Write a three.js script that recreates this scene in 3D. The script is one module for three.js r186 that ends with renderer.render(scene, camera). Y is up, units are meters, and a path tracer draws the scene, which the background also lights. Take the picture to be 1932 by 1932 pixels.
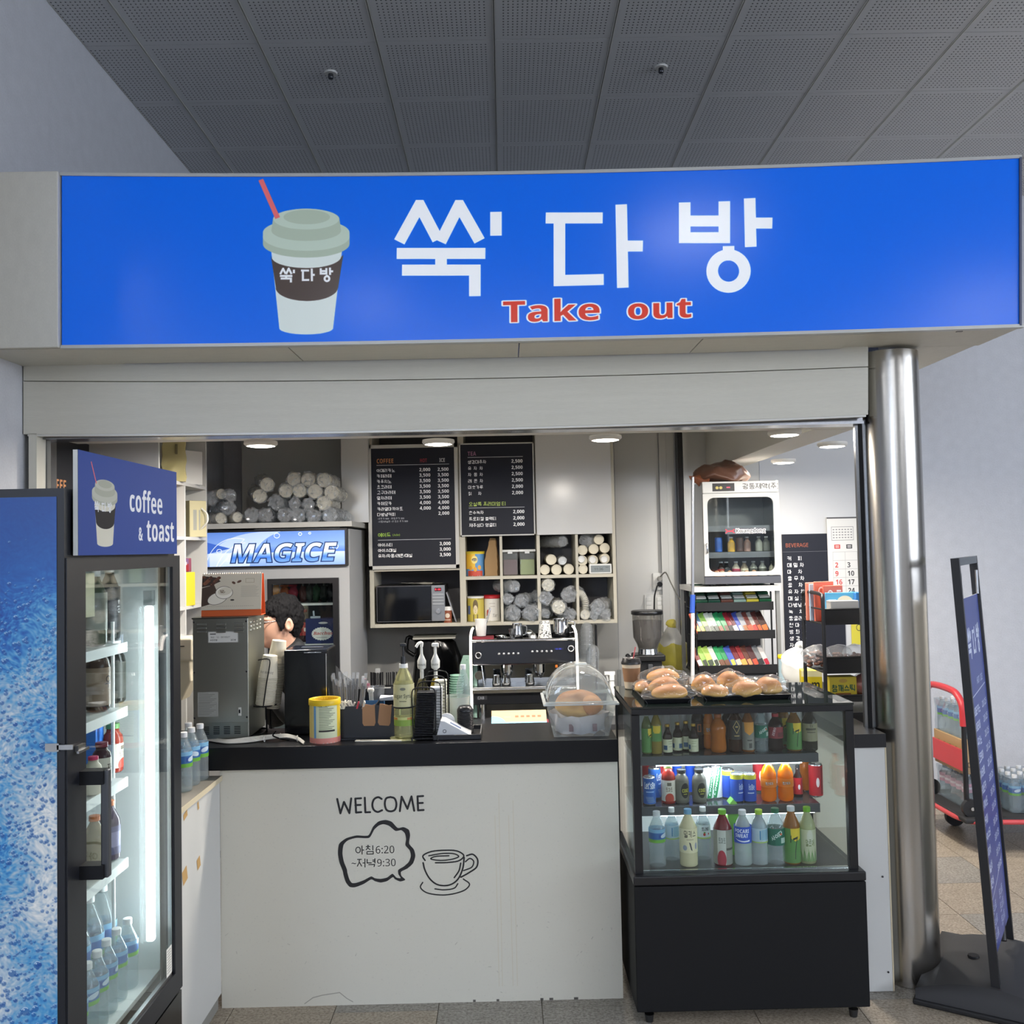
import * as THREE from 'three';
import { RoundedBoxGeometry } from 'three/addons/geometries/RoundedBoxGeometry.js';
import { mergeGeometries, mergeVertices } from 'three/addons/utils/BufferGeometryUtils.js';
import { MarchingCubes } from 'three/addons/objects/MarchingCubes.js';
import { RectAreaLightUniformsLib } from 'three/addons/lights/RectAreaLightUniformsLib.js';
import { ImprovedNoise } from 'three/addons/math/ImprovedNoise.js';

// ---------- camera, light, exposure ----------
const scene = new THREE.Scene();
scene.background = new THREE.Color(0x000000);
const F = 1770, V3 = THREE.Vector3, PI = Math.PI;
const camera = new THREE.PerspectiveCamera(2 * Math.atan(966 / F) * 180 / PI, 1, 0.05, 80);
camera.position.set(0, 1.77, 0);
camera.rotation.set(Math.atan(68 / F), -0.0086, -0.0205, 'YXZ');
camera.updateMatrixWorld(true); camera.updateProjectionMatrix();
const renderer = new THREE.WebGLRenderer({ antialias: true });
renderer.toneMapping = THREE.LinearToneMapping;
renderer.toneMappingExposure = 0.88;
renderer.shadowMap.enabled = true;
RectAreaLightUniformsLib.init();
const HALL = 9.5, KIOSK = 160, ADDED_DAY = 7;      // radiance of the hall luminaires, the kiosk downlights and the added side window

// ---------- helpers ----------
// a pixel of the 1932 px photograph gives a ray; W() meets it with the upright plane z = -d, at() finds the x at which height y shows at column px
const W = (px, py, d) => { const v = new V3((px - 966) / F, -(py - 966) / F, -1).applyQuaternion(camera.quaternion); return v.multiplyScalar(d / -v.z).add(camera.position); };
const onY = (px, py, y) => { const v = new V3((px - 966) / F, -(py - 966) / F, -1).applyQuaternion(camera.quaternion); return v.multiplyScalar((y - camera.position.y) / v.y).add(camera.position); };
const proj = (x, y, z) => { const v = new V3(x, y, z).sub(camera.position).applyQuaternion(camera.quaternion.clone().invert()); return [966 + F * v.x / -v.z, 966 - F * v.y / -v.z]; };
const at = (px, d, y) => { let x = W(px, 1000, d).x; for (let i = 0; i < 3; i++) x += (px - proj(x, y, -d)[0]) * d / F; return x; };
const hy = (px, py, d) => W(px, py, d).y;
let seed = 7;
const rnd = (a = 0, b = 1) => { seed = (seed * 1664525 + 1013904223) >>> 0; return a + (b - a) * seed / 4294967296; };
const noise = new ImprovedNoise();

const used = new Map();
const numbered = (n) => { const k = used.get(n) ?? 0; used.set(n, k + 1); return k ? n + '_' + String(k).padStart(3, '0') : n; };
const shadow = (m) => { m.castShadow = m.receiveShadow = true; return m; };
function put(name, geo, mat, parent, pos, rot) {                     // one named mesh = one part
  const m = shadow(new THREE.Mesh(Array.isArray(geo) ? merge(geo) : geo, mat)); m.name = parent === scene ? numbered(name) : name;
  if (pos) m.position.set(...pos); if (rot) m.rotation.set(...rot);
  parent.add(m); return m;
}
function thing(name, label, category, pos = [0, 0, 0], group, turn = 0) {
  const g = new THREE.Group(); g.name = numbered(name); g.position.set(...pos); g.rotation.y = turn;
  g.userData = { label, category }; if (group) g.userData.group = group; scene.add(g); return g;
}
function tag(o, label, category, group) { o.userData = { label, category }; if (group) o.userData.group = group; return o; }
function struct(name, geo, mat, pos, rot) { const m = put(name, geo, mat, scene, pos, rot); m.userData.kind = 'structure'; return m; }
function copyOf(o, pos, label, group, turn) {
  const c = o.clone(); c.name = numbered(o.name.replace(/_\d{3}$/, '')); c.userData = { ...o.userData }; c.position.set(...pos);
  if (label) c.userData.label = label; if (group) c.userData.group = group; if (turn !== undefined) c.rotation.y = turn; scene.add(c); return c;
}
const clean = (g) => { const n = g.index ? g.toNonIndexed() : g; for (const k of Object.keys(n.attributes)) if (!['position', 'normal', 'uv'].includes(k)) n.deleteAttribute(k); return n; };
const merge = (a) => mergeGeometries(a.map(clean));
const geoCache = new Map();
const cached = (key, f) => { if (!geoCache.has(key)) geoCache.set(key, f()); return geoCache.get(key); };
const box = (w, h, d, x = 0, y = 0, z = 0) => new THREE.BoxGeometry(w, h, d).translate(x, y, z);
const rbox = (w, h, d, r = 0.004, x = 0, y = 0, z = 0) => new RoundedBoxGeometry(w, h, d, 2, Math.min(r, w / 2.01, h / 2.01, d / 2.01)).translate(x, y, z);
const span = (x0, x1, y0, y1, z0, z1, r) => (r ? rbox(x1 - x0, y1 - y0, z1 - z0, r, (x0 + x1) / 2, (y0 + y1) / 2, (z0 + z1) / 2) : box(x1 - x0, y1 - y0, z1 - z0, (x0 + x1) / 2, (y0 + y1) / 2, (z0 + z1) / 2));
const cyl = (r0, r1, h, x = 0, y = 0, z = 0, n = 24, open = false) => new THREE.CylinderGeometry(r1, r0, h, n, 1, open).translate(x, y + h / 2, z);   // r0 below, r1 above, base at y
const ball = (r, x = 0, y = 0, z = 0, sy = 1, n = 16) => new THREE.SphereGeometry(r, n, n * 0.6 | 0).scale(1, sy, 1).translate(x, y, z);
const lathe = (pts, n = 28) => new THREE.LatheGeometry(pts.map(([r, y]) => new THREE.Vector2(Math.max(r, 1e-4), y)), n);
const tube = (pts, r, seg = 24, rad = 8, closed = false) => new THREE.TubeGeometry(new THREE.CatmullRomCurve3(pts.map((p) => new V3(...p)), closed, 'catmullrom', 0.35), seg, r, rad, closed);
const bar = (a, b, r, n = 8) => { const A = new V3(...a), B = new V3(...b), g = new THREE.CylinderGeometry(r, r, A.distanceTo(B), n); return g.applyQuaternion(new THREE.Quaternion().setFromUnitVectors(new V3(0, 1, 0), B.clone().sub(A).normalize())).translate(...A.add(B).multiplyScalar(0.5).toArray()); };
const plane = (w, h, x = 0, y = 0, z = 0) => new THREE.PlaneGeometry(w, h).translate(x, y, z);
const rotY = (g, a) => g.rotateY(a), rotX = (g, a) => g.rotateX(a), rotZ = (g, a) => g.rotateZ(a);
const extr = (pts, depth, bevel = 0) => new THREE.ExtrudeGeometry(new THREE.Shape(pts.map((p) => new THREE.Vector2(...p))), { depth, bevelEnabled: bevel > 0, bevelSize: bevel, bevelThickness: bevel, bevelSegments: 2, steps: 1 });
function wobble(g, amt, freq, s = 0, keepBelow = -1e9) {              // crumple a surface with coherent noise
  const p = g.attributes.position;
  for (let i = 0; i < p.count; i++) {
    const x = p.getX(i), y = p.getY(i), z = p.getZ(i); if (y < keepBelow) continue;
    p.setXYZ(i, x + amt * noise.noise(x * freq + s, y * freq, z * freq), y + amt * noise.noise(x * freq, y * freq + s + 7, z * freq), z + amt * noise.noise(x * freq, y * freq, z * freq + s + 13));
  }
  g.computeVertexNormals(); return g;
}
// materials
const mats = new Map();
function M(color, roughness = 0.6, metalness = 0, more = {}) {
  const key = color + '|' + roughness + '|' + metalness + '|' + JSON.stringify(more);
  if (!mats.has(key)) mats.set(key, new THREE.MeshPhysicalMaterial({ color, roughness, metalness, ...more }));
  return mats.get(key);
}
const glow = (color, k) => M('#ffffff', 0.6, 0, { emissive: color, emissiveIntensity: k });
const tint = (c, r = 0.08) => M(c, r, 0, { transmission: 1, thickness: 0.02, ior: 1.34 });          // filled bottle
const murky = (c, t = 0.45) => M(c, 0.18, 0, { transmission: t, thickness: 0.02, ior: 1.35 });      // coloured drink
const paneMat = M('#f4f8f7', 0.02, 0, { transmission: 1, thickness: 0, ior: 1.45, side: THREE.DoubleSide });
const filmMat = M('#f6f8fa', 0.08, 0, { transmission: 0.84, thickness: 0, ior: 1.4, side: THREE.DoubleSide });
function canvas(w, h) { const c = document.createElement('canvas'); c.width = w; c.height = h; return c; }
function texOf(c, srgb = true) { const t = new THREE.CanvasTexture(c); t.colorSpace = srgb ? THREE.SRGBColorSpace : THREE.NoColorSpace; t.wrapS = t.wrapT = THREE.RepeatWrapping; return t; }
function noiseTex(n, f, srgb = true) {                                // f(x, y) -> [r,g,b] 0..255
  const a = new Uint8Array(n * n * 4);
  for (let y = 0; y < n; y++) for (let x = 0; x < n; x++) { const c = f(x, y), i = (y * n + x) * 4; a[i] = c[0]; a[i + 1] = c[1]; a[i + 2] = c[2]; a[i + 3] = 255; }
  const t = new THREE.DataTexture(a, n, n); t.magFilter = THREE.LinearFilter; t.minFilter = THREE.LinearMipmapLinearFilter; t.wrapS = t.wrapT = THREE.RepeatWrapping; t.colorSpace = srgb ? THREE.SRGBColorSpace : THREE.NoColorSpace; t.needsUpdate = true; return t;
}
const fbm = (x, y, p) => { let s = 0, a = 1, f = 1; for (let i = 0; i < 4; i++) { s += a * noise.noise(((x * f) % p), ((y * f) % p), i * 9.7); a *= 0.5; f *= 2; } return s; };
const uvMetres = (g, k = 1) => {                                       // box-mapped uv in metres
  g = g.index ? g.toNonIndexed() : g; g.computeVertexNormals();
  const p = g.attributes.position, n = g.attributes.normal, uv = new Float32Array(p.count * 2);
  for (let i = 0; i < p.count; i++) {
    const ax = Math.abs(n.getX(i)), ay = Math.abs(n.getY(i)), az = Math.abs(n.getZ(i));
    const [u, v] = ay >= ax && ay >= az ? [p.getX(i), p.getZ(i)] : ax >= az ? [p.getZ(i), p.getY(i)] : [p.getX(i), p.getY(i)];
    uv[i * 2] = u * k; uv[i * 2 + 1] = v * k;
  }
  g.setAttribute('uv', new THREE.BufferAttribute(uv, 2)); return g;
};
// label atlas: one canvas shared by all small prints
const AT = 2048, atlas = canvas(AT, AT), actx = atlas.getContext('2d'); let ax_ = 0, ay_ = 0, ah_ = 0;
const printMat = new THREE.MeshPhysicalMaterial({ map: texOf(atlas), roughness: 0.45 });
const clearPrint = new THREE.MeshPhysicalMaterial({ map: printMat.map, roughness: 0.35, transmission: 0.25, thickness: 0, side: THREE.DoubleSide });
function label(w, h, draw, bg = '#fff') {
  if (ax_ + w > AT) { ax_ = 0; ay_ += ah_ + 2; ah_ = 0; }
  if (ay_ + h > AT) throw new Error('atlas full');
  const x = ax_, y = ay_; ax_ += w + 2; ah_ = Math.max(ah_, h);
  actx.save(); actx.beginPath(); actx.rect(x, y, w, h); actx.clip(); actx.translate(x, y); actx.fillStyle = bg; actx.fillRect(0, 0, w, h); draw?.(actx, w, h); actx.restore();
  return [(x + 1) / AT, 1 - (y + h - 1) / AT, (x + w - 1) / AT, 1 - (y + 1) / AT];
}
function toRect(g, [u0, v0, u1, v1]) { g = g.clone(); const uv = g.attributes.uv; for (let i = 0; i < uv.count; i++) uv.setXY(i, u0 + (u1 - u0) * uv.getX(i), v0 + (v1 - v0) * uv.getY(i)); return g; }
// front face of a box printed, other faces plain
const boxMats = (print, plain) => [plain, plain, plain, plain, print, plain];

// ---------- Korean lettering drawn stroke by stroke ----------
const CHO = 'ㄱㄲㄴㄷㄸㄹㅁㅂㅃㅅㅆㅇㅈㅉㅊㅋㅌㅍㅎ', JUNG = 'ㅏㅐㅑㅒㅓㅔㅕㅖㅗㅘㅙㅚㅛㅜㅝㅞㅟㅠㅡㅢㅣ', JONG = ' ㄱㄲㄳㄴㄵㄶㄷㄹㄺㄻㄼㄽㄾㄿㅀㅁㅂㅄㅅㅆㅇㅈㅊㅋㅌㅍㅎ';
const JA = { ㄱ: '0,0 1,0 .9,1', ㄴ: '0,0 0,1 1,1', ㄷ: '1,0 0,0 0,1 1,1', ㄹ: '0,0 1,0 1,.5 0,.5 0,1 1,1', ㅁ: '0,0 1,0 1,1 0,1 0,0', ㅂ: '0,0 0,1 1,1 1,0|0,.5 1,.5', ㅅ: '.5,0 .45,.35 0,1|.48,.35 1,1', ㅇ: 'O.5,.5,.5',
  ㅈ: '0,0 1,0|.5,0 .45,.4 0,1|.48,.4 1,1', ㅊ: '.3,-.12 .7,-.12|0,.16 1,.16|.5,.16 .45,.5 0,1|.48,.5 1,1', ㅋ: '0,0 1,0 .9,1|0,.48 .95,.48', ㅌ: '1,0 0,0 0,1 1,1|0,.5 .9,.5', ㅍ: '0,0 1,0|0,1 1,1|.3,0 .3,1|.7,0 .7,1', ㅎ: '.3,-.1 .7,-.1|0,.18 1,.18|O.5,.68,.32' };
const MO = { ㅏ: '.35,0 .35,1|.35,.5 1,.5', ㅑ: '.35,0 .35,1|.35,.35 1,.35|.35,.65 1,.65', ㅓ: '.8,0 .8,1|.1,.5 .8,.5', ㅕ: '.8,0 .8,1|.1,.35 .8,.35|.1,.62 .8,.62', ㅣ: '.6,0 .6,1', ㅐ: '.2,0 .2,1|.9,0 .9,1|.2,.5 .9,.5', ㅔ: '.5,0 .5,1|.95,0 .95,1|0,.5 .5,.5', ㅖ: '.5,0 .5,1|.95,0 .95,1|0,.35 .5,.35|0,.65 .5,.65', ㅒ: '.2,0 .2,1|.9,0 .9,1|.2,.35 .9,.35|.2,.65 .9,.65',
  ㅗ: '0,.9 1,.9|.5,.2 .5,.9', ㅛ: '0,.9 1,.9|.3,.2 .3,.9|.7,.2 .7,.9', ㅜ: '0,.2 1,.2|.5,.2 .5,1', ㅠ: '0,.2 1,.2|.3,.2 .3,1|.7,.2 .7,1', ㅡ: '0,.5 1,.5' };
const SPLIT = { ㅘ: 'ㅗㅏ', ㅙ: 'ㅗㅐ', ㅚ: 'ㅗㅣ', ㅝ: 'ㅜㅓ', ㅞ: 'ㅜㅔ', ㅟ: 'ㅜㅣ', ㅢ: 'ㅡㅣ' }, DOUBLE = { ㄲ: 'ㄱㄱ', ㄸ: 'ㄷㄷ', ㅃ: 'ㅂㅂ', ㅆ: 'ㅅㅅ', ㅉ: 'ㅈㅈ', ㄳ: 'ㄱㅅ', ㄺ: 'ㄹㄱ', ㄻ: 'ㄹㅁ', ㄼ: 'ㄹㅂ', ㅀ: 'ㄹㅎ', ㅄ: 'ㅂㅅ' };
function strokes(ctx, def, x, y, w, h) {
  for (const s of def.split('|')) {
    ctx.beginPath();
    if (s[0] === 'O') { const [a, b, r] = s.slice(1).split(',').map(Number); ctx.ellipse(x + a * w, y + b * h, r * w, Math.min(r * h, r * w * 1.25), 0, 0, 2 * PI); }
    else s.split(' ').forEach((q, i) => { const [a, b] = q.split(',').map(Number); ctx[i ? 'lineTo' : 'moveTo'](x + a * w, y + b * h); });
    ctx.stroke();
  }
}
function jamo(ctx, j, x, y, w, h) { const d = DOUBLE[j]; if (d) { strokes(ctx, JA[d[0]], x, y, w * 0.42, h); strokes(ctx, JA[d[1]], x + w * 0.58, y, w * 0.42, h); } else if (JA[j]) strokes(ctx, JA[j], x, y, w, h); }
function syllable(ctx, ch, x, y, s) {                                  // glyph box s wide, s high, top at y
  const code = ch.charCodeAt(0) - 0xac00, c = CHO[code / 588 | 0], v = JUNG[(code % 588) / 28 | 0], f = JONG[code % 28].trim(), H = f ? 0.52 : 0.92;
  const X = x + s * 0.06, Y = y + s * 0.06, Wd = s * 0.88, h = s * H;
  if (SPLIT[v]) { jamo(ctx, c, X, Y, Wd * 0.5, h * 0.5); strokes(ctx, MO[SPLIT[v][0]], X - s * 0.03, Y + h * 0.55, Wd * 0.62, h * 0.4); strokes(ctx, MO[SPLIT[v][1]], X + Wd * 0.66, Y - s * 0.03, Wd * 0.34, h * 1.02); }
  else if ('ㅗㅛㅜㅠㅡ'.includes(v)) { jamo(ctx, c, X + Wd * 0.16, Y, Wd * 0.68, h * (f ? 0.42 : 0.5)); strokes(ctx, MO[v], X - s * 0.02, Y + h * (f ? 0.5 : 0.56), Wd * 1.04, h * 0.4); }
  else { jamo(ctx, c, X, Y + h * 0.06, Wd * 0.54, h * 0.8); strokes(ctx, MO[v], X + Wd * 0.6, Y - s * 0.03, Wd * 0.4, h * 1.02); }
  if (f) jamo(ctx, f, X + Wd * 0.14, Y + s * 0.62, Wd * 0.74, s * 0.26);
}
function write(ctx, str, x, y, size, { color = '#fff', weight = 0.1, bold = true, align = 'left', gap = 0, font = 'sans-serif', squeeze = 1 } = {}) {   // y = top of the line
  ctx.save(); ctx.fillStyle = ctx.strokeStyle = color; ctx.lineWidth = size * weight; ctx.lineCap = 'butt'; ctx.lineJoin = 'miter'; ctx.textBaseline = 'alphabetic'; ctx.font = (bold ? 'bold ' : '') + size + 'px ' + font;
  const wide = (ch) => (ch >= '가' && ch <= '힣' ? size * 0.98 : ctx.measureText(ch).width) + gap;
  const total = [...str].reduce((a, ch) => a + wide(ch), 0);
  ctx.translate(x, y); ctx.scale(squeeze, 1); let cx = align === 'right' ? -total : align === 'center' ? -total / 2 : 0;
  for (const ch of str) { if (ch >= '가' && ch <= '힣') syllable(ctx, ch, cx, size * 0.02, size * 0.94); else ctx.fillText(ch, cx, size * 0.86); cx += wide(ch); }
  ctx.restore();
}

// ================= the place =================
const CEIL = 4.18, LX = -1.935, BACK = 6.5;
const grain = (base, amp, sc = 6) => noiseTex(256, (x, y) => { const k = amp * (0.6 * noise.noise(x / 3.1, y / 3.1, 2) + 0.6 * noise.noise(x / sc / 4, y / sc / 4, 5) + (rnd() - 0.5) * 0.7); return base.map((c) => Math.max(0, Math.min(255, c + k))); });
const paintTex = grain([196, 198, 203], 7), panelTex = grain([203, 200, 187], 6), plaster = noiseTex(256, (x, y) => { const v = 128 + 70 * noise.noise(x / 5, y / 5, 1) + 40 * noise.noise(x / 2, y / 2, 4); return [v, v, v]; }, false);
const wallMat = new THREE.MeshPhysicalMaterial({ map: paintTex, roughness: 0.75, bumpMap: plaster, bumpScale: 0.0012 });
const creamMat = new THREE.MeshPhysicalMaterial({ map: panelTex, roughness: 0.5 });
const whiteMat = M('#c9c9c5', 0.5), steel = M('#b9babb', 0.28, 1), darkSteel = M('#5a5c60', 0.32, 1), chrome = M('#d5d6d8', 0.08, 1), blackMat = M('#131417', 0.5, 0, { specularIntensity: 0.5 }), blackGloss = M('#0c0d10', 0.12), navyMat = M('#23252f', 0.5);

// granite floor slabs of two tones
const granite = (c, d) => noiseTex(512, (x, y) => { const n = 0.5 * noise.noise(x / 9, y / 9, d) + rnd(-0.5, 0.5), k = n < -0.42 ? -70 : n < -0.2 ? -26 : n > 0.42 ? 24 : 0; return c.map((v) => v + k + 8 * noise.noise(x / 60, y / 60, d)); });
const gGrey = new THREE.MeshPhysicalMaterial({ map: granite([156, 151, 142], 1), roughness: 0.42 }), gTan = new THREE.MeshPhysicalMaterial({ map: granite([170, 158, 141], 3), roughness: 0.42 });
const floor = struct('floor', box(20, 0.1, 24, 0, -0.056, 4), M('#8d867b', 0.8));
{
  const s = 0.4, j0 = onY(829, 1890, 0).x, zr = onY(750, 1908, 0).z;
  const tiles = [0, 0.25, 0.5, 0.75].map((o, i) => { const g = uvMetres(box(s - 0.003, 0.02, s - 0.003), 1.6), uv = g.attributes.uv; for (let k = 0; k < uv.count; k++) uv.setXY(k, uv.getX(k) + o, uv.getY(k) + o * 1.7); return g; });
  for (let i = -7; i < 13; i++) for (let j = -9; j < 4; j++) {
    const h = Math.abs(Math.sin(i * 12.9 + j * 78.2) * 43758) % 1;
    put('floor_tile', tiles[(i * 3 + j * 7 + 70) % 4], h < 0.42 ? gGrey : gTan, floor, [j0 + (i + 0.5) * s, -0.01, zr + (j + 0.5) * s + 0.4]);
  }
}
// suspended ceiling of perforated panels between runners
const holes = (bump) => { const c = canvas(512, 512), x = c.getContext('2d'); x.fillStyle = bump ? '#fff' : '#c8cacd'; x.fillRect(0, 0, 512, 512); x.fillStyle = bump ? '#000' : '#4a4b4f'; for (let i = 0; i < 23; i++) for (let j = 0; j < 23; j++) { x.beginPath(); x.arc(34 + i * 20.2, 34 + j * 20.2, 3.3, 0, 7); x.fill(); } return texOf(c, !bump); };
const ceilMat = new THREE.MeshPhysicalMaterial({ map: holes(false), roughness: 0.85, bumpMap: holes(true), bumpScale: 0.002 });
const ceiling = struct('ceiling', box(20, 0.2, 24, 0, CEIL + 0.122, 4), M('#b7b9bc', 0.85));
{
  const xC = onY(931, 0, CEIL).x, sx = (onY(1642, 0, CEIL).x - onY(207, 0, CEIL).x) / 6, z1 = onY(940, 75, CEIL).z, z2 = onY(937, 185, CEIL).z, sz = z1 - z2;
  const g = box(sx - 0.014, 0.02, sz - 0.004), uv = g.attributes.uv, slim = box(0.004, 0.014, 12);
  for (let i = -4; i < 8; i++) for (let j = -6; j < 7; j++) {
    const x0 = Math.max(xC + i * sx, LX), x1 = xC + (i + 1) * sx; if (x1 - x0 < 0.05) continue;
    if (x1 - x0 > sx - 0.001) put('ceiling_panel', g, ceilMat, ceiling, [x0 + sx / 2, CEIL + 0.01, z1 + (j + 0.5) * sz]);
    else { const w = x1 - x0, gg = box(w - 0.01, 0.02, sz - 0.004), u = gg.attributes.uv; for (let k = 0; k < u.count; k++) u.setX(k, 1 - (1 - u.getX(k)) * w / sx); put('ceiling_panel', gg, ceilMat, ceiling, [x0 + w / 2, CEIL + 0.01, z1 + (j + 0.5) * sz]); }
    if (j === 0) for (const e of [-0.004, 0.004]) put('ceiling_runner', slim, whiteMat, ceiling, [x0 === LX ? LX + 0.004 : x0 + e, CEIL + 0.004, z1 - 0.5]);
  }
  for (const [px, py, l] of [[624, 137, 'white ceiling smoke detector above the sign cup'], [1247, 126, 'white ceiling smoke detector above the last sign letter']]) {
    const p = onY(px, py, CEIL), t = thing('smoke_detector', l, 'detector', [p.x, CEIL, p.z]);
    put('base', cyl(0.03, 0.034, 0.008, 0, -0.008, 0), whiteMat, t); put('sensor', lathe([[0, -0.034], [0.01, -0.034], [0.014, -0.026], [0.012, -0.008]]), darkSteel, t);
  }
}
// walls
struct('wall_left', uvMetres(box(0.3, CEIL, 4.4, LX - 0.15, CEIL / 2, -4.4), 1.5), wallMat);
struct('wall_back', uvMetres(box(20, CEIL, 0.2, 0, CEIL / 2, -BACK - 0.1), 1.5), wallMat);
struct('wall_right', uvMetres(box(0.2, CEIL, 24, 10.1, CEIL / 2, 4), 1.5), wallMat);
struct('wall_far_left', uvMetres(box(0.2, CEIL, 24, -10.1, CEIL / 2, 4), 1.5), wallMat);
{ // the far end of the hall: a glazed entrance between two solid walls
  const z = 16.1; struct('wall_front', uvMetres(merge([span(-10, -7.6, 0, CEIL, z - 0.1, z + 0.1), span(-3.6, 10, 0, CEIL, z - 0.1, z + 0.1), span(-7.6, -3.6, 3.6, CEIL, z - 0.1, z + 0.1), span(-7.6, -3.6, 0, 1.3, z - 0.1, z + 0.1)]), 1.5), wallMat);
  const w = struct('window_1', box(4, 2.3, 0.02, -5.6, 2.45, z), M('#ffffff', 0.5, 0, { emissive: '#cfe2ff', emissiveIntensity: 9 }));
  for (const x of [-7.56, -6.2, -5, -3.64]) put('window_frame', box(0.07, 2.3, 0.08, x, 2.45, z - 0.03), M('#8d9094', 0.4, 0.8), w);
  const l = new THREE.RectAreaLight('#cfe2ff', 9, 3.9, 2.2); l.position.set(-5.6, 2.45, z - 0.1); l.lookAt(-5.6, 2.45, 0); l.name = 'daylight'; scene.add(l);
}
{ // long side-wall window added to brighten the ceiling and upper wall
  const w = struct('added_window_2', box(0.02, 2, 9, 9.98, 2.9, 3.2), M('#ffffff', 0.5, 0, { emissive: '#dfe8f8', emissiveIntensity: ADDED_DAY }));
  for (let i = 0; i < 7; i++) put('window_frame', box(0.06, 2, 0.07, 9.95, 2.9, -1.27 + i * 1.49), M('#8d9094', 0.4, 0.8), w);
  const l = new THREE.RectAreaLight('#dfe8f8', ADDED_DAY, 8.8, 1.9); l.position.set(9.9, 2.9, 3.2); l.lookAt(0, 2.9, 3.2); l.name = 'added_side_light'; scene.add(l);
}
// hall luminaires
function luminaire(x, z, w, d, drop = 0) {
  const t = thing('ceiling_luminaire', drop ? 'long white hall lamp hung low with added uplight' : 'recessed white lamp panel in the hall ceiling', 'lamp', [x, CEIL - drop, z], drop ? 'long hall lamps with added uplight' : 'recessed lamps of the hall');
  put('frame', [box(w + 0.06, 0.02, 0.03, 0, -0.012, d / 2 + 0.015), box(w + 0.06, 0.02, 0.03, 0, -0.012, -d / 2 - 0.015), box(0.03, 0.02, d, w / 2 + 0.015, -0.012, 0), box(0.03, 0.02, d, -w / 2 - 0.015, -0.012, 0)], whiteMat, t);
  put('diffuser', box(w, 0.01, d, 0, -0.006, 0), glow('#f3f7ff', HALL), t);
  const l = new THREE.RectAreaLight('#f3f7ff', HALL, w, d); l.position.set(0, -0.026, 0); l.rotation.x = -PI / 2; t.add(l);
  if (drop) { for (const e of [-0.4, 0.4]) put('added_hanger', bar([e * w, 0, 0], [e * w, drop, 0], 0.006), steel, t); const u = new THREE.RectAreaLight('#f3f7ff', HALL, w, d); u.position.set(0, 0.012, 0); u.rotation.x = PI / 2; t.add(u); }  // hanging drop and upward light added to brighten the ceiling
}
for (const [x, z, w, d] of [[1.48, 0.19, 0.7, 0.5], [-1.29, 2.14, 0.6, 0.5], [5.0, 2.6, 0.9, 0.6], [-4, 1.5, 1.2, 0.5], [4.6, -3.6, 1.2, 0.6]]) luminaire(x, z, w, d);  // last panel added out of view to brighten the right-hand wall
for (let i = 0; i < 6; i++) for (const x of [-5.5, 0, 5.5]) luminaire(x, 3.6 + i * 2.1, 2.4, 0.3, 0.4);

// ---------- kiosk shell ----------
const D_SIGN = 3.47, D_BEAM = 3.78, D_CTR = 3.74, D_TOP = 3.715, SOFF = 2.26;
const quad = (pts, x) => { const [[a, ya], [b, yb], [c, yc]] = pts; return ya * (x - b) * (x - c) / ((a - b) * (a - c)) + yb * (x - a) * (x - c) / ((b - a) * (b - c)) + yc * (x - a) * (x - b) / ((c - a) * (c - b)); };
const signTop = (x) => quad([[115, 328], [940, 326], [1925, 295]], x), signBot = (x) => quad([[117, 653], [966, 640], [1932, 613]], x);
// a strip whose upper and lower edges follow two traced lines, given real thickness
function strip(x0, x1, top, bot, d, thick, n = 24) {
  const pos = [], uv = [], idx = [];
  for (let s = 0; s < 2; s++) for (let i = 0; i <= n; i++) for (const e of [top, bot]) { const px = x0 + (x1 - x0) * i / n, v = W(px, e(px), d); pos.push(v.x, v.y, v.z - s * thick); uv.push(i / n, e === top ? 1 : 0); }
  const q = (a, b, c, e) => idx.push(a, b, c, a, c, e), o = 2 * (n + 1);
  for (let i = 0; i < n; i++) { const a = 2 * i; q(a + 1, a + 3, a + 2, a); q(o + a, o + a + 2, o + a + 3, o + a + 1); q(a, a + 2, o + a + 2, o + a); q(a + 1, o + a + 1, o + a + 3, a + 3); }
  q(0, o, o + 1, 1); q(2 * n, 2 * n + 1, o + 2 * n + 1, o + 2 * n);
  const g = new THREE.BufferGeometry(); g.setAttribute('position', new THREE.Float32BufferAttribute(pos, 3)); g.setAttribute('uv', new THREE.Float32BufferAttribute(uv, 2)); g.setIndex(idx); const f = g.toNonIndexed(); f.computeVertexNormals(); return f;
}
// the print of the fascia sign, drawn in photograph columns and rows of the sign face
const SW = 2048, SH = 368, signCv = canvas(SW, SH), sg = signCv.getContext('2d');
const sp = (x, y) => { const t = signTop(x), b = signBot(x); return [(x - 115) / 1812 * SW, (y - t) / (b - t) * SH]; };
const poly = (c, pts, fill, map = sp) => { c.beginPath(); pts.forEach((p, i) => { const q = map(...p); c[i ? 'lineTo' : 'moveTo'](...q); }); c.closePath(); c.fillStyle = fill; c.fill(); };
const line = (c, pts, w, col, map = sp, join = 'miter') => { c.beginPath(); pts.forEach((p, i) => { const q = map(...p); c[i ? 'lineTo' : 'moveTo'](...q); }); c.lineWidth = w; c.strokeStyle = col; c.lineJoin = join; c.lineCap = 'butt'; c.stroke(); };
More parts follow.
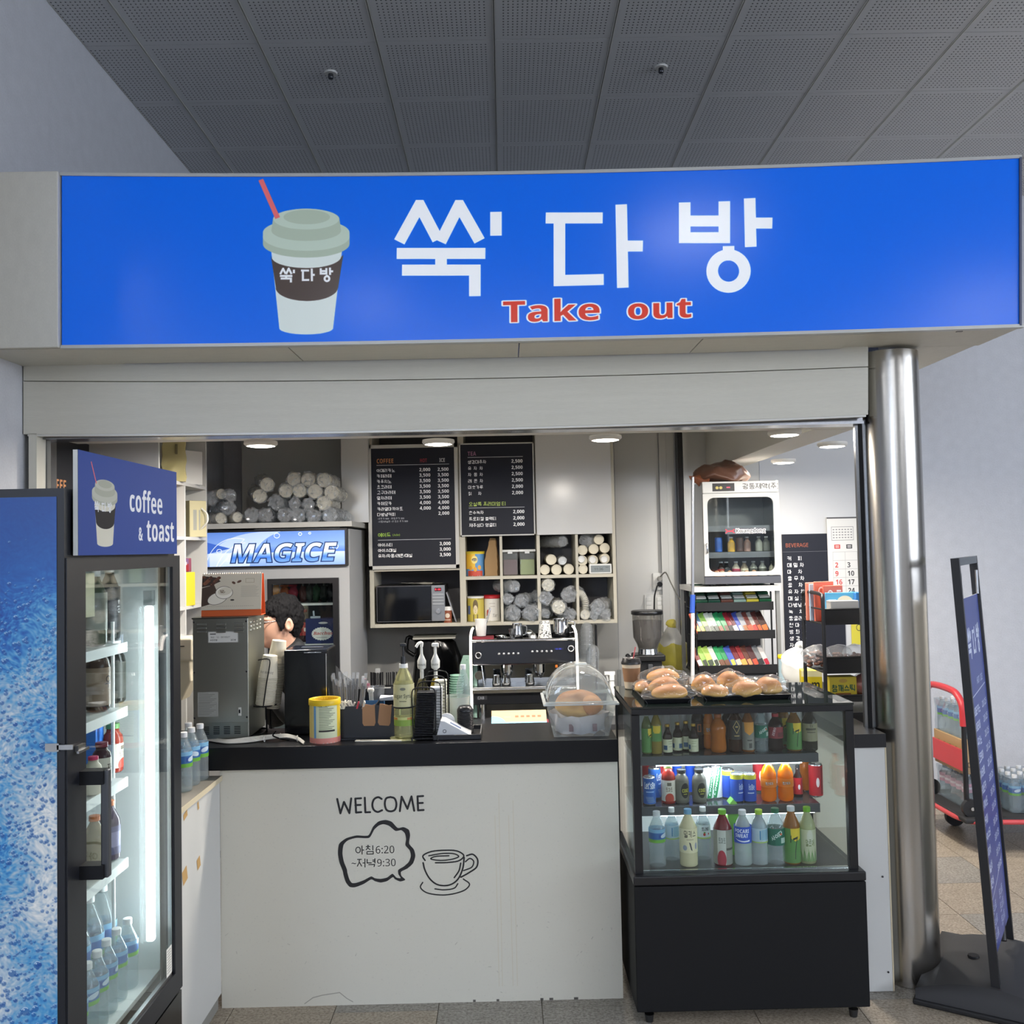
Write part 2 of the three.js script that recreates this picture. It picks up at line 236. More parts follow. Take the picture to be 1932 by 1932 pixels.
// the shop's three letters in a 0..710 x 0..190 frame
const LETTERS = { fill: [[[40, 17], [92, 88], [76, 90], [42, 45], [11, 85], [3, 82]]], bars: [
  [[5, 84], [43, 14], [44, 14], [78, 80]], [[83, 84], [118, 14], [119, 14], [157, 82]], [[0, 106], [168, 106]], [[84, 106], [84, 138]], [[10, 138], [148, 138], [148, 188]], [[188, 26], [188, 72]],
  [[282, 38], [390, 38]], [[308, 38], [308, 158], [392, 156]], [[425, 12], [428, 172]], [[428, 92], [466, 92]],
  [[545, 8], [545, 76], [620, 76], [620, 6]], [[545, 44], [620, 44]], [[668, 0], [670, 94]], [[670, 48], [711, 48]], [[628, 92], [628, 108]]] };
function shopName(c, map, w, col) {
  for (const b of LETTERS.bars) line(c, b, w, col, map);
  const p = []; for (let i = 0; i < 40; i++) p.push([628 + 31 * Math.cos(i * PI / 20), 140 + 31 * Math.sin(i * PI / 20)]); line(c, [...p, p[0], p[1]], w, col, map);
}
function cupArt(c, map, sleeve, lidA, lidB, body) {                    // frame 0..165 x 0..280, the drawn paper cup with straw
  const arc = (cx, cy, rx, ry, a0, a1, n = 24) => Array.from({ length: n + 1 }, (_, i) => { const a = a0 + (a1 - a0) * i / n; return [cx + rx * Math.cos(a), cy + ry * Math.sin(a)]; });
  poly(c, [[14, 120], ...arc(82, 285, 51, 12, PI, 0), [152, 118]].map(([x, y]) => [x, y]), body, map);
  poly(c, [[15, 146], ...arc(82, 148, 66, 22, PI - 0.05, 0.05), [152, 145], [142, 210], ...arc(83, 207, 59, 26, 0, PI), [25, 210]], sleeve, map);
  poly(c, [...arc(82, 124, 82, 26, 0, PI), ...arc(82, 110, 82, 30, PI, 2 * PI)], lidB, map);
  poly(c, [...arc(82, 110, 82, 27, 0, PI), ...arc(82, 102, 82, 26, PI, 2 * PI)], lidA, map);
  poly(c, [...arc(82, 98, 66, 20, 0, PI), ...arc(82, 76, 63, 20, PI, 2 * PI)], lidB, map);
  poly(c, arc(82, 76, 62, 20, 0, 2 * PI, 40), lidA, map); poly(c, arc(83, 72, 44, 14, 0, 2 * PI, 40), lidB, map);
  line(c, [[-4, 0], [28, 74]], 10 * (map.k ?? 1), '#d9686b', map);
}
sg.fillStyle = '#0062dc'; sg.fillRect(0, 0, SW, SH);
{ const m = (x, y) => sp(495 + x, 336 + y); m.k = 1.1; cupArt(sg, m, '#4b403b', '#b4c4b6', '#a4b3a2', '#ced8d4');
  shopName(sg, (x, y) => sp(527 + x * 0.142, 505 + y * 0.152), 4.6, '#e4e8ec'); shopName(sg, (x, y) => sp(748 + x, 372 + y), 25, '#eef1f4');
  const word = (s, px, py, w, h) => { sg.save(); const [x, y] = sp(px, py); sg.translate(x, y); sg.rotate(-0.008); sg.font = 'bold 60px sans-serif'; const k = w * SW / 1812 / sg.measureText(s).width; sg.scale(k, h / 44); sg.lineWidth = 4.5; sg.lineJoin = 'round'; sg.strokeStyle = '#e9edf2'; sg.strokeText(s, 0, 0); sg.fillStyle = '#cf3a28'; sg.fillText(s, 0, 0); sg.restore(); };
  word('Take', 948, 610, 188, 48); word('out', 1182, 604, 126, 46); }
const signT = texOf(signCv); signT.wrapS = signT.wrapT = THREE.ClampToEdgeWrapping;
{
  const t = thing('fascia_sign', 'long blue illuminated shop sign with a drawn cup and white lettering', 'sign');
  const face = new THREE.MeshPhysicalMaterial({ map: signT, roughness: 0.2, specularIntensity: 0.9, emissive: '#ffffff', emissiveMap: signT, emissiveIntensity: 0.3 });
  put('sign_face', strip(117, 1924, (x) => signTop(x) + 3, (x) => signBot(x) - 2, D_SIGN, 0.012), face, t);
  const alu = M('#b9bab6', 0.4, 0.3);
  put('top_rail', strip(113, 1928, (x) => signTop(x) - 3, (x) => signTop(x) + 3, D_SIGN - 0.006, 0.3), alu, t);
  put('bottom_rail', strip(114, 1934, (x) => signBot(x) - 2, (x) => signBot(x) + 4, D_SIGN - 0.006, 0.03), alu, t);
  const e0 = W(1925, 296, D_SIGN), e1 = W(1932, 612, D_SIGN);
  put('end_rail', strip(1924, 1928, () => 296, () => 614, D_SIGN - 0.007, 0.03, 1), M('#4a4f66', 0.5), t);
  put('cabinet_back', strip(117, 1924, (x) => signTop(x) + 4, (x) => signBot(x) - 3, D_BEAM - 0.02, 0.01), whiteMat, t);
  tag(put('fascia_return', span(e1.x - 0.02, e1.x, e1.y, e0.y, -BACK, -D_SIGN - 0.05), whiteMat, scene), 'white return panel running back from the blue sign', 'panel');
}
const SB = hy(966, 641, D_SIGN);       // underside of the sign
const RX = W(1932, 612, D_SIGN).x;
{ // soffit under the sign in separate boards with dark gaps, and its return along the side
  const t = thing('sign_soffit', 'cream soffit boards under the blue sign', 'soffit');
  const under = (x) => signBot(x) + 4;
  const xs = [118, 540, 980, 1330, 1640];
  for (let i = 0; i < 4; i++) { // each board follows the lower edge of the sign back to the beam
    const p = []; for (const px of [xs[i] + 1.2, xs[i + 1] - 1.2]) { const v = W(px, under(px), D_SIGN); p.push(v); }
    const g = box(p[1].x - p[0].x, 0.012, 0.26), q = g.attributes.position;
    for (let k = 0; k < q.count; k++) { const u = q.getX(k) / (p[1].x - p[0].x) + 0.5; q.setXYZ(k, p[0].x + (p[1].x - p[0].x) * u, q.getY(k) + p[0].y + (p[1].y - p[0].y) * u + 0.006, -D_SIGN - 0.165 + q.getZ(k)); }
    g.computeVertexNormals(); put('soffit_board', g, creamMat, t);
  }
  put('corner_board', span(W(1640, 630, D_SIGN).x + 0.002, RX - 0.004, SB + 0.014, SB + 0.026, -D_BEAM - 0.02, -D_SIGN - 0.04), creamMat, t);
  for (const [a, b] of [[D_BEAM + 0.022, 5.0], [5.004, BACK - 0.05]]) put('side_board', span(RX - 0.34, RX - 0.024, SB + 0.014, SB + 0.026, -b, -a), creamMat, t);
  for (const [px, py] of [[211, 663], [762, 656], [1325, 645], [1452, 646], [1810, 626]]) { const v = onY(px, py, SB + 0.012); put('fixing_clip', rbox(0.022, 0.004, 0.014, 0.001, v.x, SB + 0.008 - (px - 966) * 0 + (hy(px, under(px), D_SIGN) - SB) * 0.6, v.z), M('#8c8b86', 0.4, 0.6), t); }
}
{ // end box
  const x1 = W(114, 500, D_SIGN).x, y0 = hy(60, 656, D_SIGN - 0.02), y1 = hy(60, 323, D_SIGN - 0.02), t = thing('fascia_end_box', 'plain cream boxed end panel beside the blue sign', 'panel');
  put('front_panel', rbox(x1 - LX, y1 - y0, 0.02, 0.004, (x1 + LX) / 2, (y0 + y1) / 2, -D_SIGN + 0.01), creamMat, t);
  put('underside', span(LX, x1 + 0.11, y0, y0 + 0.012, -D_BEAM - 0.02, -D_SIGN - 0.004), creamMat, t);
  put('side', span(x1 - 0.014, x1, y0 + 0.014, y1, -D_BEAM, -D_SIGN - 0.004), creamMat, t);
}
// the beam over the opening: two boards
const seam = (x) => quad([[46, 719], [966, 713], [1638, 692]], x), beamBot = (x) => quad([[46, 819], [966, 806], [1638, 782]], x);
{
  const t = thing('lintel', 'cream two-board lintel over the kiosk opening', 'lintel');
  put('upper_board', strip(44, 1638, (x) => seam(x) - 60, (x) => seam(x) - 0.8, D_BEAM, 0.05), creamMat, t);
  put('lower_board', strip(44, 1638, (x) => seam(x) + 0.8, beamBot, D_BEAM, 0.05), creamMat, t);
  put('lip', strip(52, 1634, beamBot, (x) => beamBot(x) + 4, D_BEAM + 0.004, 0.02), M('#d0cfc8', 0.4, 0.2), t);
}
const BX0 = W(46, 819, D_BEAM).x, BX1 = W(1638, 782, D_BEAM).x, BB = hy(966, 810, D_BEAM);
// shutter rail, soffits with lamps and the inner ceiling
tag(put('shutter_rail', [span(BX0 + 0.02, BX1, BB + 0.012, BB + 0.06, -D_BEAM - 0.14, -D_BEAM - 0.06), span(BX0 + 0.02, BX1, BB + 0.002, BB + 0.012, -D_BEAM - 0.15, -D_BEAM - 0.05)], M('#9fa1a6', 0.22, 1), scene), 'polished metal shutter rail behind the cream lintel', 'rail');
const SX = 1.41;
struct('ceiling_soffit_front', span(LX, RX - 0.36, BB + 0.03, 2.62, -4.24, -D_BEAM - 0.16), M('#c4c3bd', 0.6));
struct('ceiling_soffit_side', span(SX, RX - 0.36, BB + 0.03, 2.62, -BACK, -4.25), M('#c4c3bd', 0.6));
struct('ceiling_kiosk', span(LX, RX - 0.36, 2.62, 2.66, -BACK, -D_BEAM - 0.16), M('#c4c3bd', 0.6));
// jambs and posts
{
  const y1 = BB + 0.02, d = 3.86;
  struct('trim_1', span(W(54, 850, D_BEAM).x, W(69, 850, D_BEAM).x, 0, y1, -D_BEAM - 0.08, -D_BEAM), creamMat);
  const t = thing('window_post', 'slim metal corner post beside the cream jamb', 'post');
  const x0 = W(71, 880, d).x, x1 = W(96, 880, d).x;
  put('post', span(x0, x0 + 0.022, 0, y1, -d - 0.05, -d), M('#9a9b9d', 0.25, 1), t); put('gasket', span(x0 + 0.0225, x0 + 0.036, 0, y1, -d - 0.05, -d + 0.002), blackMat, t); put('post', span(x0 + 0.0365, x1, 0, y1, -d - 0.05, -d), M('#9a9b9d', 0.25, 1), t);
  const u = thing('window_post', 'slim metal corner post touching the round steel column', 'post');
  const xr = at(1631, d, 1.7);
  put('post', span(xr - 0.021, xr - 0.009, 0.9, y1, -d - 0.02, -d), M('#85878a', 0.25, 1), u); put('gasket', span(xr - 0.0085, xr + 0.0085, 0.9, y1, -d - 0.02, -d + 0.002), blackMat, u); put('post', span(xr + 0.009, xr + 0.018, 0.9, y1, -d - 0.02, -d), M('#85878a', 0.25, 1), u);
}
// downlights
for (const [px, py, lab] of [[492, 830, 'over the bright ice header'], [827, 827, 'over the coffee price board'], [1142, 819, 'over the plain white cabinet door'], [1480, 810, 'on the front soffit corner'], [1570, 832, 'on the side soffit, front one'], [1478, 864, 'on the side soffit, rear one']]) {
  const p = onY(px, py + 3, BB + 0.03), t = thing('downlight', 'round white downlight ' + lab, 'lamp', [p.x, BB + 0.03, p.z]), s = Math.min(1, 0.066 * 1);
  put('rim', lathe([[0.074, 0], [0.076, -0.012], [0.066, -0.022], [0.062, -0.022], [0.062, 0]], 36), M('#d8d6cf', 0.4), t);
  put('diffuser', lathe([[0, -0.024], [0.05, -0.024], [0.062, -0.018]], 36), glow('#fff6ea', 24), t);
  const l = new THREE.RectAreaLight('#fff6ea', KIOSK * 4, 0.11, 0.11); l.position.set(0, -0.03, 0); l.rotation.x = -PI / 2; t.add(l);
}
// round steel column
{
  const p = onY(1737, 1853, 0), r = 0.113, x = at(1692, 3.86, 1.6), t = thing('round_column', 'round brushed stainless steel column at the kiosk corner', 'column', [x, 0, -3.86]);
  const brushed = noiseTex(256, (u, v) => { const k = 150 + 12 * noise.noise(u / 60, v / 1.6, 1) + 8 * rnd(); return [k, k, k]; }, false); brushed.repeat.set(1, 8);
  const cm = new THREE.MeshPhysicalMaterial({ color: '#b9b5ae', metalness: 1, roughness: 0.38, roughnessMap: brushed });
  put('shaft', new THREE.CylinderGeometry(r, r, SB - 0.004, 64, 1, false).translate(0, SB / 2, 0), cm, t);
  put('seam_strip', span(r - 0.002, r + 0.005, 0.002, SB - 0.01, -0.012, 0.012), chrome, t);
}

let low, sideTop, caseTop, cellY;
// ================= counters =================
const onX = (px, py, x) => { const v = new V3((px - 966) / F, -(py - 966) / F, -1).applyQuaternion(camera.quaternion); return v.multiplyScalar(x / v.x).add(camera.position); };
const CT = hy(790, 1403, D_TOP), CTB = hy(790, 1446, D_TOP), CX1 = at(1164, D_CTR, 1.0), KX = -1.139;      // worktop height, its lower edge, counter end, low cabinet face
{
  const scuff = canvas(1024, 640), c = scuff.getContext('2d'); c.fillStyle = '#cdcabd'; c.fillRect(0, 0, 1024, 640);
  for (let i = 0; i < 5200; i++) { c.fillStyle = `rgba(${rnd() < 0.5 ? '150,148,140' : '214,212,204'},${rnd(0.04, 0.16)})`; c.fillRect(rnd(0, 1024), rnd(0, 640), rnd(1, 4), rnd(1, 3)); }
  c.strokeStyle = 'rgba(105,100,92,.5)'; for (let i = 0; i < 26; i++) { const x = rnd(0, 1024), y = rnd(430, 632); c.lineWidth = rnd(0.6, 1.6); c.beginPath(); c.moveTo(x, y); c.lineTo(x + rnd(-9, 9), y + rnd(-8, 8)); c.stroke(); }
  c.strokeStyle = 'rgba(180,160,120,.35)'; for (const x of [705, 716, 740, 752]) { c.lineWidth = 1.2; c.beginPath(); c.moveTo(x, 40 + (x % 7) * 20); c.lineTo(x + rnd(-3, 3), 600); c.stroke(); }
  c.strokeStyle = '#8d8a80'; c.lineWidth = 2; c.beginPath(); [[210, 634], [232, 618], [256, 612], [300, 606], [318, 622], [334, 632]].forEach((p, i) => c[i ? 'lineTo' : 'moveTo'](...p)); c.stroke();
  c.fillStyle = '#55524c'; for (const x of [640, 700, 812, 835, 898]) c.fillRect(x, 634, rnd(6, 20), 6);
  const pm = new THREE.MeshPhysicalMaterial({ map: texOf(scuff), roughness: 0.5 });
  const t = thing('service_counter', 'white counter front with a thick black worktop', 'counter');
  const h = CTB - 0.002;
  put('front_panel', [box(CX1 - KX, h, 0.018, (CX1 + KX) / 2, h / 2, -D_CTR - 0.009)], pm, t);
  put('end_panel', span(CX1 - 0.018, CX1, 0, h, -4.1, -D_CTR - 0.019), whiteMat, t);
  put('worktop', rbox(CX1 + 1.6, CT - CTB, 0.39, 0.003, (CX1 - 1.6) / 2, (CT + CTB) / 2, -D_TOP - 0.195), M('#101115', 0.34, 0, { specularIntensity: 0.6 }), t);
  // black cut-vinyl decoration on the front panel
  const vin = canvas(1024, 850), g = vin.getContext('2d'), vx = (px, py) => [(px - 628) / 280 * 1024, (py - 1490 + (px - 768) * 0.0205) / 232 * 850];
  g.clearRect(0, 0, 1024, 850); g.fillStyle = '#17171a'; g.strokeStyle = '#17171a'; g.lineCap = 'round'; g.lineJoin = 'round';
  const zz = (p) => vx(600 + p[0] / 5.682, 1460 + p[1] / 5.682);       // points read off an enlarged view of the decoration
  const ws = (pts, w) => { g.lineWidth = w; g.beginPath(); pts.forEach((p, i) => g[i ? 'lineTo' : 'moveTo'](...zz(p))); g.stroke(); };
  const curve = (pts, w) => { const cv = new THREE.CatmullRomCurve3(pts.map((p) => new V3(p[0], p[1], 0))); ws(cv.getPoints(40).map((v) => [v.x, v.y]), w); };
  const L = 14;
  for (const s of [[[200, 268], [232, 422], [272, 300], [328, 420], [350, 262]], [[455, 260], [394, 264], [400, 414], [455, 410]], [[394, 335], [450, 332]], [[495, 255], [499, 412], [550, 410]], [[868, 400], [890, 245], [950, 375], [995, 242], [1022, 396]], [[1120, 238], [1060, 242], [1064, 392], [1122, 388]], [[1060, 315], [1115, 312]]]) ws(s, L);
  curve([[675, 268], [640, 250], [596, 270], [575, 330], [590, 385], [630, 408], [678, 390]], L);
  curve([[770, 248], [725, 262], [708, 322], [728, 388], [772, 402], [815, 385], [832, 320], [812, 262], [770, 248]], L);
  // speech cloud: outline filled between an outer and an inner curve
  const outer = [[200, 850], [215, 750], [290, 690], [400, 660], [525, 660], [580, 565], [640, 510], [715, 495], [780, 515], [842, 580], [905, 572], [960, 600], [974, 660], [962, 748], [1010, 810], [1026, 880], [1000, 960], [940, 1015], [872, 1050], [875, 1095], [915, 1136], [860, 1154], [805, 1130], [782, 1108], [720, 1150], [650, 1165], [590, 1150], [550, 1132], [470, 1180], [380, 1214], [320, 1210], [280, 1160], [258, 1090], [248, 1040], [215, 950]];
  const inner = [[248, 850], [262, 760], [310, 712], [400, 686], [535, 686], [590, 600], [640, 555], [690, 540], [750, 558], [818, 612], [880, 605], [918, 640], [930, 700], [922, 766], [965, 820], [978, 880], [955, 945], [900, 995], [842, 1030], [842, 1075], [865, 1118], [820, 1112], [778, 1072], [720, 1112], [650, 1126], [590, 1118], [550, 1100], [470, 1140], [390, 1168], [345, 1168], [318, 1130], [298, 1060], [292, 1020], [262, 940]];
  g.beginPath(); for (const set of [outer, inner]) { const cv = new THREE.CatmullRomCurve3(set.map((p) => new V3(p[0], p[1], 0)), true, 'catmullrom', 0.35); cv.getPoints(220).forEach((v, i) => g[i ? 'lineTo' : 'moveTo'](...zz([v.x, v.y]))); g.closePath(); } g.fill('evenodd');
  const [tx, ty] = zz([385, 765]), [ux, uy] = zz([338, 905]); write(g, '아침6:20', tx, ty, 70, { color: '#17171a', weight: 0.09, bold: false }); write(g, '~저녁9:30', ux, uy, 70, { color: '#17171a', weight: 0.09, bold: false });
  for (const [p, w] of [[[[1110, 900], [1130, 930], [1105, 885], [1180, 840], [1330, 822], [1480, 832], [1545, 880], [1500, 930], [1380, 952], [1240, 955]], 10], [[[1170, 880], [1330, 855], [1450, 862], [1490, 888], [1430, 915], [1290, 930], [1190, 912], [1230, 890], [1385, 880]], 9], [[[1108, 955], [1125, 1030], [1180, 1130], [1260, 1190], [1380, 1195], [1470, 1140], [1530, 1020], [1548, 900]], 11], [[[1510, 960], [1490, 1040], [1438, 1115]], 10], [[[1575, 880], [1640, 866], [1690, 920], [1680, 1000], [1600, 1060], [1510, 1110]], 11], [[[1560, 945], [1610, 910], [1648, 940], [1630, 1000], [1540, 1040]], 9], [[[1100, 1165], [1075, 1215], [1130, 1270], [1290, 1300], [1440, 1285], [1560, 1240], [1600, 1185], [1535, 1130]], 9], [[[1230, 1235], [1330, 1245], [1440, 1225], [1475, 1180]], 9]]) curve(p, w);
  const vt = texOf(vin), q = [W(628, 1490 + 2.9, D_CTR), W(908, 1490 - 2.9, D_CTR), W(768, 1490, D_CTR), W(768, 1722, D_CTR)];
  put('counter_decal', plane(q[1].x - q[0].x, q[2].y - q[3].y, (q[0].x + q[1].x) / 2 + 0.002, (q[2].y + q[3].y) / 2, -D_CTR + 0.0012), new THREE.MeshPhysicalMaterial({ map: vt, transparent: true, alphaTest: 0.5, roughness: 0.4 }), t);
}
{ // low cabinet reaching forward from the counter
  const y = hy(413, 1463, D_CTR), t = thing('low_cabinet', 'low white cabinet with wood-edged top and peeled tape marks', 'cabinet'), z0 = -3.22;
  put('body', span(-1.9, KX, 0.06, y - 0.02, -D_CTR + 0.004, z0), whiteMat, t); put('plinth', span(-1.9, KX - 0.012, 0, 0.06, -D_CTR + 0.006, z0 - 0.01), M('#8d8b84', 0.7), t);
  put('top', span(-1.9, KX + 0.008, y - 0.018, y, -D_CTR + 0.004, z0), M('#8f8a80', 0.5), t); put('edge_band', span(KX + 0.0085, KX + 0.0105, y - 0.019, y + 0.001, -D_CTR + 0.004, z0), M('#cfc3a6', 0.5), t);
  for (const [px, py, w, h] of [[350, 1538, 10, 0.022], [374, 1520, 4, 0.03], [349, 1652, 12, 0.05], [375, 1628, 9, 0.04]]) { const p = onX(px, py, KX + 0.001); put('tape_scrap', plane(w * 0.004, h, 0, 0, 0), M('#b9945c', 0.6, 0, { side: THREE.DoubleSide }), t, [p.x, p.y, p.z], [0.15, PI / 2, 0.1]); }
  low = y;
}

{ // counter piece between the display case and the column
  const x0 = at(1606, D_CTR, 0.9), x1 = at(1668, D_CTR, 1.0), y1 = hy(1640, 1410, D_CTR), y2 = hy(1640, 1384, D_CTR), t = thing('side_counter', 'narrow white counter end with black top beside the steel column', 'counter');
  put('front_panel', span(x0 + 0.012, x1, 0.002, y1, -D_CTR - 0.018, -D_CTR), whiteMat, t); put('edge_strip', span(x1 + 0.0005, x1 + 0.006, 0.002, y1, -D_CTR - 0.018, -D_CTR + 0.001), M('#c7b99c', 0.6), t);
  put('top', span(x0 + 0.012, x1 + 0.002, y1 + 0.001, y2, -5.2, -D_CTR + 0.012), M('#1b1c20', 0.35), t); put('side_panel', span(x1 - 0.018, x1, 0.002, y1, -5.0, -D_CTR - 0.019), whiteMat, t);
  const u = thing('return_counter', 'black-topped return counter behind the steel column', 'counter'); put('return_top', span(x1 + 0.011, 1.72, y1 + 0.001, y2, -5.2, -4.2), M('#1b1c20', 0.35), u); put('return_front', span(x1 + 0.001, 1.7, 0.002, y1, -4.25, -4.23), whiteMat, u);
  for (const [px, py] of [[1665, 1654], [1676, 1834]]) { const p = W(px, py, D_CTR - 0.001); put('screw', rotX(cyl(0.004, 0.004, 0.002), PI / 2), darkSteel, t, [p.x, p.y, p.z]); }
  sideTop = y2;
}


// ---------- bottles and cans ----------
const profile = {
  pet: [[0, 0], [0.82, 0], [0.97, 0.025], [1, 0.06], [0.97, 0.3], [1, 0.34], [1, 0.62], [0.97, 0.66], [0.9, 0.72], [0.62, 0.82], [0.42, 0.885], [0.4, 0.93], [0, 0.93]],
  smooth: [[0, 0], [0.85, 0], [1, 0.03], [1, 0.62], [0.92, 0.7], [0.6, 0.82], [0.42, 0.88], [0.4, 0.93], [0, 0.93]],
  waist: [[0, 0], [0.7, 0], [0.94, 0.04], [1, 0.12], [0.94, 0.3], [0.9, 0.42], [0.98, 0.58], [0.96, 0.68], [0.7, 0.8], [0.44, 0.87], [0.4, 0.93], [0, 0.93]],
  jar: [[0, 0], [0.84, 0], [1, 0.04], [1, 0.66], [0.9, 0.76], [0.62, 0.83], [0.58, 0.9], [0, 0.9]],
  small: [[0, 0], [0.9, 0], [1, 0.03], [1, 0.58], [0.8, 0.68], [0.48, 0.78], [0.42, 0.93], [0, 0.93]],
  can: [[0, 0], [0.78, 0], [0.94, 0.03], [1, 0.07], [1, 0.92], [0.93, 0.965], [0.86, 0.985], [0.82, 0.975], [0, 0.972]],
};
const bandGeo = (r, y0, y1) => { const g = new THREE.CylinderGeometry(r, r, y1 - y0, 28, 1, true, PI, 2 * PI); const q = g.attributes.uv; for (let i = 0; i < q.count; i++) { const u = q.getX(i); q.setX(i, u < 0.25 ? (0.25 - u) * 2 : u > 0.75 ? 1 - (u - 0.75) * 2 : (u - 0.25) * 2); } return g.translate(0, (y0 + y1) / 2, 0); };   // the print fills the front half of the band
function fillBottle(t, { kind = 'pet', r, h, body, cap, lab, capR = 0.44, capH = 0.085, ring, lr = 1.012 }) {
  put('body', cached(kind + r.toFixed(4) + h.toFixed(4), () => lathe(profile[kind].map(([a, b]) => [a * r, b * h]), 28)), body, t);
  if (lab) put('label', toRect(bandGeo(r * lr, lab[0] * h, lab[1] * h), lab[2]), lab[3] ?? printMat, t);
  if (cap) put('cap', cached('cap' + r.toFixed(4) + h.toFixed(4) + capR + capH, () => lathe([[0, h], [capR * r * 0.92, h], [capR * r, h * 0.992], [capR * r, h * (1 - capH)], [capR * r * 0.9, h * (1 - capH)]], 20)), cap, t);
  if (ring) put('tab', cyl(r * 0.16, r * 0.16, 0.002, 0, h * 0.975, r * 0.25, 12), chrome, t);
  return t;
}
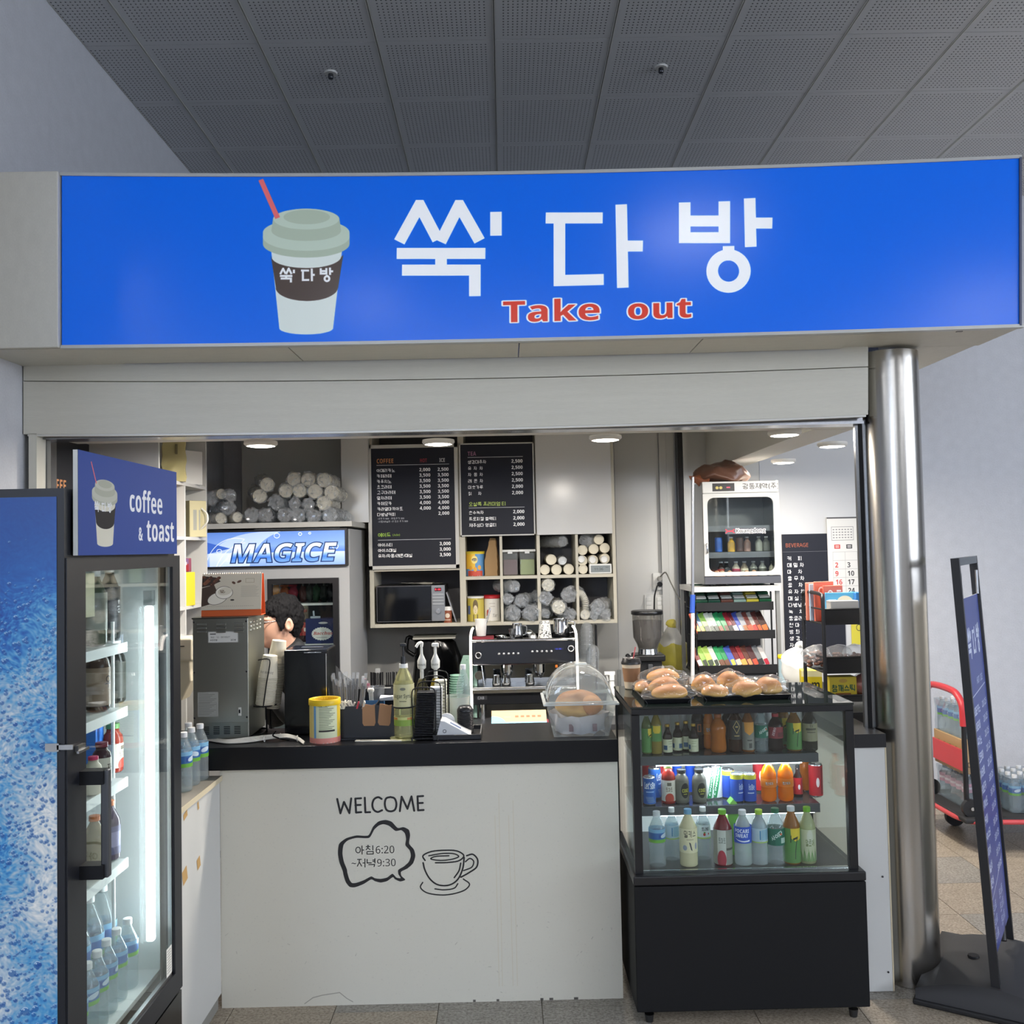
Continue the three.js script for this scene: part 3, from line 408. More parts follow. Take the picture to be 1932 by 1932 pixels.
// a bottle seen at column px standing on height y at distance d; w, hPx in photograph pixels
function stand(name, text, cat, px, d, y, w, hPx, o, group, turn = 0) { const k = d / F, t = thing(name, text, cat, [at(px, d, y), y, -d], group, turn); return fillBottle(t, { r: w * k / 2, h: hPx * k, ...o }); }
const capW = M('#d9dbdc', 0.4), capG = M('#76b82f', 0.4), capDG = M('#1f6b4a', 0.4), capB = M('#6fa3c7', 0.4), capO = M('#e0702c', 0.4), capK = M('#26282b', 0.4), capR = M('#b5222f', 0.4), capP = M('#d8386a', 0.4), gold = M('#c8a24a', 0.35, 0.8);
const water = M('#e6eef0', 0.1, 0, { transmission: 0.84, thickness: 0, ior: 1.4 });
const band = (bg, draw) => label(256, 128, draw, bg);
const LB = {
  water: band('#3e74b8', (c, w, h) => { c.fillStyle = '#8fc6e8'; c.fillRect(0, 0, w, 34); c.fillStyle = '#7cc247'; c.fillRect(0, 96, w, 32); c.fillStyle = '#dfeefa'; c.beginPath(); c.ellipse(128, 60, 50, 20, -0.2, 0, 7); c.fill(); c.fillStyle = '#2b59a6'; for (const x of [60, 176]) c.fillRect(x, 46, 22, 40); }),
  pale: band('#cfe3ee', (c, w, h) => { c.fillStyle = '#a5cfe6'; c.fillRect(130, 12, 120, 90); c.fillStyle = '#4c96c4'; c.fillRect(112, 18, 12, 80); c.fillStyle = '#b7d46a'; c.fillRect(0, 116, w, 12); }),
  fruit: band('#dfeaf0', (c, w) => { write(c, '토레타', 96, 20, 34, { color: '#3a3f44', weight: 0.12 }); c.fillStyle = '#c23a3a'; c.beginPath(); c.arc(126, 86, 14, 0, 7); c.arc(176, 82, 9, 0, 7); c.fill(); c.fillStyle = '#6fae4a'; c.fillRect(118, 62, 20, 12); c.fillStyle = '#b9d46a'; c.fillRect(0, 114, w, 14); }),
  milky: band('#e6dcb6', (c) => { write(c, '밀키스', 74, 8, 40, { color: '#4a4540', weight: 0.1 }); c.fillStyle = '#b3a98e'; c.fillRect(96, 54, 66, 5); c.fillStyle = '#9aa0b4'; c.beginPath(); c.ellipse(80, 100, 20, 14, 0, 0, 7); c.ellipse(188, 92, 14, 18, 0, 0, 7); c.fill(); c.fillStyle = '#4b4a55'; c.beginPath(); c.moveTo(118, 70); c.lineTo(134, 74); c.lineTo(150, 116); c.lineTo(136, 110); c.fill(); }),
  tomato: band('#93948a', (c, w, h) => { c.fillStyle = '#c9cbc3'; c.fillRect(60, 0, 78, h); c.fillStyle = '#b23344'; c.beginPath(); c.ellipse(98, 108, 40, 34, 0, 0, 7); c.fill(); write(c, '토마토', 72, 28, 22, { color: '#6a6f6a', weight: 0.1 }); c.fillStyle = '#4d4f4a'; c.fillRect(140, 66, 100, 8); }),
  sport: band('#2c55c4', (c) => { c.font = 'bold 40px sans-serif'; c.fillStyle = '#eef3ff'; c.fillText('POCARI', 50, 46); c.fillText('SWEAT', 56, 82); c.beginPath(); c.moveTo(40, 82); c.quadraticCurveTo(90, 118, 200, 100); c.lineTo(200, 112); c.quadraticCurveTo(90, 128, 40, 82); c.fill(); }),
  cider: band('#1d6b57', (c) => { c.fillStyle = '#eef5f1'; c.save(); c.translate(70, 70); c.rotate(-0.5); write(c, '사이다', -20, -20, 40, { color: '#eef5f1', weight: 0.13 }); c.restore(); c.fillStyle = '#d9623a'; c.fillRect(130, 34, 20, 14); c.fillStyle = '#bcd2c8'; c.fillRect(140, 70, 60, 40); }),
  tea: band('#5c8f4c', (c, w, h) => { c.fillStyle = '#e6c93a'; c.beginPath(); c.moveTo(96, 0); c.lineTo(200, 0); c.lineTo(196, 40); c.lineTo(140, 48); c.lineTo(100, 36); c.fill(); c.strokeStyle = '#232a22'; c.lineWidth = 7; c.beginPath(); c.moveTo(100, 26); c.lineTo(96, 52); c.moveTo(118, 40); c.lineTo(160, 34); c.quadraticCurveTo(138, 70, 136, 112); c.stroke(); }),
  aloe: band('#e4e6c4', (c, w, h) => { c.fillStyle = '#f0f0de'; c.beginPath(); c.arc(128, 30, 30, 0, 7); c.fill(); write(c, '알로에', 84, 38, 30, { color: '#7e8b58', weight: 0.1 }); c.fillStyle = '#5fa04a'; for (let i = 0; i < 14; i++) { const x = i * 19; c.beginPath(); c.moveTo(x, h); c.quadraticCurveTo(x + 2, 100, x + (i % 2 ? 16 : -8), 72 + (i % 3) * 8); c.quadraticCurveTo(x + 12, 104, x + 14, h); c.fill(); } }),
  coffeeB: band('#8f8a6c', (c) => { c.fillStyle = '#4e4a38'; c.fillRect(70, 34, 110, 14); c.font = 'bold 26px serif'; c.fillText('Ex', 110, 26); c.fillRect(80, 60, 90, 6); }),
  cola: band('#8e3038', (c) => { c.font = 'bold 34px serif'; c.fillStyle = '#e4d8d8'; c.save(); c.translate(90, 100); c.rotate(-1.3); c.fillText('ZERO', 0, 0); c.restore(); c.fillStyle = '#6d222a'; c.fillRect(130, 60, 90, 50); }),
  barley: band('#8b8880', (c, w, h) => { c.fillStyle = '#e39b3e'; c.beginPath(); c.moveTo(60, 0); c.lineTo(200, 0); c.lineTo(190, 44); c.lineTo(128, 60); c.lineTo(70, 44); c.fill(); c.fillStyle = '#55534e'; c.fillRect(100, 80, 60, 6); c.fillRect(120, 96, 40, 22); }),
  black: band('#2c2a28', (c) => { c.strokeStyle = '#bda463'; c.lineWidth = 5; c.beginPath(); c.moveTo(128, 6); c.lineTo(168, 46); c.lineTo(128, 86); c.lineTo(88, 46); c.closePath(); c.stroke(); c.fillStyle = '#bda463'; c.fillRect(114, 40, 30, 8); c.fillRect(100, 100, 60, 5); }),
  orange: band('#e58a1e', (c) => { c.font = 'italic bold 40px sans-serif'; c.lineWidth = 8; c.strokeStyle = '#2b2b2b'; c.save(); c.translate(60, 84); c.rotate(-0.08); write(c, '환타', 16, -34, 44, { color: '#2b2b2b', weight: 0.22 }); write(c, '환타', 16, -34, 44, { color: '#fff', weight: 0.1 }); c.restore(); }),
  letsbe: band('#2a5fae', (c, w, h) => { c.font = 'bold 46px sans-serif'; c.fillStyle = '#f0f4fb'; c.fillText("Let'sBe", 44, 52); c.fillStyle = '#8fb4e6'; c.fillRect(70, 64, 110, 6); c.fillStyle = '#7a96b8'; for (let i = 0; i < 5; i++) c.fillRect(60 + i * 8, 92 + i * 6, 110, 3); }),
  blue: band('#2b52b8', (c, w) => { c.fillStyle = '#c9c23a'; c.fillRect(0, 0, w, 22); c.font = 'bold 40px sans-serif'; c.fillStyle = '#c4d2ec'; c.fillText('isBe', 96, 72); c.fillRect(86, 84, 80, 5); }),
  green: band('#e8ecea', (c, w, h) => { c.fillStyle = '#1f8a52'; c.beginPath(); c.moveTo(60, h); c.lineTo(140, 0); c.lineTo(200, 0); c.lineTo(120, h); c.fill(); c.fillStyle = '#fff'; c.font = 'bold 34px sans-serif'; c.save(); c.translate(98, 122); c.rotate(-1.0); c.fillText('Cowoler', 0, 0); c.restore(); }),
  redcan: band('#b3202c', (c) => { c.fillStyle = '#efe6e6'; c.beginPath(); c.arc(128, 70, 20, 0, 7); c.fill(); c.fillStyle = '#7e141e'; c.fillRect(170, 10, 26, 110); }),
  cogi: band('#6d6b60', (c) => { c.fillStyle = '#1d1d1a'; c.beginPath(); c.arc(128, 62, 52, 0, 7); c.fill(); c.font = 'bold 34px sans-serif'; c.fillStyle = '#c2c24a'; c.fillText('COGI', 88, 74); c.fillRect(106, 84, 44, 4); }),
  redjuice: band('#d8d2c2', (c) => { c.fillStyle = '#6a6456'; c.fillRect(100, 14, 50, 20); write(c, '토마토', 84, 42, 28, { color: '#6a5648', weight: 0.1 }); c.fillStyle = '#b8402e'; c.beginPath(); c.ellipse(128, 112, 54, 34, 0, 0, 7); c.fill(); }),
  vita: band('#d9d8b6', (c) => { c.fillStyle = '#3a5f86'; c.fillRect(40, 60, 70, 44); c.fillStyle = '#9aa07a'; c.fillRect(130, 20, 90, 6); c.fillRect(130, 40, 70, 5); c.fillRect(130, 70, 80, 5); }),
  dongwon: band('#23252c', (c) => { c.font = 'bold 30px serif'; write(c, '홍삼', 96, 36, 40, { color: '#cfcfcf', weight: 0.08 }); }),
};

// ================= refrigerated display case =================
{
  const d0 = 3.54, y1 = hy(1400, 1334, d0), yF = hy(1400, 1660, d0), x0 = at(1193, d0, 1.0), x1 = at(1612, d0, 1.0), d1 = 4.08, b0 = at(1199, d0 - 0.02, 0.3), b1 = at(1638, d0 - 0.02, 0.3);
  const t = thing('display_case', 'black-framed glass refrigerated display case full of drinks', 'display case');
  put('base_cabinet', rbox(b1 - b0, yF - 0.06, d1 - d0 + 0.02, 0.004, (b0 + b1) / 2, (yF - 0.01 + 0.05) / 2, -(d0 - 0.02 + d1) / 2), M('#101113', 0.6, 0, { specularIntensity: 0.5 }), t);
  for (const [x, z] of [[b0 + 0.05, -d0 - 0.02], [b1 - 0.05, -d0 - 0.02], [b0 + 0.05, -d1 + 0.05], [b1 - 0.05, -d1 + 0.05]]) put('foot', cyl(0.014, 0.018, 0.028, x, 0, z, 12), darkSteel, t);
  put('sill', rbox(x1 - x0 + 0.03, 0.035, d1 - d0 + 0.03, 0.006, (x0 + x1) / 2 + 0.004, yF + 0.012, -(d0 + d1) / 2 + 0.012), M('#1a1b1e', 0.3), t);
  const w = 0.03; // uprights and rails
  for (const [x, z] of [[x0 + w / 2, -d0 - w / 2], [x1 - w / 2, -d0 - w / 2], [x0 + w / 2, -d1 + w / 2], [x1 - w / 2, -d1 + w / 2]]) put('upright', box(w, y1 - yF - 0.05, w, x, (y1 + yF) / 2 + 0.005, z), M('#131417', 0.35), t);
  for (const z of [-d0 - 0.012, -d1 + 0.012]) put('top_rail', box(x1 - x0, 0.022, 0.024, (x0 + x1) / 2, y1 - 0.012, z), M('#131417', 0.35), t);
  for (const x of [x0 + 0.012, x1 - 0.012]) put('top_rail', box(0.024, 0.022, d1 - d0 - 0.05, x, y1 - 0.012, -(d0 + d1) / 2), M('#131417', 0.35), t);
  put('front_glass', box(x1 - x0 - 2 * w, y1 - yF - 0.056, 0.004, (x0 + x1) / 2, (y1 + yF) / 2 + 0.003, -d0 - 0.008), paneMat, t);
  for (const x of [x0 + 0.006, x1 - 0.006]) put('side_glass', box(0.004, y1 - yF - 0.06, d1 - d0 - 2 * w, x, (y1 + yF) / 2, -(d0 + d1) / 2), paneMat, t);
  put('top_glass', box(x1 - x0 + 0.006, 0.008, d1 - d0, (x0 + x1) / 2, y1 + 0.004, -(d0 + d1) / 2), M('#33403c', 0.03, 0, { transmission: 0.75, thickness: 0, ior: 1.6 }), t);
  put('back_door', box(x1 - x0 - 2 * w, y1 - yF - 0.06, 0.006, (x0 + x1) / 2, (y1 + yF) / 2, -d1 + 0.02), M('#e4eaea', 0.3, 0, { transmission: 0.25, thickness: 0 }), t);
  put('deck', box(x1 - x0 - 0.05, 0.008, d1 - d0 - 0.08, (x0 + x1) / 2, yF + 0.022, -(d0 + d1) / 2 - 0.01), M('#c9cccf', 0.35, 0.4), t);
  const slots = []; for (let i = 0; i < 28; i++) slots.push(box(0.006, 0.001, 0.02, x0 + 0.08 + i * 0.021, yF + 0.0268, -d0 - 0.045)); const sl = put('vent_slot', slots, blackMat, t); sl.userData.kind = 'stuff';
  put('glass_trim', box(x1 - x0 - 0.06, 0.006, 0.01, (x0 + x1) / 2, yF + 0.034, -d0 - 0.016), chrome, t);
  const S1 = hy(1390, 1424, 3.715), S2 = hy(1390, 1519, 3.715), DK = yF + 0.0265;
  const lamp = (y, px0, px1) => { // shelf with its light strip
    put('shelf', box(x1 - x0 - 0.1, 0.004, 0.32, (x0 + x1) / 2 - 0.03, y - 0.002, -3.88), M('#5c5f63', 0.12, 0, { transmission: 0.35, thickness: 0 }), t); put('shelf_front', box(x1 - x0 - 0.1, 0.034, 0.006, (x0 + x1) / 2 - 0.03, y - 0.017, -3.715), M('#55575c', 0.4, 0.3), t);
    const a = at(px0, 3.75, y - 0.04), b = at(px1, 3.75, y - 0.04); put('light_strip', box(b - a, 0.006, 0.014, (a + b) / 2, y - 0.042, -3.752), glow('#eef5ff', 16), t);
    const l = new THREE.RectAreaLight('#eef5ff', 85, b - a, 0.014); l.position.set((a + b) / 2, y - 0.046, -3.762); l.lookAt((a + b) / 2, y - 0.2, -3.87); t.add(l);
  };
  lamp(S1, 1238, 1512); lamp(S2, 1246, 1536);
  caseTop = y1 + 0.008;
  const D = 3.77, B = 3.92, G1 = 'drinks on the top shelf of the display case', G2 = 'drinks on the middle shelf of the display case', G3 = 'drinks on the lowest deck of the display case';
  const dk = (s) => stand.apply(null, s);
  // top shelf
  stand('tea_bottle', 'green tea bottle against the frame on the top case shelf', 'bottle', 1221, D, S1, 19, 77, { body: murky('#7d8a58'), cap: capW, lab: [0.05, 0.62, LB.tea] }, G1, 0.5);
  stand('tea_bottle', 'pale tea bottle with a yellow leaf label on the top case shelf', 'bottle', 1239, D, S1, 21, 80, { kind: 'smooth', body: murky('#b7a254'), cap: capW, lab: [0.3, 0.66, band('#5c8f4c', (c, w) => { c.fillStyle = '#dcbf33'; c.fillRect(70, 0, 116, 50); c.fillRect(84, 50, 88, 12); })] }, G1);
  for (const [px, d, o, s] of [[1260, D, 0, 'first'], [1279, D + 0.03, 1.2, 'second'], [1295, D + 0.05, 0.4, 'third'], [1309, D, -0.6, 'fourth']]) stand('tonic_bottle', `brown glass tonic bottle with gold cap, ${s} from the tea`, 'bottle', px, d, S1, 18, 54, { kind: 'small', body: murky('#2a1c14', 0.2), cap: gold, capR: 0.5, lab: [0.06, 0.5, LB.vita] }, G1, o);
  for (const [px, s] of [[1258, 'behind the first tonic bottle'], [1290, 'behind the third tonic bottle'], [1336, 'behind the orange drinks'], [1400, 'behind the black coffee'], [1424, 'behind the barley tea'], [1452, 'between cider and cola']]) stand('yogurt_bottle', 'pink-capped white yogurt bottle ' + s, 'bottle', px, B + 0.05, S1, 16, 80, { kind: 'small', body: M('#e8e4e2', 0.4), cap: capP, capR: 0.86, capH: 0.16 }, G1);
  stand('cola_bottle', 'black cola bottle with white cap behind the tonic bottles', 'bottle', 1318, B - 0.06, S1, 25, 82, { body: murky('#191412', 0.2), cap: capW, lab: [0.3, 0.62, label(256, 128, (c) => { c.strokeStyle = '#c9743a'; c.lineWidth = 8; c.strokeRect(110, 30, 36, 60); }, '#221c1a')] }, G1);
  stand('orange_soda', 'slim orange soda bottle behind a larger orange one', 'bottle', 1338, D + 0.07, S1, 20, 78, { kind: 'waist', body: murky('#e8851c', 0.35), cap: capO, lab: [0.35, 0.6, LB.orange, clearPrint] }, G1);
  stand('orange_drink', 'large amber orange drink bottle with clear base', 'bottle', 1356, D, S1, 30, 71, { kind: 'waist', body: murky('#d07a28', 0.4), cap: M('#b4602e', 0.4) }, G1);
  stand('coffee_bottle', 'black coffee bottle with a gold diamond emblem', 'bottle', 1388, D, S1, 26, 82, { kind: 'jar', body: murky('#3a2216', 0.2), cap: M('#8a5a2c', 0.3), capR: 0.6, lab: [0.3, 0.74, LB.black] }, G1);
  stand('coffee_bottle', 'dark coffee bottle half hidden behind the diamond-emblem one', 'bottle', 1374, D + 0.08, S1, 22, 76, { kind: 'jar', body: murky('#2a1a12', 0.2), cap: capK, capR: 0.6 }, G1);
  stand('barley_bottle', 'barley tea bottle with an orange shoulder label', 'bottle', 1412, D, S1, 24, 80, { kind: 'smooth', body: murky('#a9682a', 0.45), cap: capW, lab: [0.06, 0.7, LB.barley] }, G1);
  stand('cider_bottle', 'clear cider bottle with a green label and black cap', 'bottle', 1437, D, S1, 26, 78, { body: water, cap: M('#2c4038', 0.4), lab: [0.34, 0.64, LB.cider] }, G1, 0.4);
  stand('cola_bottle', 'dark cola bottle with a red label and red cap', 'bottle', 1464, D, S1, 28, 70, { kind: 'waist', body: murky('#231512', 0.25), cap: capR, lab: [0.36, 0.66, LB.cola] }, G1);
  stand('tea_bottle', 'green tea bottle tucked behind the red-capped cola', 'bottle', 1478, D + 0.1, S1, 25, 82, { kind: 'smooth', body: murky('#a3742e'), cap: capW, lab: [0.05, 0.64, LB.tea] }, G1);
  stand('tea_bottle', 'green tea bottle standing next to the dark cereal drink', 'bottle', 1499, D, S1, 28, 78, { kind: 'smooth', body: murky('#9a6c30'), cap: capW, lab: [0.05, 0.68, LB.tea] }, G1);
  stand('cereal_bottle', 'dark cereal drink bottle with an olive label', 'bottle', 1528, D, S1, 29, 78, { kind: 'smooth', body: murky('#3a3a2e', 0.35), cap: capK, lab: [0.24, 0.66, LB.coffeeB] }, G1);
  // middle shelf
  const can = { kind: 'can', ring: true };
  stand('coffee_can', 'short blue coffee can at the shelf edge beside the frame', 'can', 1226, D - 0.02, S2, 23, 54, { ...can, body: M('#c8cacc', 0.25, 0.9), lab: [0.07, 0.93, LB.letsbe] }, G2);
  stand('coffee_can', 'blue coffee can standing behind the short one by the frame', 'can', 1236, D + 0.07, S2, 23, 60, { ...can, body: M('#c8cacc', 0.25, 0.9), lab: [0.07, 0.93, LB.letsbe] }, G2, 1.2);
  for (const [px, s] of [[1224, 'behind the blue coffee cans'], [1246, 'behind the tomato juice'], [1433, 'between the blue cans and orange soda']]) stand('cola_can', 'red cola can ' + s, 'can', px, B, S2, 22, 66, { ...can, body: M('#c8cacc', 0.25, 0.9), lab: [0.05, 0.94, LB.redcan] }, G2);
  stand('tomato_juice', 'red tomato juice bottle with an olive cap', 'bottle', 1262, D, S2, 26, 71, { kind: 'jar', body: murky('#a3352c', 0.3), cap: M('#6f7d45', 0.4), capR: 0.6, lab: [0.08, 0.62, LB.redjuice] }, G2);
  stand('latte_bottle', 'grey latte bottle with a black round label, next to the juice', 'bottle', 1287, D, S2, 26, 62, { kind: 'jar', body: M('#5f5d54', 0.3), cap: capK, capR: 0.66, lab: [0.12, 0.66, LB.cogi] }, G2, 0.35);
  stand('latte_bottle', 'grey latte bottle with a black round label, next to the tall can', 'bottle', 1320, D, S2, 26, 62, { kind: 'jar', body: M('#5f5d54', 0.3), cap: capK, capR: 0.66, lab: [0.12, 0.66, LB.cogi] }, G2, 0.2);
  for (const [px, s] of [[1278, 'between juice and latte'], [1303, 'between the two latte bottles']]) stand('energy_can', 'bright blue can ' + s, 'can', px, B, S2, 18, 60, { ...can, body: M('#c8cacc', 0.25, 0.9), lab: [0.05, 0.94, label(64, 64, null, '#1450c8')] }, G2);
  stand('cider_can', 'tall white can with slanted green lettering', 'can', 1351, D + 0.06, S2, 24, 62, { ...can, body: M('#c8cacc', 0.25, 0.9), lab: [0.05, 0.94, LB.green] }, G2);
  stand('cider_can', 'white and green can half hidden by the latte bottle', 'can', 1336, D + 0.05, S2, 22, 60, { ...can, body: M('#c8cacc', 0.25, 0.9), lab: [0.05, 0.94, LB.green] }, G2, 0.5);
  for (const [px, d, s, a] of [[1374, D + 0.06, 'rearmost of three', 0.8], [1391, D, 'middle of three', 0.5], [1415, D - 0.005, 'beside the orange soda', 0]]) stand('coffee_can', 'blue can with a yellow rim, ' + s, 'can', px, d, S2, 24, 54, { ...can, body: M('#c8cacc', 0.25, 0.9), lab: [0.05, 0.94, LB.blue] }, G2, a);
  for (const [px, s] of [[1451, 'next to the blue cans'], [1483, 'next to the dark red bottle']]) stand('orange_soda', 'bright orange soda bottle ' + s, 'bottle', px, D, S2, 29, 76, { kind: 'waist', body: murky('#f28c12', 0.45), cap: capO, lab: [0.36, 0.56, LB.orange, clearPrint] }, G2);
  stand('cola_bottle', 'small dark bottle with a red label behind orange soda', 'bottle', 1506, D + 0.05, S2, 17, 58, { kind: 'small', body: murky('#2c1614', 0.3), cap: capK, lab: [0.1, 0.62, LB.redcan] }, G2);
  stand('orange_soda', 'dim orange soda bottle behind the last red can', 'bottle', 1520, B, S2, 20, 66, { kind: 'waist', body: murky('#c8701e', 0.4), cap: capO }, G2);
  stand('cola_can', 'tall red can standing alone at the shelf end', 'can', 1540, D + 0.05, S2, 25, 62, { ...can, body: M('#c8cacc', 0.25, 0.9), lab: [0.05, 0.94, LB.redcan] }, G2);
  // lowest deck
  const E = 3.635;
  stand('water_bottle', 'ribbed clear water bottle with a blue and green label, case corner', 'bottle', 1241, E, DK, 31, 101, { body: water, cap: capW, lab: [0.46, 0.7, LB.water, clearPrint] }, G3, 0.9);
  stand('water_bottle', 'clear bottle with a pale blue label beside the milky soda', 'bottle', 1269, E + 0.07, DK, 26, 96, { kind: 'smooth', body: water, cap: capW, lab: [0.42, 0.68, LB.pale, clearPrint] }, G3);
  stand('milky_soda', 'milky cream soda bottle with a light blue cap', 'bottle', 1300, E, DK, 33, 104, { kind: 'smooth', body: murky('#e8ddb4', 0.2), cap: capB, lab: [0.26, 0.68, LB.milky] }, G3);
  stand('water_bottle', 'clear bottle with a red fruit label', 'bottle', 1328, E + 0.07, DK, 27, 96, { kind: 'smooth', body: water, cap: capW, lab: [0.42, 0.68, LB.fruit, clearPrint] }, G3);
  stand('berry_drink', 'dark red berry drink with a lime green cap', 'bottle', 1365, E, DK, 34, 102, { kind: 'smooth', body: murky('#7e1524', 0.3), cap: capG, lab: [0.04, 0.66, LB.tomato] }, G3);
  { const k = E + 0.12, tt = thing('drink_carton', 'light green drink carton behind the blue sports drink', 'carton', [at(1384, k, DK), DK, -k], G3); put('body', rbox(0.05, 0.19, 0.05, 0.003, 0, 0.095, 0), M('#7cc04a', 0.5), tt); put('gable', extr([[-0.025, 0], [0.025, 0], [0, 0.03]], 0.05), M('#8fce62', 0.5), tt, [0, 0.19, -0.025]); }
  stand('sports_drink', 'sports drink bottle with a solid blue label', 'bottle', 1403, E, DK, 32, 100, { kind: 'smooth', body: murky('#dfe8ea', 0.6), cap: capW, lab: [0.42, 0.72, LB.sport] }, G3, -0.3);
  stand('sports_drink', 'cloudy sports drink with a pale label and lime cap', 'bottle', 1434, E, DK, 31, 100, { kind: 'smooth', body: murky('#e2ebee', 0.7), cap: M('#a3c93a', 0.4), lab: [0.42, 0.68, LB.pale, clearPrint] }, G3);
  stand('cider_bottle', 'clear cider bottle with green cap on the lowest deck', 'bottle', 1465, E, DK, 33, 102, { body: water, cap: capDG, lab: [0.36, 0.66, LB.cider] }, G3, 0.2);
  stand('tea_bottle', 'green tea bottle with white cap on the lowest deck', 'bottle', 1495, E, DK, 32, 105, { kind: 'smooth', body: murky('#b0702a', 0.4), cap: capW, lab: [0.04, 0.64, LB.tea] }, G3);
  stand('aloe_drink', 'pale aloe drink bottle with leaf print and green cap', 'bottle', 1525, E, DK, 30, 103, { kind: 'smooth', body: murky('#d6dca8', 0.5), cap: capG, lab: [0.06, 0.62, LB.aloe, clearPrint] }, G3);
}


// ================= glass-door drinks fridge along the side wall =================
{
  const XF = -1.106, zN = -2.375, zF = -3.21, yT = hy(60, 922, 2.375), yD = 1.768, yb = 0.33, black = M('#191b21', 0.42);
  // printed side: rising water with bubbles
  const n = [320, 1600], cv = canvas(...n), c = cv.getContext('2d'), im = c.createImageData(...n);
  const ramp = (v) => { const S = [[0, 10, 52, 130], [0.3, 24, 98, 176], [0.5, 78, 150, 200], [0.68, 152, 180, 202], [0.85, 205, 212, 214], [1, 232, 232, 228]]; let i = 0; while (i < S.length - 2 && v > S[i + 1][0]) i++; const a = S[i], b = S[i + 1], k = Math.max(0, Math.min(1, (v - a[0]) / (b[0] - a[0]))); return [1, 2, 3].map((j) => a[j] + (b[j] - a[j]) * k); };
  for (let y = 0; y < n[1]; y++) for (let x = 0; x < n[0]; x++) {
    const t = y / n[1], u = x / n[0], wx = x + 26 * noise.noise(x / 70, y / 70, 3), wy = y + 30 * noise.noise(x / 80, y / 80, 9);
    const big = noise.noise(wx / 120, wy / 170, 1), fine = noise.noise(wx / 13, wy / 10, 2) + 0.8 * noise.noise(wx / 6, wy / 5, 4);
    const ip = (st) => { let i = 0; while (i < st.length - 2 && t > st[i + 1][0]) i++; const [a, p] = st[i], [b, q] = st[i + 1], k = Math.min(1, Math.max(0, (t - a) / (b - a))); return p + (q - p) * k; };
    const lev = ip([[0, 0.14], [0.1, 0.24], [0.17, 0.42], [0.3, 0.6], [0.45, 0.72], [0.6, 0.64], [0.75, 0.56], [1, 0.4]]) + ip([[0, 0.04], [0.12, 0.1], [0.2, 0.34], [0.6, 0.4], [1, 0.3]]) * big;
    const amp = ip([[0, 0.02], [0.1, 0.05], [0.16, 0.22], [0.5, 0.2], [0.7, 0.14], [1, 0.08]]), col = ramp(lev + amp * fine), i = (y * n[0] + x) * 4;
    im.data.set([col[0], col[1], col[2], 255], i);
  }
  c.putImageData(im, 0, 0);
  for (let i = 0; i < 2600; i++) { const y = 60 + rnd() ** 0.8 * 1540, x = rnd(0, 320), r = y > 1000 && i > 2400 ? rnd(4, 12) : rnd(1.5, 5.5); if (y < 180 && i % 9) continue; c.fillStyle = 'rgba(20,70,140,.55)'; c.beginPath(); c.arc(x, y, r, 0, 7); c.fill(); c.strokeStyle = 'rgba(225,238,245,.8)'; c.lineWidth = r * 0.22; c.beginPath(); c.arc(x, y, r * 0.85, 3.4, 5.6); c.stroke(); c.fillStyle = 'rgba(235,245,250,.8)'; c.beginPath(); c.arc(x - r * 0.3, y - r * 0.35, r * 0.2, 0, 7); c.fill(); }
  c.fillStyle = '#b3323c'; c.beginPath(); c.moveTo(0, 300); c.lineTo(78, 330); c.quadraticCurveTo(110, 372, 96, 400); c.lineTo(0, 368); c.fill(); c.fillStyle = '#2b3d86'; c.beginPath(); c.moveTo(0, 450); c.lineTo(70, 470); c.quadraticCurveTo(96, 488, 62, 530); c.lineTo(0, 540); c.fill();
  const t = thing('drinks_fridge', 'tall black drinks fridge with a bubbly blue printed side', 'fridge');
  put('side_wall', span(-1.9, XF - 0.004, 0.06, yT, zN - 0.035, zN), black, t);
  const px1 = W(108, 1400, 2.375).x, ph = hy(60, 938, 2.375) - 0.08, pw = ph * 0.2;
  const pt = texOf(cv), pg = plane(px1 + 1.89, ph, (px1 - 1.89) / 2, 0.08 + ph / 2, zN + 0.0015), uv = pg.attributes.uv; for (let i = 0; i < uv.count; i++) uv.setX(i, 1 - (1 - uv.getX(i)) * (px1 + 1.89) / pw);
  put('side_print', pg, new THREE.MeshPhysicalMaterial({ map: pt, roughness: 0.35 }), t);
  put('far_wall', span(-1.9, XF - 0.034, 0.06, yT, zF, zF + 0.035), black, t);
  put('back_wall', span(-1.92, -1.885, 0.06, yT, zF + 0.036, zN - 0.036), M('#d4d9d8', 0.4), t);
  const liner = M('#d9dedd', 0.35);
  put('liner', [span(-1.88, XF - 0.06, yb, yD - 0.02, zF + 0.037, zF + 0.045), span(-1.88, XF - 0.06, yb, yD - 0.02, zN - 0.045, zN - 0.037), span(-1.88, XF - 0.06, yD - 0.03, yD - 0.022, zF + 0.046, zN - 0.046), span(-1.88, XF - 0.06, yb + 0.06, yb + 0.075, zF + 0.046, zN - 0.046)], liner, t);
  put('header', span(-1.88, XF - 0.008, yD, yT, zF + 0.036, zN - 0.036), black, t);
  put('base', span(-1.88, XF - 0.03, 0.06, yb - 0.006, zF + 0.036, zN - 0.036), M('#15161a', 0.3), t);
  put('kick_plate', span(XF - 0.029, XF - 0.004, 0.03, yb - 0.012, zF + 0.004, zN - 0.036), M('#101114', 0.25), t);
  const lg = onX(352, 1916, XF); put('maker_badge', plane(0.09, 0.02), new THREE.MeshPhysicalMaterial({ map: printMat.map, roughness: 0.4 }), t, [XF - 0.003, 0.2, zF + 0.09], [0, PI / 2, 0]).geometry = toRect(plane(0.09, 0.02), label(128, 32, (k) => { k.font = 'bold 22px sans-serif'; k.fillStyle = '#c9cbd0'; k.fillText('UNIQUE', 20, 24); }, '#101114'));
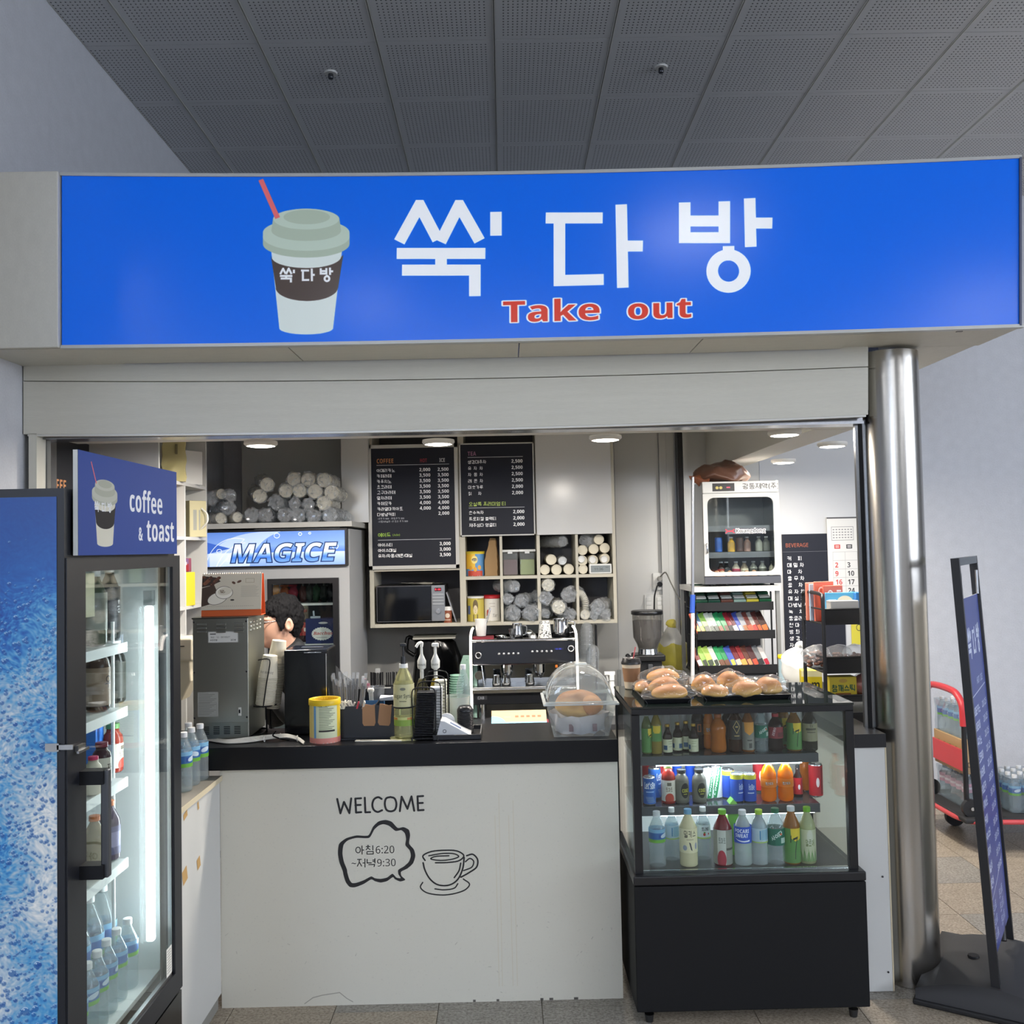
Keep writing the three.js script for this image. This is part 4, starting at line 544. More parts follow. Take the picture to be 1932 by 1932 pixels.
  for (const [x, z] of [[-1.85, zN - 0.06], [XF - 0.06, zN - 0.06], [-1.85, zF + 0.06], [XF - 0.06, zF + 0.06]]) put('foot', cyl(0.02, 0.02, 0.06, x, 0, z, 12), blackMat, t);
  // door
  const door = put('door', [span(XF - 0.03, XF, yb, yD, -2.487, zN - 0.006), span(XF - 0.03, XF, yb, yD, zF + 0.006, -3.137), span(XF - 0.03, XF, 1.731, yD, -3.137, -2.487), span(XF - 0.03, XF, yb, 0.4, -3.137, -2.487)], black, t);
  put('door_glass', box(0.006, 1.331, 0.65, XF - 0.012, 1.0655, -2.812), paneMat, door);
  put('glass_trim', [span(XF - 0.02, XF - 0.008, 0.4, 0.41, -3.137, -2.487), span(XF - 0.02, XF - 0.008, 0.4, 1.731, -3.137, -3.128)], steel, door);
  { const a = onX(178, 1452, XF + 0.03), b = onX(178, 1655, XF + 0.03); put('handle', span(XF, XF + 0.06, a.y - 0.035, a.y, a.z - 0.02, a.z + 0.02), blackMat, door); put('handle', span(XF, XF + 0.06, b.y, b.y + 0.035, b.z - 0.02, b.z + 0.02), blackMat, door); put('grip', rbox(0.02, a.y - b.y, 0.022, 0.004, XF + 0.06, (a.y + b.y) / 2, a.z), M('#55575b', 0.35, 0.7), door); }
  { const p = onX(325, 1808, XF - 0.006); put('door_sticker', toRect(plane(0.05, 0.09), label(64, 96, (k) => { k.fillStyle = '#9a9a96'; for (let i = 0; i < 9; i++) k.fillRect(8, 10 + i * 9, 44, 3); }, '#dcdcd6')), printMat, door, [XF - 0.0085, p.y, p.z + 0.02], [0, PI / 2, 0]); }
  { const h = put('hasp', [box(0.034, 0.02, 0.004, -0.02, 0, 0), box(0.04, 0.012, 0.004, 0.012, 0, 0)], steel, t, [XF - 0.012, hy(110, 1410, 2.37), zN + 0.006]); put('staple', [span(0.001, 0.01, -0.008, 0.008, -0.02, 0.02), span(0.01, 0.016, -0.01, -0.004, -0.03, 0.03)], steel, door, [XF, hy(140, 1412, 2.43), -2.44]); }
  // lamp tube
  const tx = XF - 0.06, td = 3.085, ta = hy(283, 1143, td), tb = hy(283, 1775, td), th = ta - tb;
  put('lamp_tube', rbox(0.026, th, 0.026, 0.008, at(283, td, 1.1), (ta + tb) / 2, -td), glow('#f1fbff', 9), t);
  { const l = new THREE.RectAreaLight('#f1fbff', 26, 0.024, th); l.position.set(at(283, td, 1.1) - 0.012, (ta + tb) / 2, -td + 0.016); l.lookAt(-1.6, (ta + tb) / 2, -2.6); t.add(l); }
  put('lamp_mount', span(at(283, td, 1.1) - 0.016, at(283, td, 1.1) + 0.012, ta + 0.002, ta + 0.05, -td - 0.02, -td + 0.008), M('#a9b0b0', 0.4), t);
  const rod = M('#dfe4e3', 0.4); put('shelf_support', bar([-1.262, 0.42, -3.03], [-1.262, 1.56, -3.03], 0.006), rod, t);
  const sy = [1211, 1332, 1465, 1617].map((p) => hy(240, p, 3.0));
  for (const y of sy) { const s = put('shelf', span(-1.84, -1.21, y - 0.014, y - 0.004, -3.0, -2.425), M('#cfd6d5', 0.4), t); put('price_rail', span(-1.209, -1.203, y - 0.03, y, -3.0, -2.425), M('#e6ebea', 0.35), s); }
  { const p = onX(180, 1122, XF - 0.016); put('notice_sheet', box(0.001, 0.118, 0.105, XF - 0.0165, hy(180, 1123, 2.53), -2.525), M('#d7d3b4', 0.7), door); }
  // contents
  const G = 'bottles in the tall drinks fridge', put2 = (name, text, cat, px, x, y, r, h, o) => { const q = onX(px, 1200, x), tt = thing(name, text, cat, [x, y, q.z], G, PI / 2); return fillBottle(tt, { r, h, ...o }); };
  put2('tea_bottle', 'dark bottle with upright white lettering on the top fridge shelf', 'bottle', 207, -1.30, sy[0], 0.033, 0.24, { kind: 'smooth', body: murky('#1c2320', 0.3), cap: capW, lab: [0.1, 0.72, LB.dongwon] });
  put2('soda_bottle', 'grey-green soda bottle behind the memo sheet in the fridge', 'bottle', 180, -1.27, sy[0], 0.034, 0.23, { kind: 'smooth', body: murky('#5f6a58', 0.4), cap: capW, lab: [0.2, 0.7, label(64, 64, (k) => { k.fillStyle = '#7a7a70'; k.fillRect(8, 10, 40, 40); }, '#8d8f84')] });
  put2('tea_bottle', 'brown tea bottle with white cap on the second fridge shelf', 'bottle', 184, -1.27, sy[1], 0.037, 0.2, { kind: 'jar', body: murky('#4a3426', 0.3), cap: capW, capR: 0.6, capH: 0.14, lab: [0.08, 0.66, label(128, 96, (k) => write(k, '우엉', 40, 20, 34, { color: '#3c2a22', weight: 0.1 }), '#8c7560')] });
  put2('tea_bottle', 'black bean tea bottle with white cap on the second fridge shelf', 'bottle', 214, -1.28, sy[1], 0.037, 0.2, { kind: 'jar', body: murky('#23241f', 0.25), cap: capW, capR: 0.6, capH: 0.14, lab: [0.08, 0.66, label(128, 96, (k) => { k.fillStyle = '#6c7a52'; k.fillRect(100, 10, 16, 70); }, '#35362f')] });
  { const q = onX(176, 1380, -1.33), b = thing('milk_carton', 'blue drink carton at the rear of the third fridge shelf', 'carton', [-1.33, sy[2], q.z + 0.02], G); put('body', rbox(0.06, 0.17, 0.06, 0.003, 0, 0.085, 0), M('#2f6fc4', 0.45), b); put('gable', extr([[-0.03, 0], [0.03, 0], [0, 0.03]], 0.06), M('#e6ecf2', 0.5), b, [0, 0.17, -0.03]); }
  put2('juice_bottle', 'tomato juice bottle with green lid on the third fridge shelf', 'bottle', 212, -1.28, sy[2], 0.032, 0.155, { kind: 'jar', body: murky('#a83a2c', 0.3), cap: M('#5c8f4e', 0.4), capR: 0.66, capH: 0.1, lab: [0.1, 0.6, LB.redjuice] });
  put2('juice_bottle', 'white-labelled grape juice bottle on the third fridge shelf', 'bottle', 191, -1.24, sy[2], 0.028, 0.13, { kind: 'jar', body: murky('#4a2a34', 0.3), cap: M('#7c2b3c', 0.4), capR: 0.66, capH: 0.1, lab: [0.1, 0.66, label(128, 96, (k) => write(k, '자두', 40, 24, 30, { color: '#40342e', weight: 0.1 }), '#cfc9bc')] });
  put2('juice_bottle', 'small cream bottle with a pink cap on the third fridge shelf', 'bottle', 175, -1.22, sy[2], 0.024, 0.11, { kind: 'jar', body: M('#d6cdb8', 0.4), cap: capP, capR: 0.6 });
  put2('juice_bottle', 'purple juice bottle with an orange cap on the fourth fridge shelf', 'bottle', 204, -1.26, sy[3], 0.034, 0.18, { kind: 'smooth', body: murky('#53405c', 0.3), cap: M('#d0743a', 0.4), capR: 0.5, lab: [0.1, 0.58, label(128, 96, (k) => { k.fillStyle = '#8a86b0'; k.fillRect(20, 20, 70, 50); }, '#4d4a78')] });
  put2('juice_bottle', 'blue-collared juice bottle with an orange cap by the fridge frame', 'bottle', 177, -1.24, sy[3], 0.032, 0.175, { kind: 'smooth', body: murky('#a89b7c', 0.4), cap: M('#d0743a', 0.4), capR: 0.5 });
  put2('juice_bottle', 'orange drink bottle at the rear of the fourth fridge shelf', 'bottle', 221, -1.36, sy[3], 0.03, 0.13, { kind: 'smooth', body: murky('#d9782c', 0.3), cap: capW });
  const dk = yb + 0.075;
  for (const d of [3.07, 2.975, 2.88, 2.785, 2.69]) fillBottle(thing('large_water_bottle', 'two-litre clear water bottle in the rear row of the fridge bottom', 'bottle', [-1.315, dk, -d], 'large water bottles in the fridge bottom', d * 3), { r: 0.043, h: 0.31, body: water, cap: capW, capR: 0.36, capH: 0.06, lab: [0.42, 0.64, LB.water, clearPrint] });
  for (const d of [3.04, 2.96, 2.88, 2.8, 2.72, 2.64]) fillBottle(thing('small_water_bottle', 'half-litre clear water bottle in the front row of the fridge bottom', 'bottle', [-1.215 - 0.01 * Math.sin(d * 9), dk, -d], 'small water bottles in the fridge bottom', d * 5), { r: 0.032, h: 0.215, body: water, cap: capW, lab: [0.48, 0.7, LB.water, clearPrint] });
  // blue board fixed on the fridge header
  const bx = XF + 0.016, b0 = onX(147, 950, bx), b1 = onX(333, 950, bx), s = canvas(930, 340), k = s.getContext('2d'); k.fillStyle = '#29468f'; k.fillRect(0, 0, 930, 340);
  { const y0 = hy(147, 1048, -b0.z), y1 = hy(147, 848, -b0.z), lx = b0.z - b1.z, m = (x, y) => [104 + x * 1.28, 30 + y * 0.95]; m.k = 0.6; cupArt(k, m, '#15161c', '#b5b8aa', '#a5a898', '#cfcdbc');
    shopName(k, (x, y) => [124 + x * 0.2, 158 + y * 0.2], 5.5, '#d9dcde');
    k.fillStyle = '#e3e6ea'; const ww = (q, x, y, size, sx) => { k.save(); k.translate(x, y); k.scale(sx, 1); k.font = 'bold ' + size + 'px sans-serif'; k.fillText(q, 0, 0); k.restore(); }; ww('coffee', 420, 182, 112, 1.02); ww('&', 508, 288, 68, 0.9); ww('toast', 588, 290, 118, 1.06);
    const bt = thing('blue_board', 'blue coffee and toast board with a drawn cup on the fridge', 'sign'); const bm = new THREE.MeshPhysicalMaterial({ map: texOf(s), roughness: 0.6, specularIntensity: 0.35 });
    put('panel', box(0.012, y1 - y0, lx, bx - 0.0065, (y0 + y1) / 2, (b0.z + b1.z) / 2), M('#c6c8c4', 0.6), bt); put('board_print', plane(lx, y1 - y0), bm, bt, [bx + 0.0005, (y0 + y1) / 2, (b0.z + b1.z) / 2], [0, PI / 2, 0]);
  }
}
// water bottles standing on the low cabinet
for (const [px, py, s] of [[378, 1471, 'touching the black worktop'], [362, 1480, 'second from the worktop'], [356, 1468, 'rear one of the row'], [347, 1492, 'beside the fridge door']]) {
  const p = onY(px, py, low); fillBottle(thing('water_bottle', 'clear water bottle on the low cabinet, ' + s, 'bottle', [p.x, low, p.z], 'water bottles on the low cabinet', px), { r: 0.031, h: 0.215, body: water, cap: capW, lab: [0.42, 0.68, LB.water, clearPrint] });
}

// ================= rear of the kiosk =================
const menuPanel = (w, h, draw) => { const c = canvas(w, h); const k = c.getContext('2d'); k.fillStyle = '#262831'; k.fillRect(0, 0, w, h); draw(k, w, h); return new THREE.MeshPhysicalMaterial({ map: texOf(c), roughness: 0.5, specularIntensity: 0.4 }); };
const rule = (k, x0, x1, y, col = '#c9cbd0') => { k.fillStyle = col; k.fillRect(x0, y, x1 - x0, 4); };
{
  const d = 6.0, X = (px) => at(px, d, 1.7), Y = (py) => hy(930, py, d), z0 = -d, z1 = -6.36, beige = M('#bdb8a8', 0.55), dark = M('#4a494d', 0.6);
  const t = thing('wall_cabinet', 'beige wall cabinet of open cells under the price boards', 'cabinet');
  const yb = Y(1180), ym = Y(1090), yt = 2.6, yc = Y(1010), yn = Y(1074);
  for (const [a, b, top] of [[697, 705, yt], [867, 878, yt], [943, 948, yc], [1013, 1019, yt], [1086, 1091, yc], [1156, 1162, yt]]) put('upright_board', span(X(a), X(b), yb, top, z1, z0), beige, t);
  put('bottom_board', span(X(705.2), X(866.8), yb, yb + 0.022, z1, z0), beige, t);
  for (const [a, b] of [[878, 943], [948, 1013], [1019, 1086], [1091, 1156]]) { put('bottom_board', span(X(a) + 0.0004, X(b) - 0.0004, yb, yb + 0.022, z1, z0), beige, t); put('shelf_board', span(X(a) + 0.0004, X(b) - 0.0004, ym - 0.01, ym + 0.01, z1, z0), beige, t); }
  put('back_panel', span(X(705), X(1156), yb + 0.022, yt, z1 - 0.006, z1), dark, t);
  put('niche_top', span(X(705.2), X(866.8), yn, yn + 0.02, z1, z0), beige, t); put('cell_top', span(X(878.2), X(1156), yc, yc + 0.012, z1, z0 - 0.02), beige, t);
  const dr = put('cabinet_door', rbox(X(1156) - X(1014), hy(1085, 832, d) - hy(1085, 1008, d) + 0.15, 0.018, 0.002, (X(1156) + X(1014)) / 2, (hy(1085, 832, d) + hy(1085, 1008, d)) / 2 + 0.075, z0 + 0.0095), M('#c9c9c7', 0.18), t);
  cellY = [yb + 0.0225, ym + 0.0105];
  // price boards
  const w1 = 680, h1 = 960, cof = menuPanel(w1, h1, (k) => {
    const R = (s, x, y, z, o) => write(k, s, x, y, z, o); k.translate(0, 0);
    R('COFFEE', 44, 78, 50, { color: '#c98a5a', squeeze: 0.78 }); R('HOT', 398, 84, 42, { color: '#a0353f', squeeze: 0.7 }); R('ICE', 558, 84, 42, { color: '#d4d6da', squeeze: 0.72 }); rule(k, 44, 638, 136);
    const names = ['아메리카노', '카페라떼', '카푸치노', '초코라떼', '고구마라떼', '말차라떼', '카페모카', '카라멜마끼아또', '다방냉커피'], pr = ['2,000', '3,500', '3,500', '3,500', '3,500', '3,500', '4,000', '4,000', ''], ic = ['2,500', '3,500', '3,500', '3,500', '3,500', '3,500', '4,000', '4,000', '2,000'];
    names.forEach((s, i) => { R(s, 44, 166 + i * 45, 31, { weight: 0.13 }); R(pr[i], 484, 162 + i * 45, 37, { align: 'right' }); R(ic[i], 634, 162 + i * 45, 37, { align: 'right' }); });
    R('-샷추가 500   -휘핑추가 500', 46, 566, 18, { color: '#b9bbc0', weight: 0.12 }); R('-시럽/바닐라 -샷 또는 추가 500', 50, 590, 18, { color: '#b9bbc0', weight: 0.12 });
    R('에이드', 48, 690, 36, { color: '#9fc54e', weight: 0.14 }); R('(Ade)', 166, 698, 24, { color: '#9fc54e', font: 'serif', bold: false }); rule(k, 46, 644, 748);
    ['아이스티', '아이스매실', '유자/자몽/레몬/매실'].forEach((s, i) => { R(s, 46, 774 + i * 45, 31, { weight: 0.13 }); R(['3,000', '3,000', '3,500'][i], 640, 770 + i * 45, 37, { align: 'right' }); });
  });
  const w2 = 580, h2 = 730, tea = menuPanel(w2, h2, (k) => {
    const R = (s, x, y, z, o) => write(k, s, x, y, z, o); R('TEA', 58, 50, 46, { color: '#a4738f', squeeze: 0.85 }); rule(k, 58, 502, 102);
    ['생강대추차', '유  자  차', '자  몽  차', '레  몬  차', '미숫가루', '칡      차'].forEach((s, i) => { R(s, 58, 126 + i * 51, 31, { weight: 0.12 }); R(i < 4 ? '2,500' : '2,000', 500, 122 + i * 51, 37, { align: 'right' }); });
    R('오설록 프리미엄 티', 60, 464, 36, { color: '#b9cf6a', weight: 0.13 }); rule(k, 60, 508, 510);
    ['순수녹차', '트로피컬 블랙티', '제주삼다 영귤티'].forEach((s, i) => { R(s, 60, 534 + i * 51, 31, { weight: 0.12 }); R('2,000', 506, 530 + i * 51, 37, { align: 'right' }); });
  });
  const board = (name, text, a, b, ya, yb2, m, fw) => { const o = thing(name, text, 'menu board'), x0 = X(a), x1 = X(b), y0 = hy((a + b) / 2, yb2, d), y1 = hy((a + b) / 2, ya, d), z = z0 + 0.02; put('frame', [span(x0, x1, y0, y0 + fw, z0 + 0.001, z), span(x0, x1, y1 - fw, y1, z0 + 0.001, z), span(x0, x0 + fw, y0, y1, z0 + 0.001, z), span(x1 - fw, x1, y0, y1, z0 + 0.001, z)], M('#c2c1bb', 0.35), o); put('menu_print', box(x1 - x0 - 2 * fw, y1 - y0 - 2 * fw, 0.012, (x0 + x1) / 2, (y0 + y1) / 2, z0 + 0.009), [blackMat, blackMat, blackMat, blackMat, m, blackMat], o); };
  board('menu_board', 'larger dark price board listing coffee and ade', 697, 867, 839, 1073, cof, 0.022); board('menu_board', 'smaller dark price board listing teas', 870, 1011, 836, 1011, tea, 0.008);
  // contents of the cells
  const c1 = (px, dd = 6.05) => at(px, dd, cellY[1]), c0 = (px, dd = 6.05) => at(px, dd, cellY[0]);
  { const o = thing('tea_tin', 'blue and yellow iced tea tin with a yellow lid', 'tin', [c1(897, 6.12), cellY[1], -6.12]), r = 0.061, h = 0.148; put('body', toRect(bandGeo(r, 0, h), label(256, 160, (k) => { k.fillStyle = '#e8b93a'; k.fillRect(0, 0, 130, 110); k.fillStyle = '#f2dd8a'; k.beginPath(); k.arc(124, 46, 28, 0, 7); k.fill(); k.fillStyle = '#1e1b1a'; k.beginPath(); k.ellipse(124, 46, 24, 9, 0, 0, 7); k.fill(); k.font = 'bold 15px sans-serif'; k.fillStyle = '#f0e2c0'; k.fillText('Lipton', 102, 51); k.fillStyle = '#c04a36'; k.fillRect(60, 122, 140, 38); k.fillStyle = '#e0a23a'; for (const [x, y] of [[90, 104], [130, 112], [168, 100]]) { k.beginPath(); k.arc(x, y, 16, 0, 7); k.fill(); } }, '#5d93c4')), printMat, o); put('base', cyl(r, r, 0.004), M('#b0b0aa', 0.3, 0.9), o); put('lid', lathe([[0, h + 0.012], [r * 1.03, h + 0.012], [r * 1.04, h - 0.006], [r, h - 0.006]]), M('#d8c23a', 0.4), o); }
  { const o = thing('paper_bag', 'folded brown paper bag beside the iced tea tin', 'bag', [c1(929, 6.1), cellY[1], -6.1], null, -0.25), g = box(0.085, 0.245, 0.06, 0, 0.1225, 0, 4, 8, 4), p = g.attributes.position; const g2 = new THREE.BoxGeometry(0.085, 0.245, 0.06, 4, 10, 4).translate(0, 0.1225, 0), q = g2.attributes.position; for (let i = 0; i < q.count; i++) { const u = q.getY(i) / 0.245; if (u > 0.4) { const f = 1 - (u - 0.4) / 0.6 * 0.85; q.setZ(i, q.getZ(i) * f); q.setX(i, q.getX(i) * (0.35 + 0.65 * f) + (u - 0.4) * 0.012); } } put('bag', wobble(g2, 0.006, 30, 2, 0.02), M('#a98a62', 0.85), o); put('fold_seam', [box(0.002, 0.1, 0.004, 0.012, 0.17, 0.024)], M('#7e6444', 0.9), o, [0, 0, 0], [-0.1, 0, 0.15]); }
  { const jar = (px, col, text) => { const o = thing('powder_jar', text, 'jar', [c1(px, 6.1), cellY[1], -6.1]); put('powder', rbox(0.092, 0.1, 0.092, 0.008, 0, 0.052, 0), M(col, 0.8), o); put('container', rbox(0.1, 0.15, 0.1, 0.01, 0, 0.075, 0), M('#e8ebe8', 0.1, 0, { transmission: 0.9, thickness: 0 }), o); const l = put('lid', rbox(0.112, 0.016, 0.108, 0.006, 0, 0.158, 0), M('#dcdedc', 0.4), o); put('clip', box(0.03, 0.02, 0.006, 0, 0.15, 0.056), M('#d0d2d0', 0.4), l); }; jar(963, '#6d5258', 'square clear jar of brown cocoa powder, white lid'); jar(995, '#a3b078', 'square clear jar of green tea powder, white lid'); }
  { const o = thing('portrait_tin', 'yellow drink tin printed with a long-haired figure', 'tin', [c0(898, 6.1), cellY[0], -6.1]), r = 0.054, h = 0.155; put('body', toRect(bandGeo(r, 0, h), label(256, 160, (k) => { k.fillStyle = '#5b6a94'; k.fillRect(30, 56, 44, 56); k.fillStyle = '#8c7f3a'; k.fillRect(150, 10, 70, 6); k.fillStyle = '#6a5a3a'; k.beginPath(); k.ellipse(128, 58, 26, 42, 0, 0, 7); k.fill(); k.fillStyle = '#d8c8a2'; k.beginPath(); k.ellipse(128, 82, 21, 30, 0, 0, 7); k.fill(); k.strokeStyle = '#6a5a44'; k.lineWidth = 2; k.beginPath(); k.moveTo(116, 76); k.lineTo(124, 76); k.moveTo(132, 76); k.lineTo(140, 76); k.moveTo(128, 80); k.lineTo(127, 92); k.moveTo(122, 100); k.lineTo(134, 100); k.stroke(); k.fillStyle = '#6a5a3a'; k.fillRect(104, 112, 10, 48); k.fillRect(142, 112, 10, 48); }, '#bfae4a')), printMat, o); put('rim', lathe([[0, h + 0.006], [r, h + 0.006], [r * 1.02, h], [r * 1.02, h - 0.006], [r, h - 0.006]]), M('#d9dad6', 0.4), o); put('base', cyl(r, r, 0.003), steel, o); }
  { const o = thing('powder_canister', 'white powder canister with a red lid', 'canister', [c0(929, 6.12), cellY[0], -6.12]), r = 0.052, h = 0.152; put('body', toRect(bandGeo(r, 0, h), label(256, 160, (k) => { k.fillStyle = '#b9473a'; k.beginPath(); k.moveTo(70, 90); k.lineTo(90, 78); k.lineTo(84, 120); k.lineTo(66, 126); k.fill(); k.font = 'italic 30px serif'; k.fillStyle = '#6b6560'; k.fillText('Yar', 130, 132); k.fillStyle = '#b0a8a0'; k.fillRect(100, 40, 60, 3); k.fillRect(110, 60, 50, 3); }, '#e2e0da')), printMat, o); put('lid', lathe([[0, h + 0.014], [r * 1.02, h + 0.014], [r * 1.05, h], [r * 1.05, h - 0.008], [r, h - 0.008]]), M('#b3262e', 0.35), o); put('base', cyl(r, r, 0.003), whiteMat, o); }
  { const o = thing('desk_clock', 'small white digital clock with a grey screen', 'clock', [c1(1132, 6.05), cellY[1], -6.03]); put('case', rbox(0.145, 0.064, 0.05, 0.008, 0, 0.032, 0), M('#dedfdc', 0.4), o); put('screen', toRect(plane(0.124, 0.044, 0, 0.032, 0.0258), label(128, 48, (k) => { k.fillStyle = '#3c4042'; k.font = '24px sans-serif'; k.fillText('11:36', 22, 34); k.fillStyle = '#5f6668'; k.fillRect(96, 12, 20, 5); }, '#7e8688')), printMat, o); }
  { // microwave in its niche
    const y = cellY[0], w = 0.44, h = 0.235, o = thing('microwave', 'black-fronted microwave oven in the wall cabinet niche', 'microwave', [at(777, 6.05, y), y, -6.17]); put('body', rbox(w, h, 0.3, 0.008, 0, h / 2 + 0.008, 0), M('#3a3b3e', 0.4, 0.5), o);
    put('door', [rbox(0.345, h - 0.006, 0.012, 0.003, -0.045, h / 2 + 0.008, 0.154)], M('#14161b', 0.06), o); put('control_panel', rbox(0.086, h - 0.006, 0.012, 0.003, 0.174, h / 2 + 0.008, 0.154), M('#8d9094', 0.35, 0.6), o);
    put('door_frame', [box(0.345, 0.004, 0.004, -0.045, h + 0.003, 0.161), box(0.345, 0.004, 0.004, -0.045, 0.014, 0.161), box(0.004, h - 0.01, 0.004, -0.216, h / 2 + 0.008, 0.161)], M('#77797c', 0.3, 0.8), o);
    put('display', toRect(plane(0.042, 0.022, 0.174, h - 0.022, 0.1608), label(96, 48, (k) => { k.fillStyle = '#ff4a5c'; k.font = 'bold 34px monospace'; k.fillText('0:00', 6, 36); }, '#2a0d12')), new THREE.MeshPhysicalMaterial({ map: printMat.map, emissiveMap: printMat.map, emissive: '#ffffff', emissiveIntensity: 1.4 }), o);
    for (let i = 0; i < 4; i++) put('button', rbox(0.072, 0.013, 0.005, 0.002, 0.174, h - 0.055 - i * 0.02, 0.1615), M('#a3a6a9', 0.35, 0.4), o); put('knob', rotX(cyl(0.017, 0.015, 0.016), PI / 2), chrome, o, [0.174, 0.075, 0.161]);
    for (const x of [-0.18, 0.18]) put('foot', cyl(0.012, 0.012, 0.009, x, 0, 0.1, 10), blackMat, o);
    const pp = thing('paper_sheet', 'loose crumpled papers lying on the microwave', 'paper', [o.position.x + 0.05, y + h + 0.009, -6.16]); put('sheet', wobble(rotX(new THREE.PlaneGeometry(0.22, 0.16, 10, 8), -PI / 2).translate(-0.02, 0.007, 0.04), 0.012, 14, 3), M('#c9c7bd', 0.8, 0, { side: THREE.DoubleSide }), pp); put('lower_sheet', wobble(rotX(new THREE.PlaneGeometry(0.2, 0.15, 10, 8), -PI / 2).translate(0.05, 0.003, 0.02), 0.008, 17, 5), M('#b3b0a4', 0.8, 0, { side: THREE.DoubleSide }), pp);
    const sh = thing('spice_shaker', 'brown cinnamon shaker with a white top beside the microwave', 'shaker', [at(845, 6.03, y), y, -6.03]); put('body', toRect(bandGeo(0.026, 0, 0.078), label(96, 96, (k) => { k.fillStyle = '#d8c8b4'; k.beginPath(); k.arc(48, 40, 18, 0, 7); k.fill(); k.fillRect(24, 70, 48, 6); }, '#8a4a30')), printMat, sh); put('lid', cyl(0.027, 0.024, 0.024, 0, 0.078, 0), M('#d8d8d4', 0.4), sh); put('base', cyl(0.026, 0.026, 0.003), M('#8a4a30', 0.5), sh);
    const bd = thing('leaning_board', 'grey clipboard leaning against the cabinet upright', 'clipboard', [at(861, 6.05, y), y, -6.1]); put('board', rbox(0.008, 0.2, 0.15, 0.002, 0, 0.1, 0), M('#8e9096', 0.4), bd, [0, 0.002, 0], [0, 0, 0.3]); put('clip', rbox(0.01, 0.02, 0.06, 0.002, 0, 0.19, 0), steel, bd, [0, 0.002, 0], [0, 0, 0.3]);
  }
}

// sleeves of paper cups lying with their bases or mouths to the front
const cupPaper = M('#d3ccb8', 0.7), cupWhite = M('#d9d9d6', 0.55), clearCup = M('#eef1f3', 0.08, 0, { transmission: 0.86, thickness: 0, side: THREE.DoubleSide });
const sleeveGeo = (r, len, base) => cached('slv' + r.toFixed(4) + len + base, () => { const f = base ? 0.94 : 1, prof = [[0, -0.006], [r * 0.86, -0.006], [r * 0.88, -0.001], [r * 0.95, 0], [r, -0.004]]; for (let i = 1; i <= 9; i++) { const y = -0.004 - len * i / 9; prof.push([r * (i % 2 ? 0.955 : 1), y + 0.006]); prof.push([r * (base ? 1.03 : 0.94), y]); } prof.push([0, -len]); return rotX(lathe(prof.reverse(), 26), PI / 2); });
const rot3 = (g, a, b, c) => g.rotateX(a).rotateY(b).rotateZ(c);
function cupStack(text, px, py, dia, d, group, { len = 0.3, base = false, film = false, yaw = 0, pitch = 0, mat = cupPaper } = {}) {
  const p = W(px, py, d), r = dia * d / F / 2 * 0.965, t = thing(film ? 'wrapped_cup_stack' : 'paper_cup_stack', text, 'cup stack', [p.x, p.y, p.z], group); t.rotation.set(pitch, yaw, 0, 'YXZ');
  put('cups', sleeveGeo(r, len, base), mat, t);
  if (film) { const g = new THREE.CylinderGeometry(r * 1.05, r * 1.03, len * 0.96, 30, 22, true).rotateX(PI / 2).translate(0, 0, -len / 2 + 0.006); put('film_sleeve', wobble(g, r * 0.4, 52, px * 0.37), filmMat, t); const e = new THREE.SphereGeometry(r * 1.04, 24, 14, 0, 2 * PI, 0, PI / 2).rotateX(PI / 2).scale(1, 1, 0.4).translate(0, 0, 0.004); put('film_end', wobble(e, r * 0.5, 60, px * 0.7), filmMat, t); }
  return t;
}
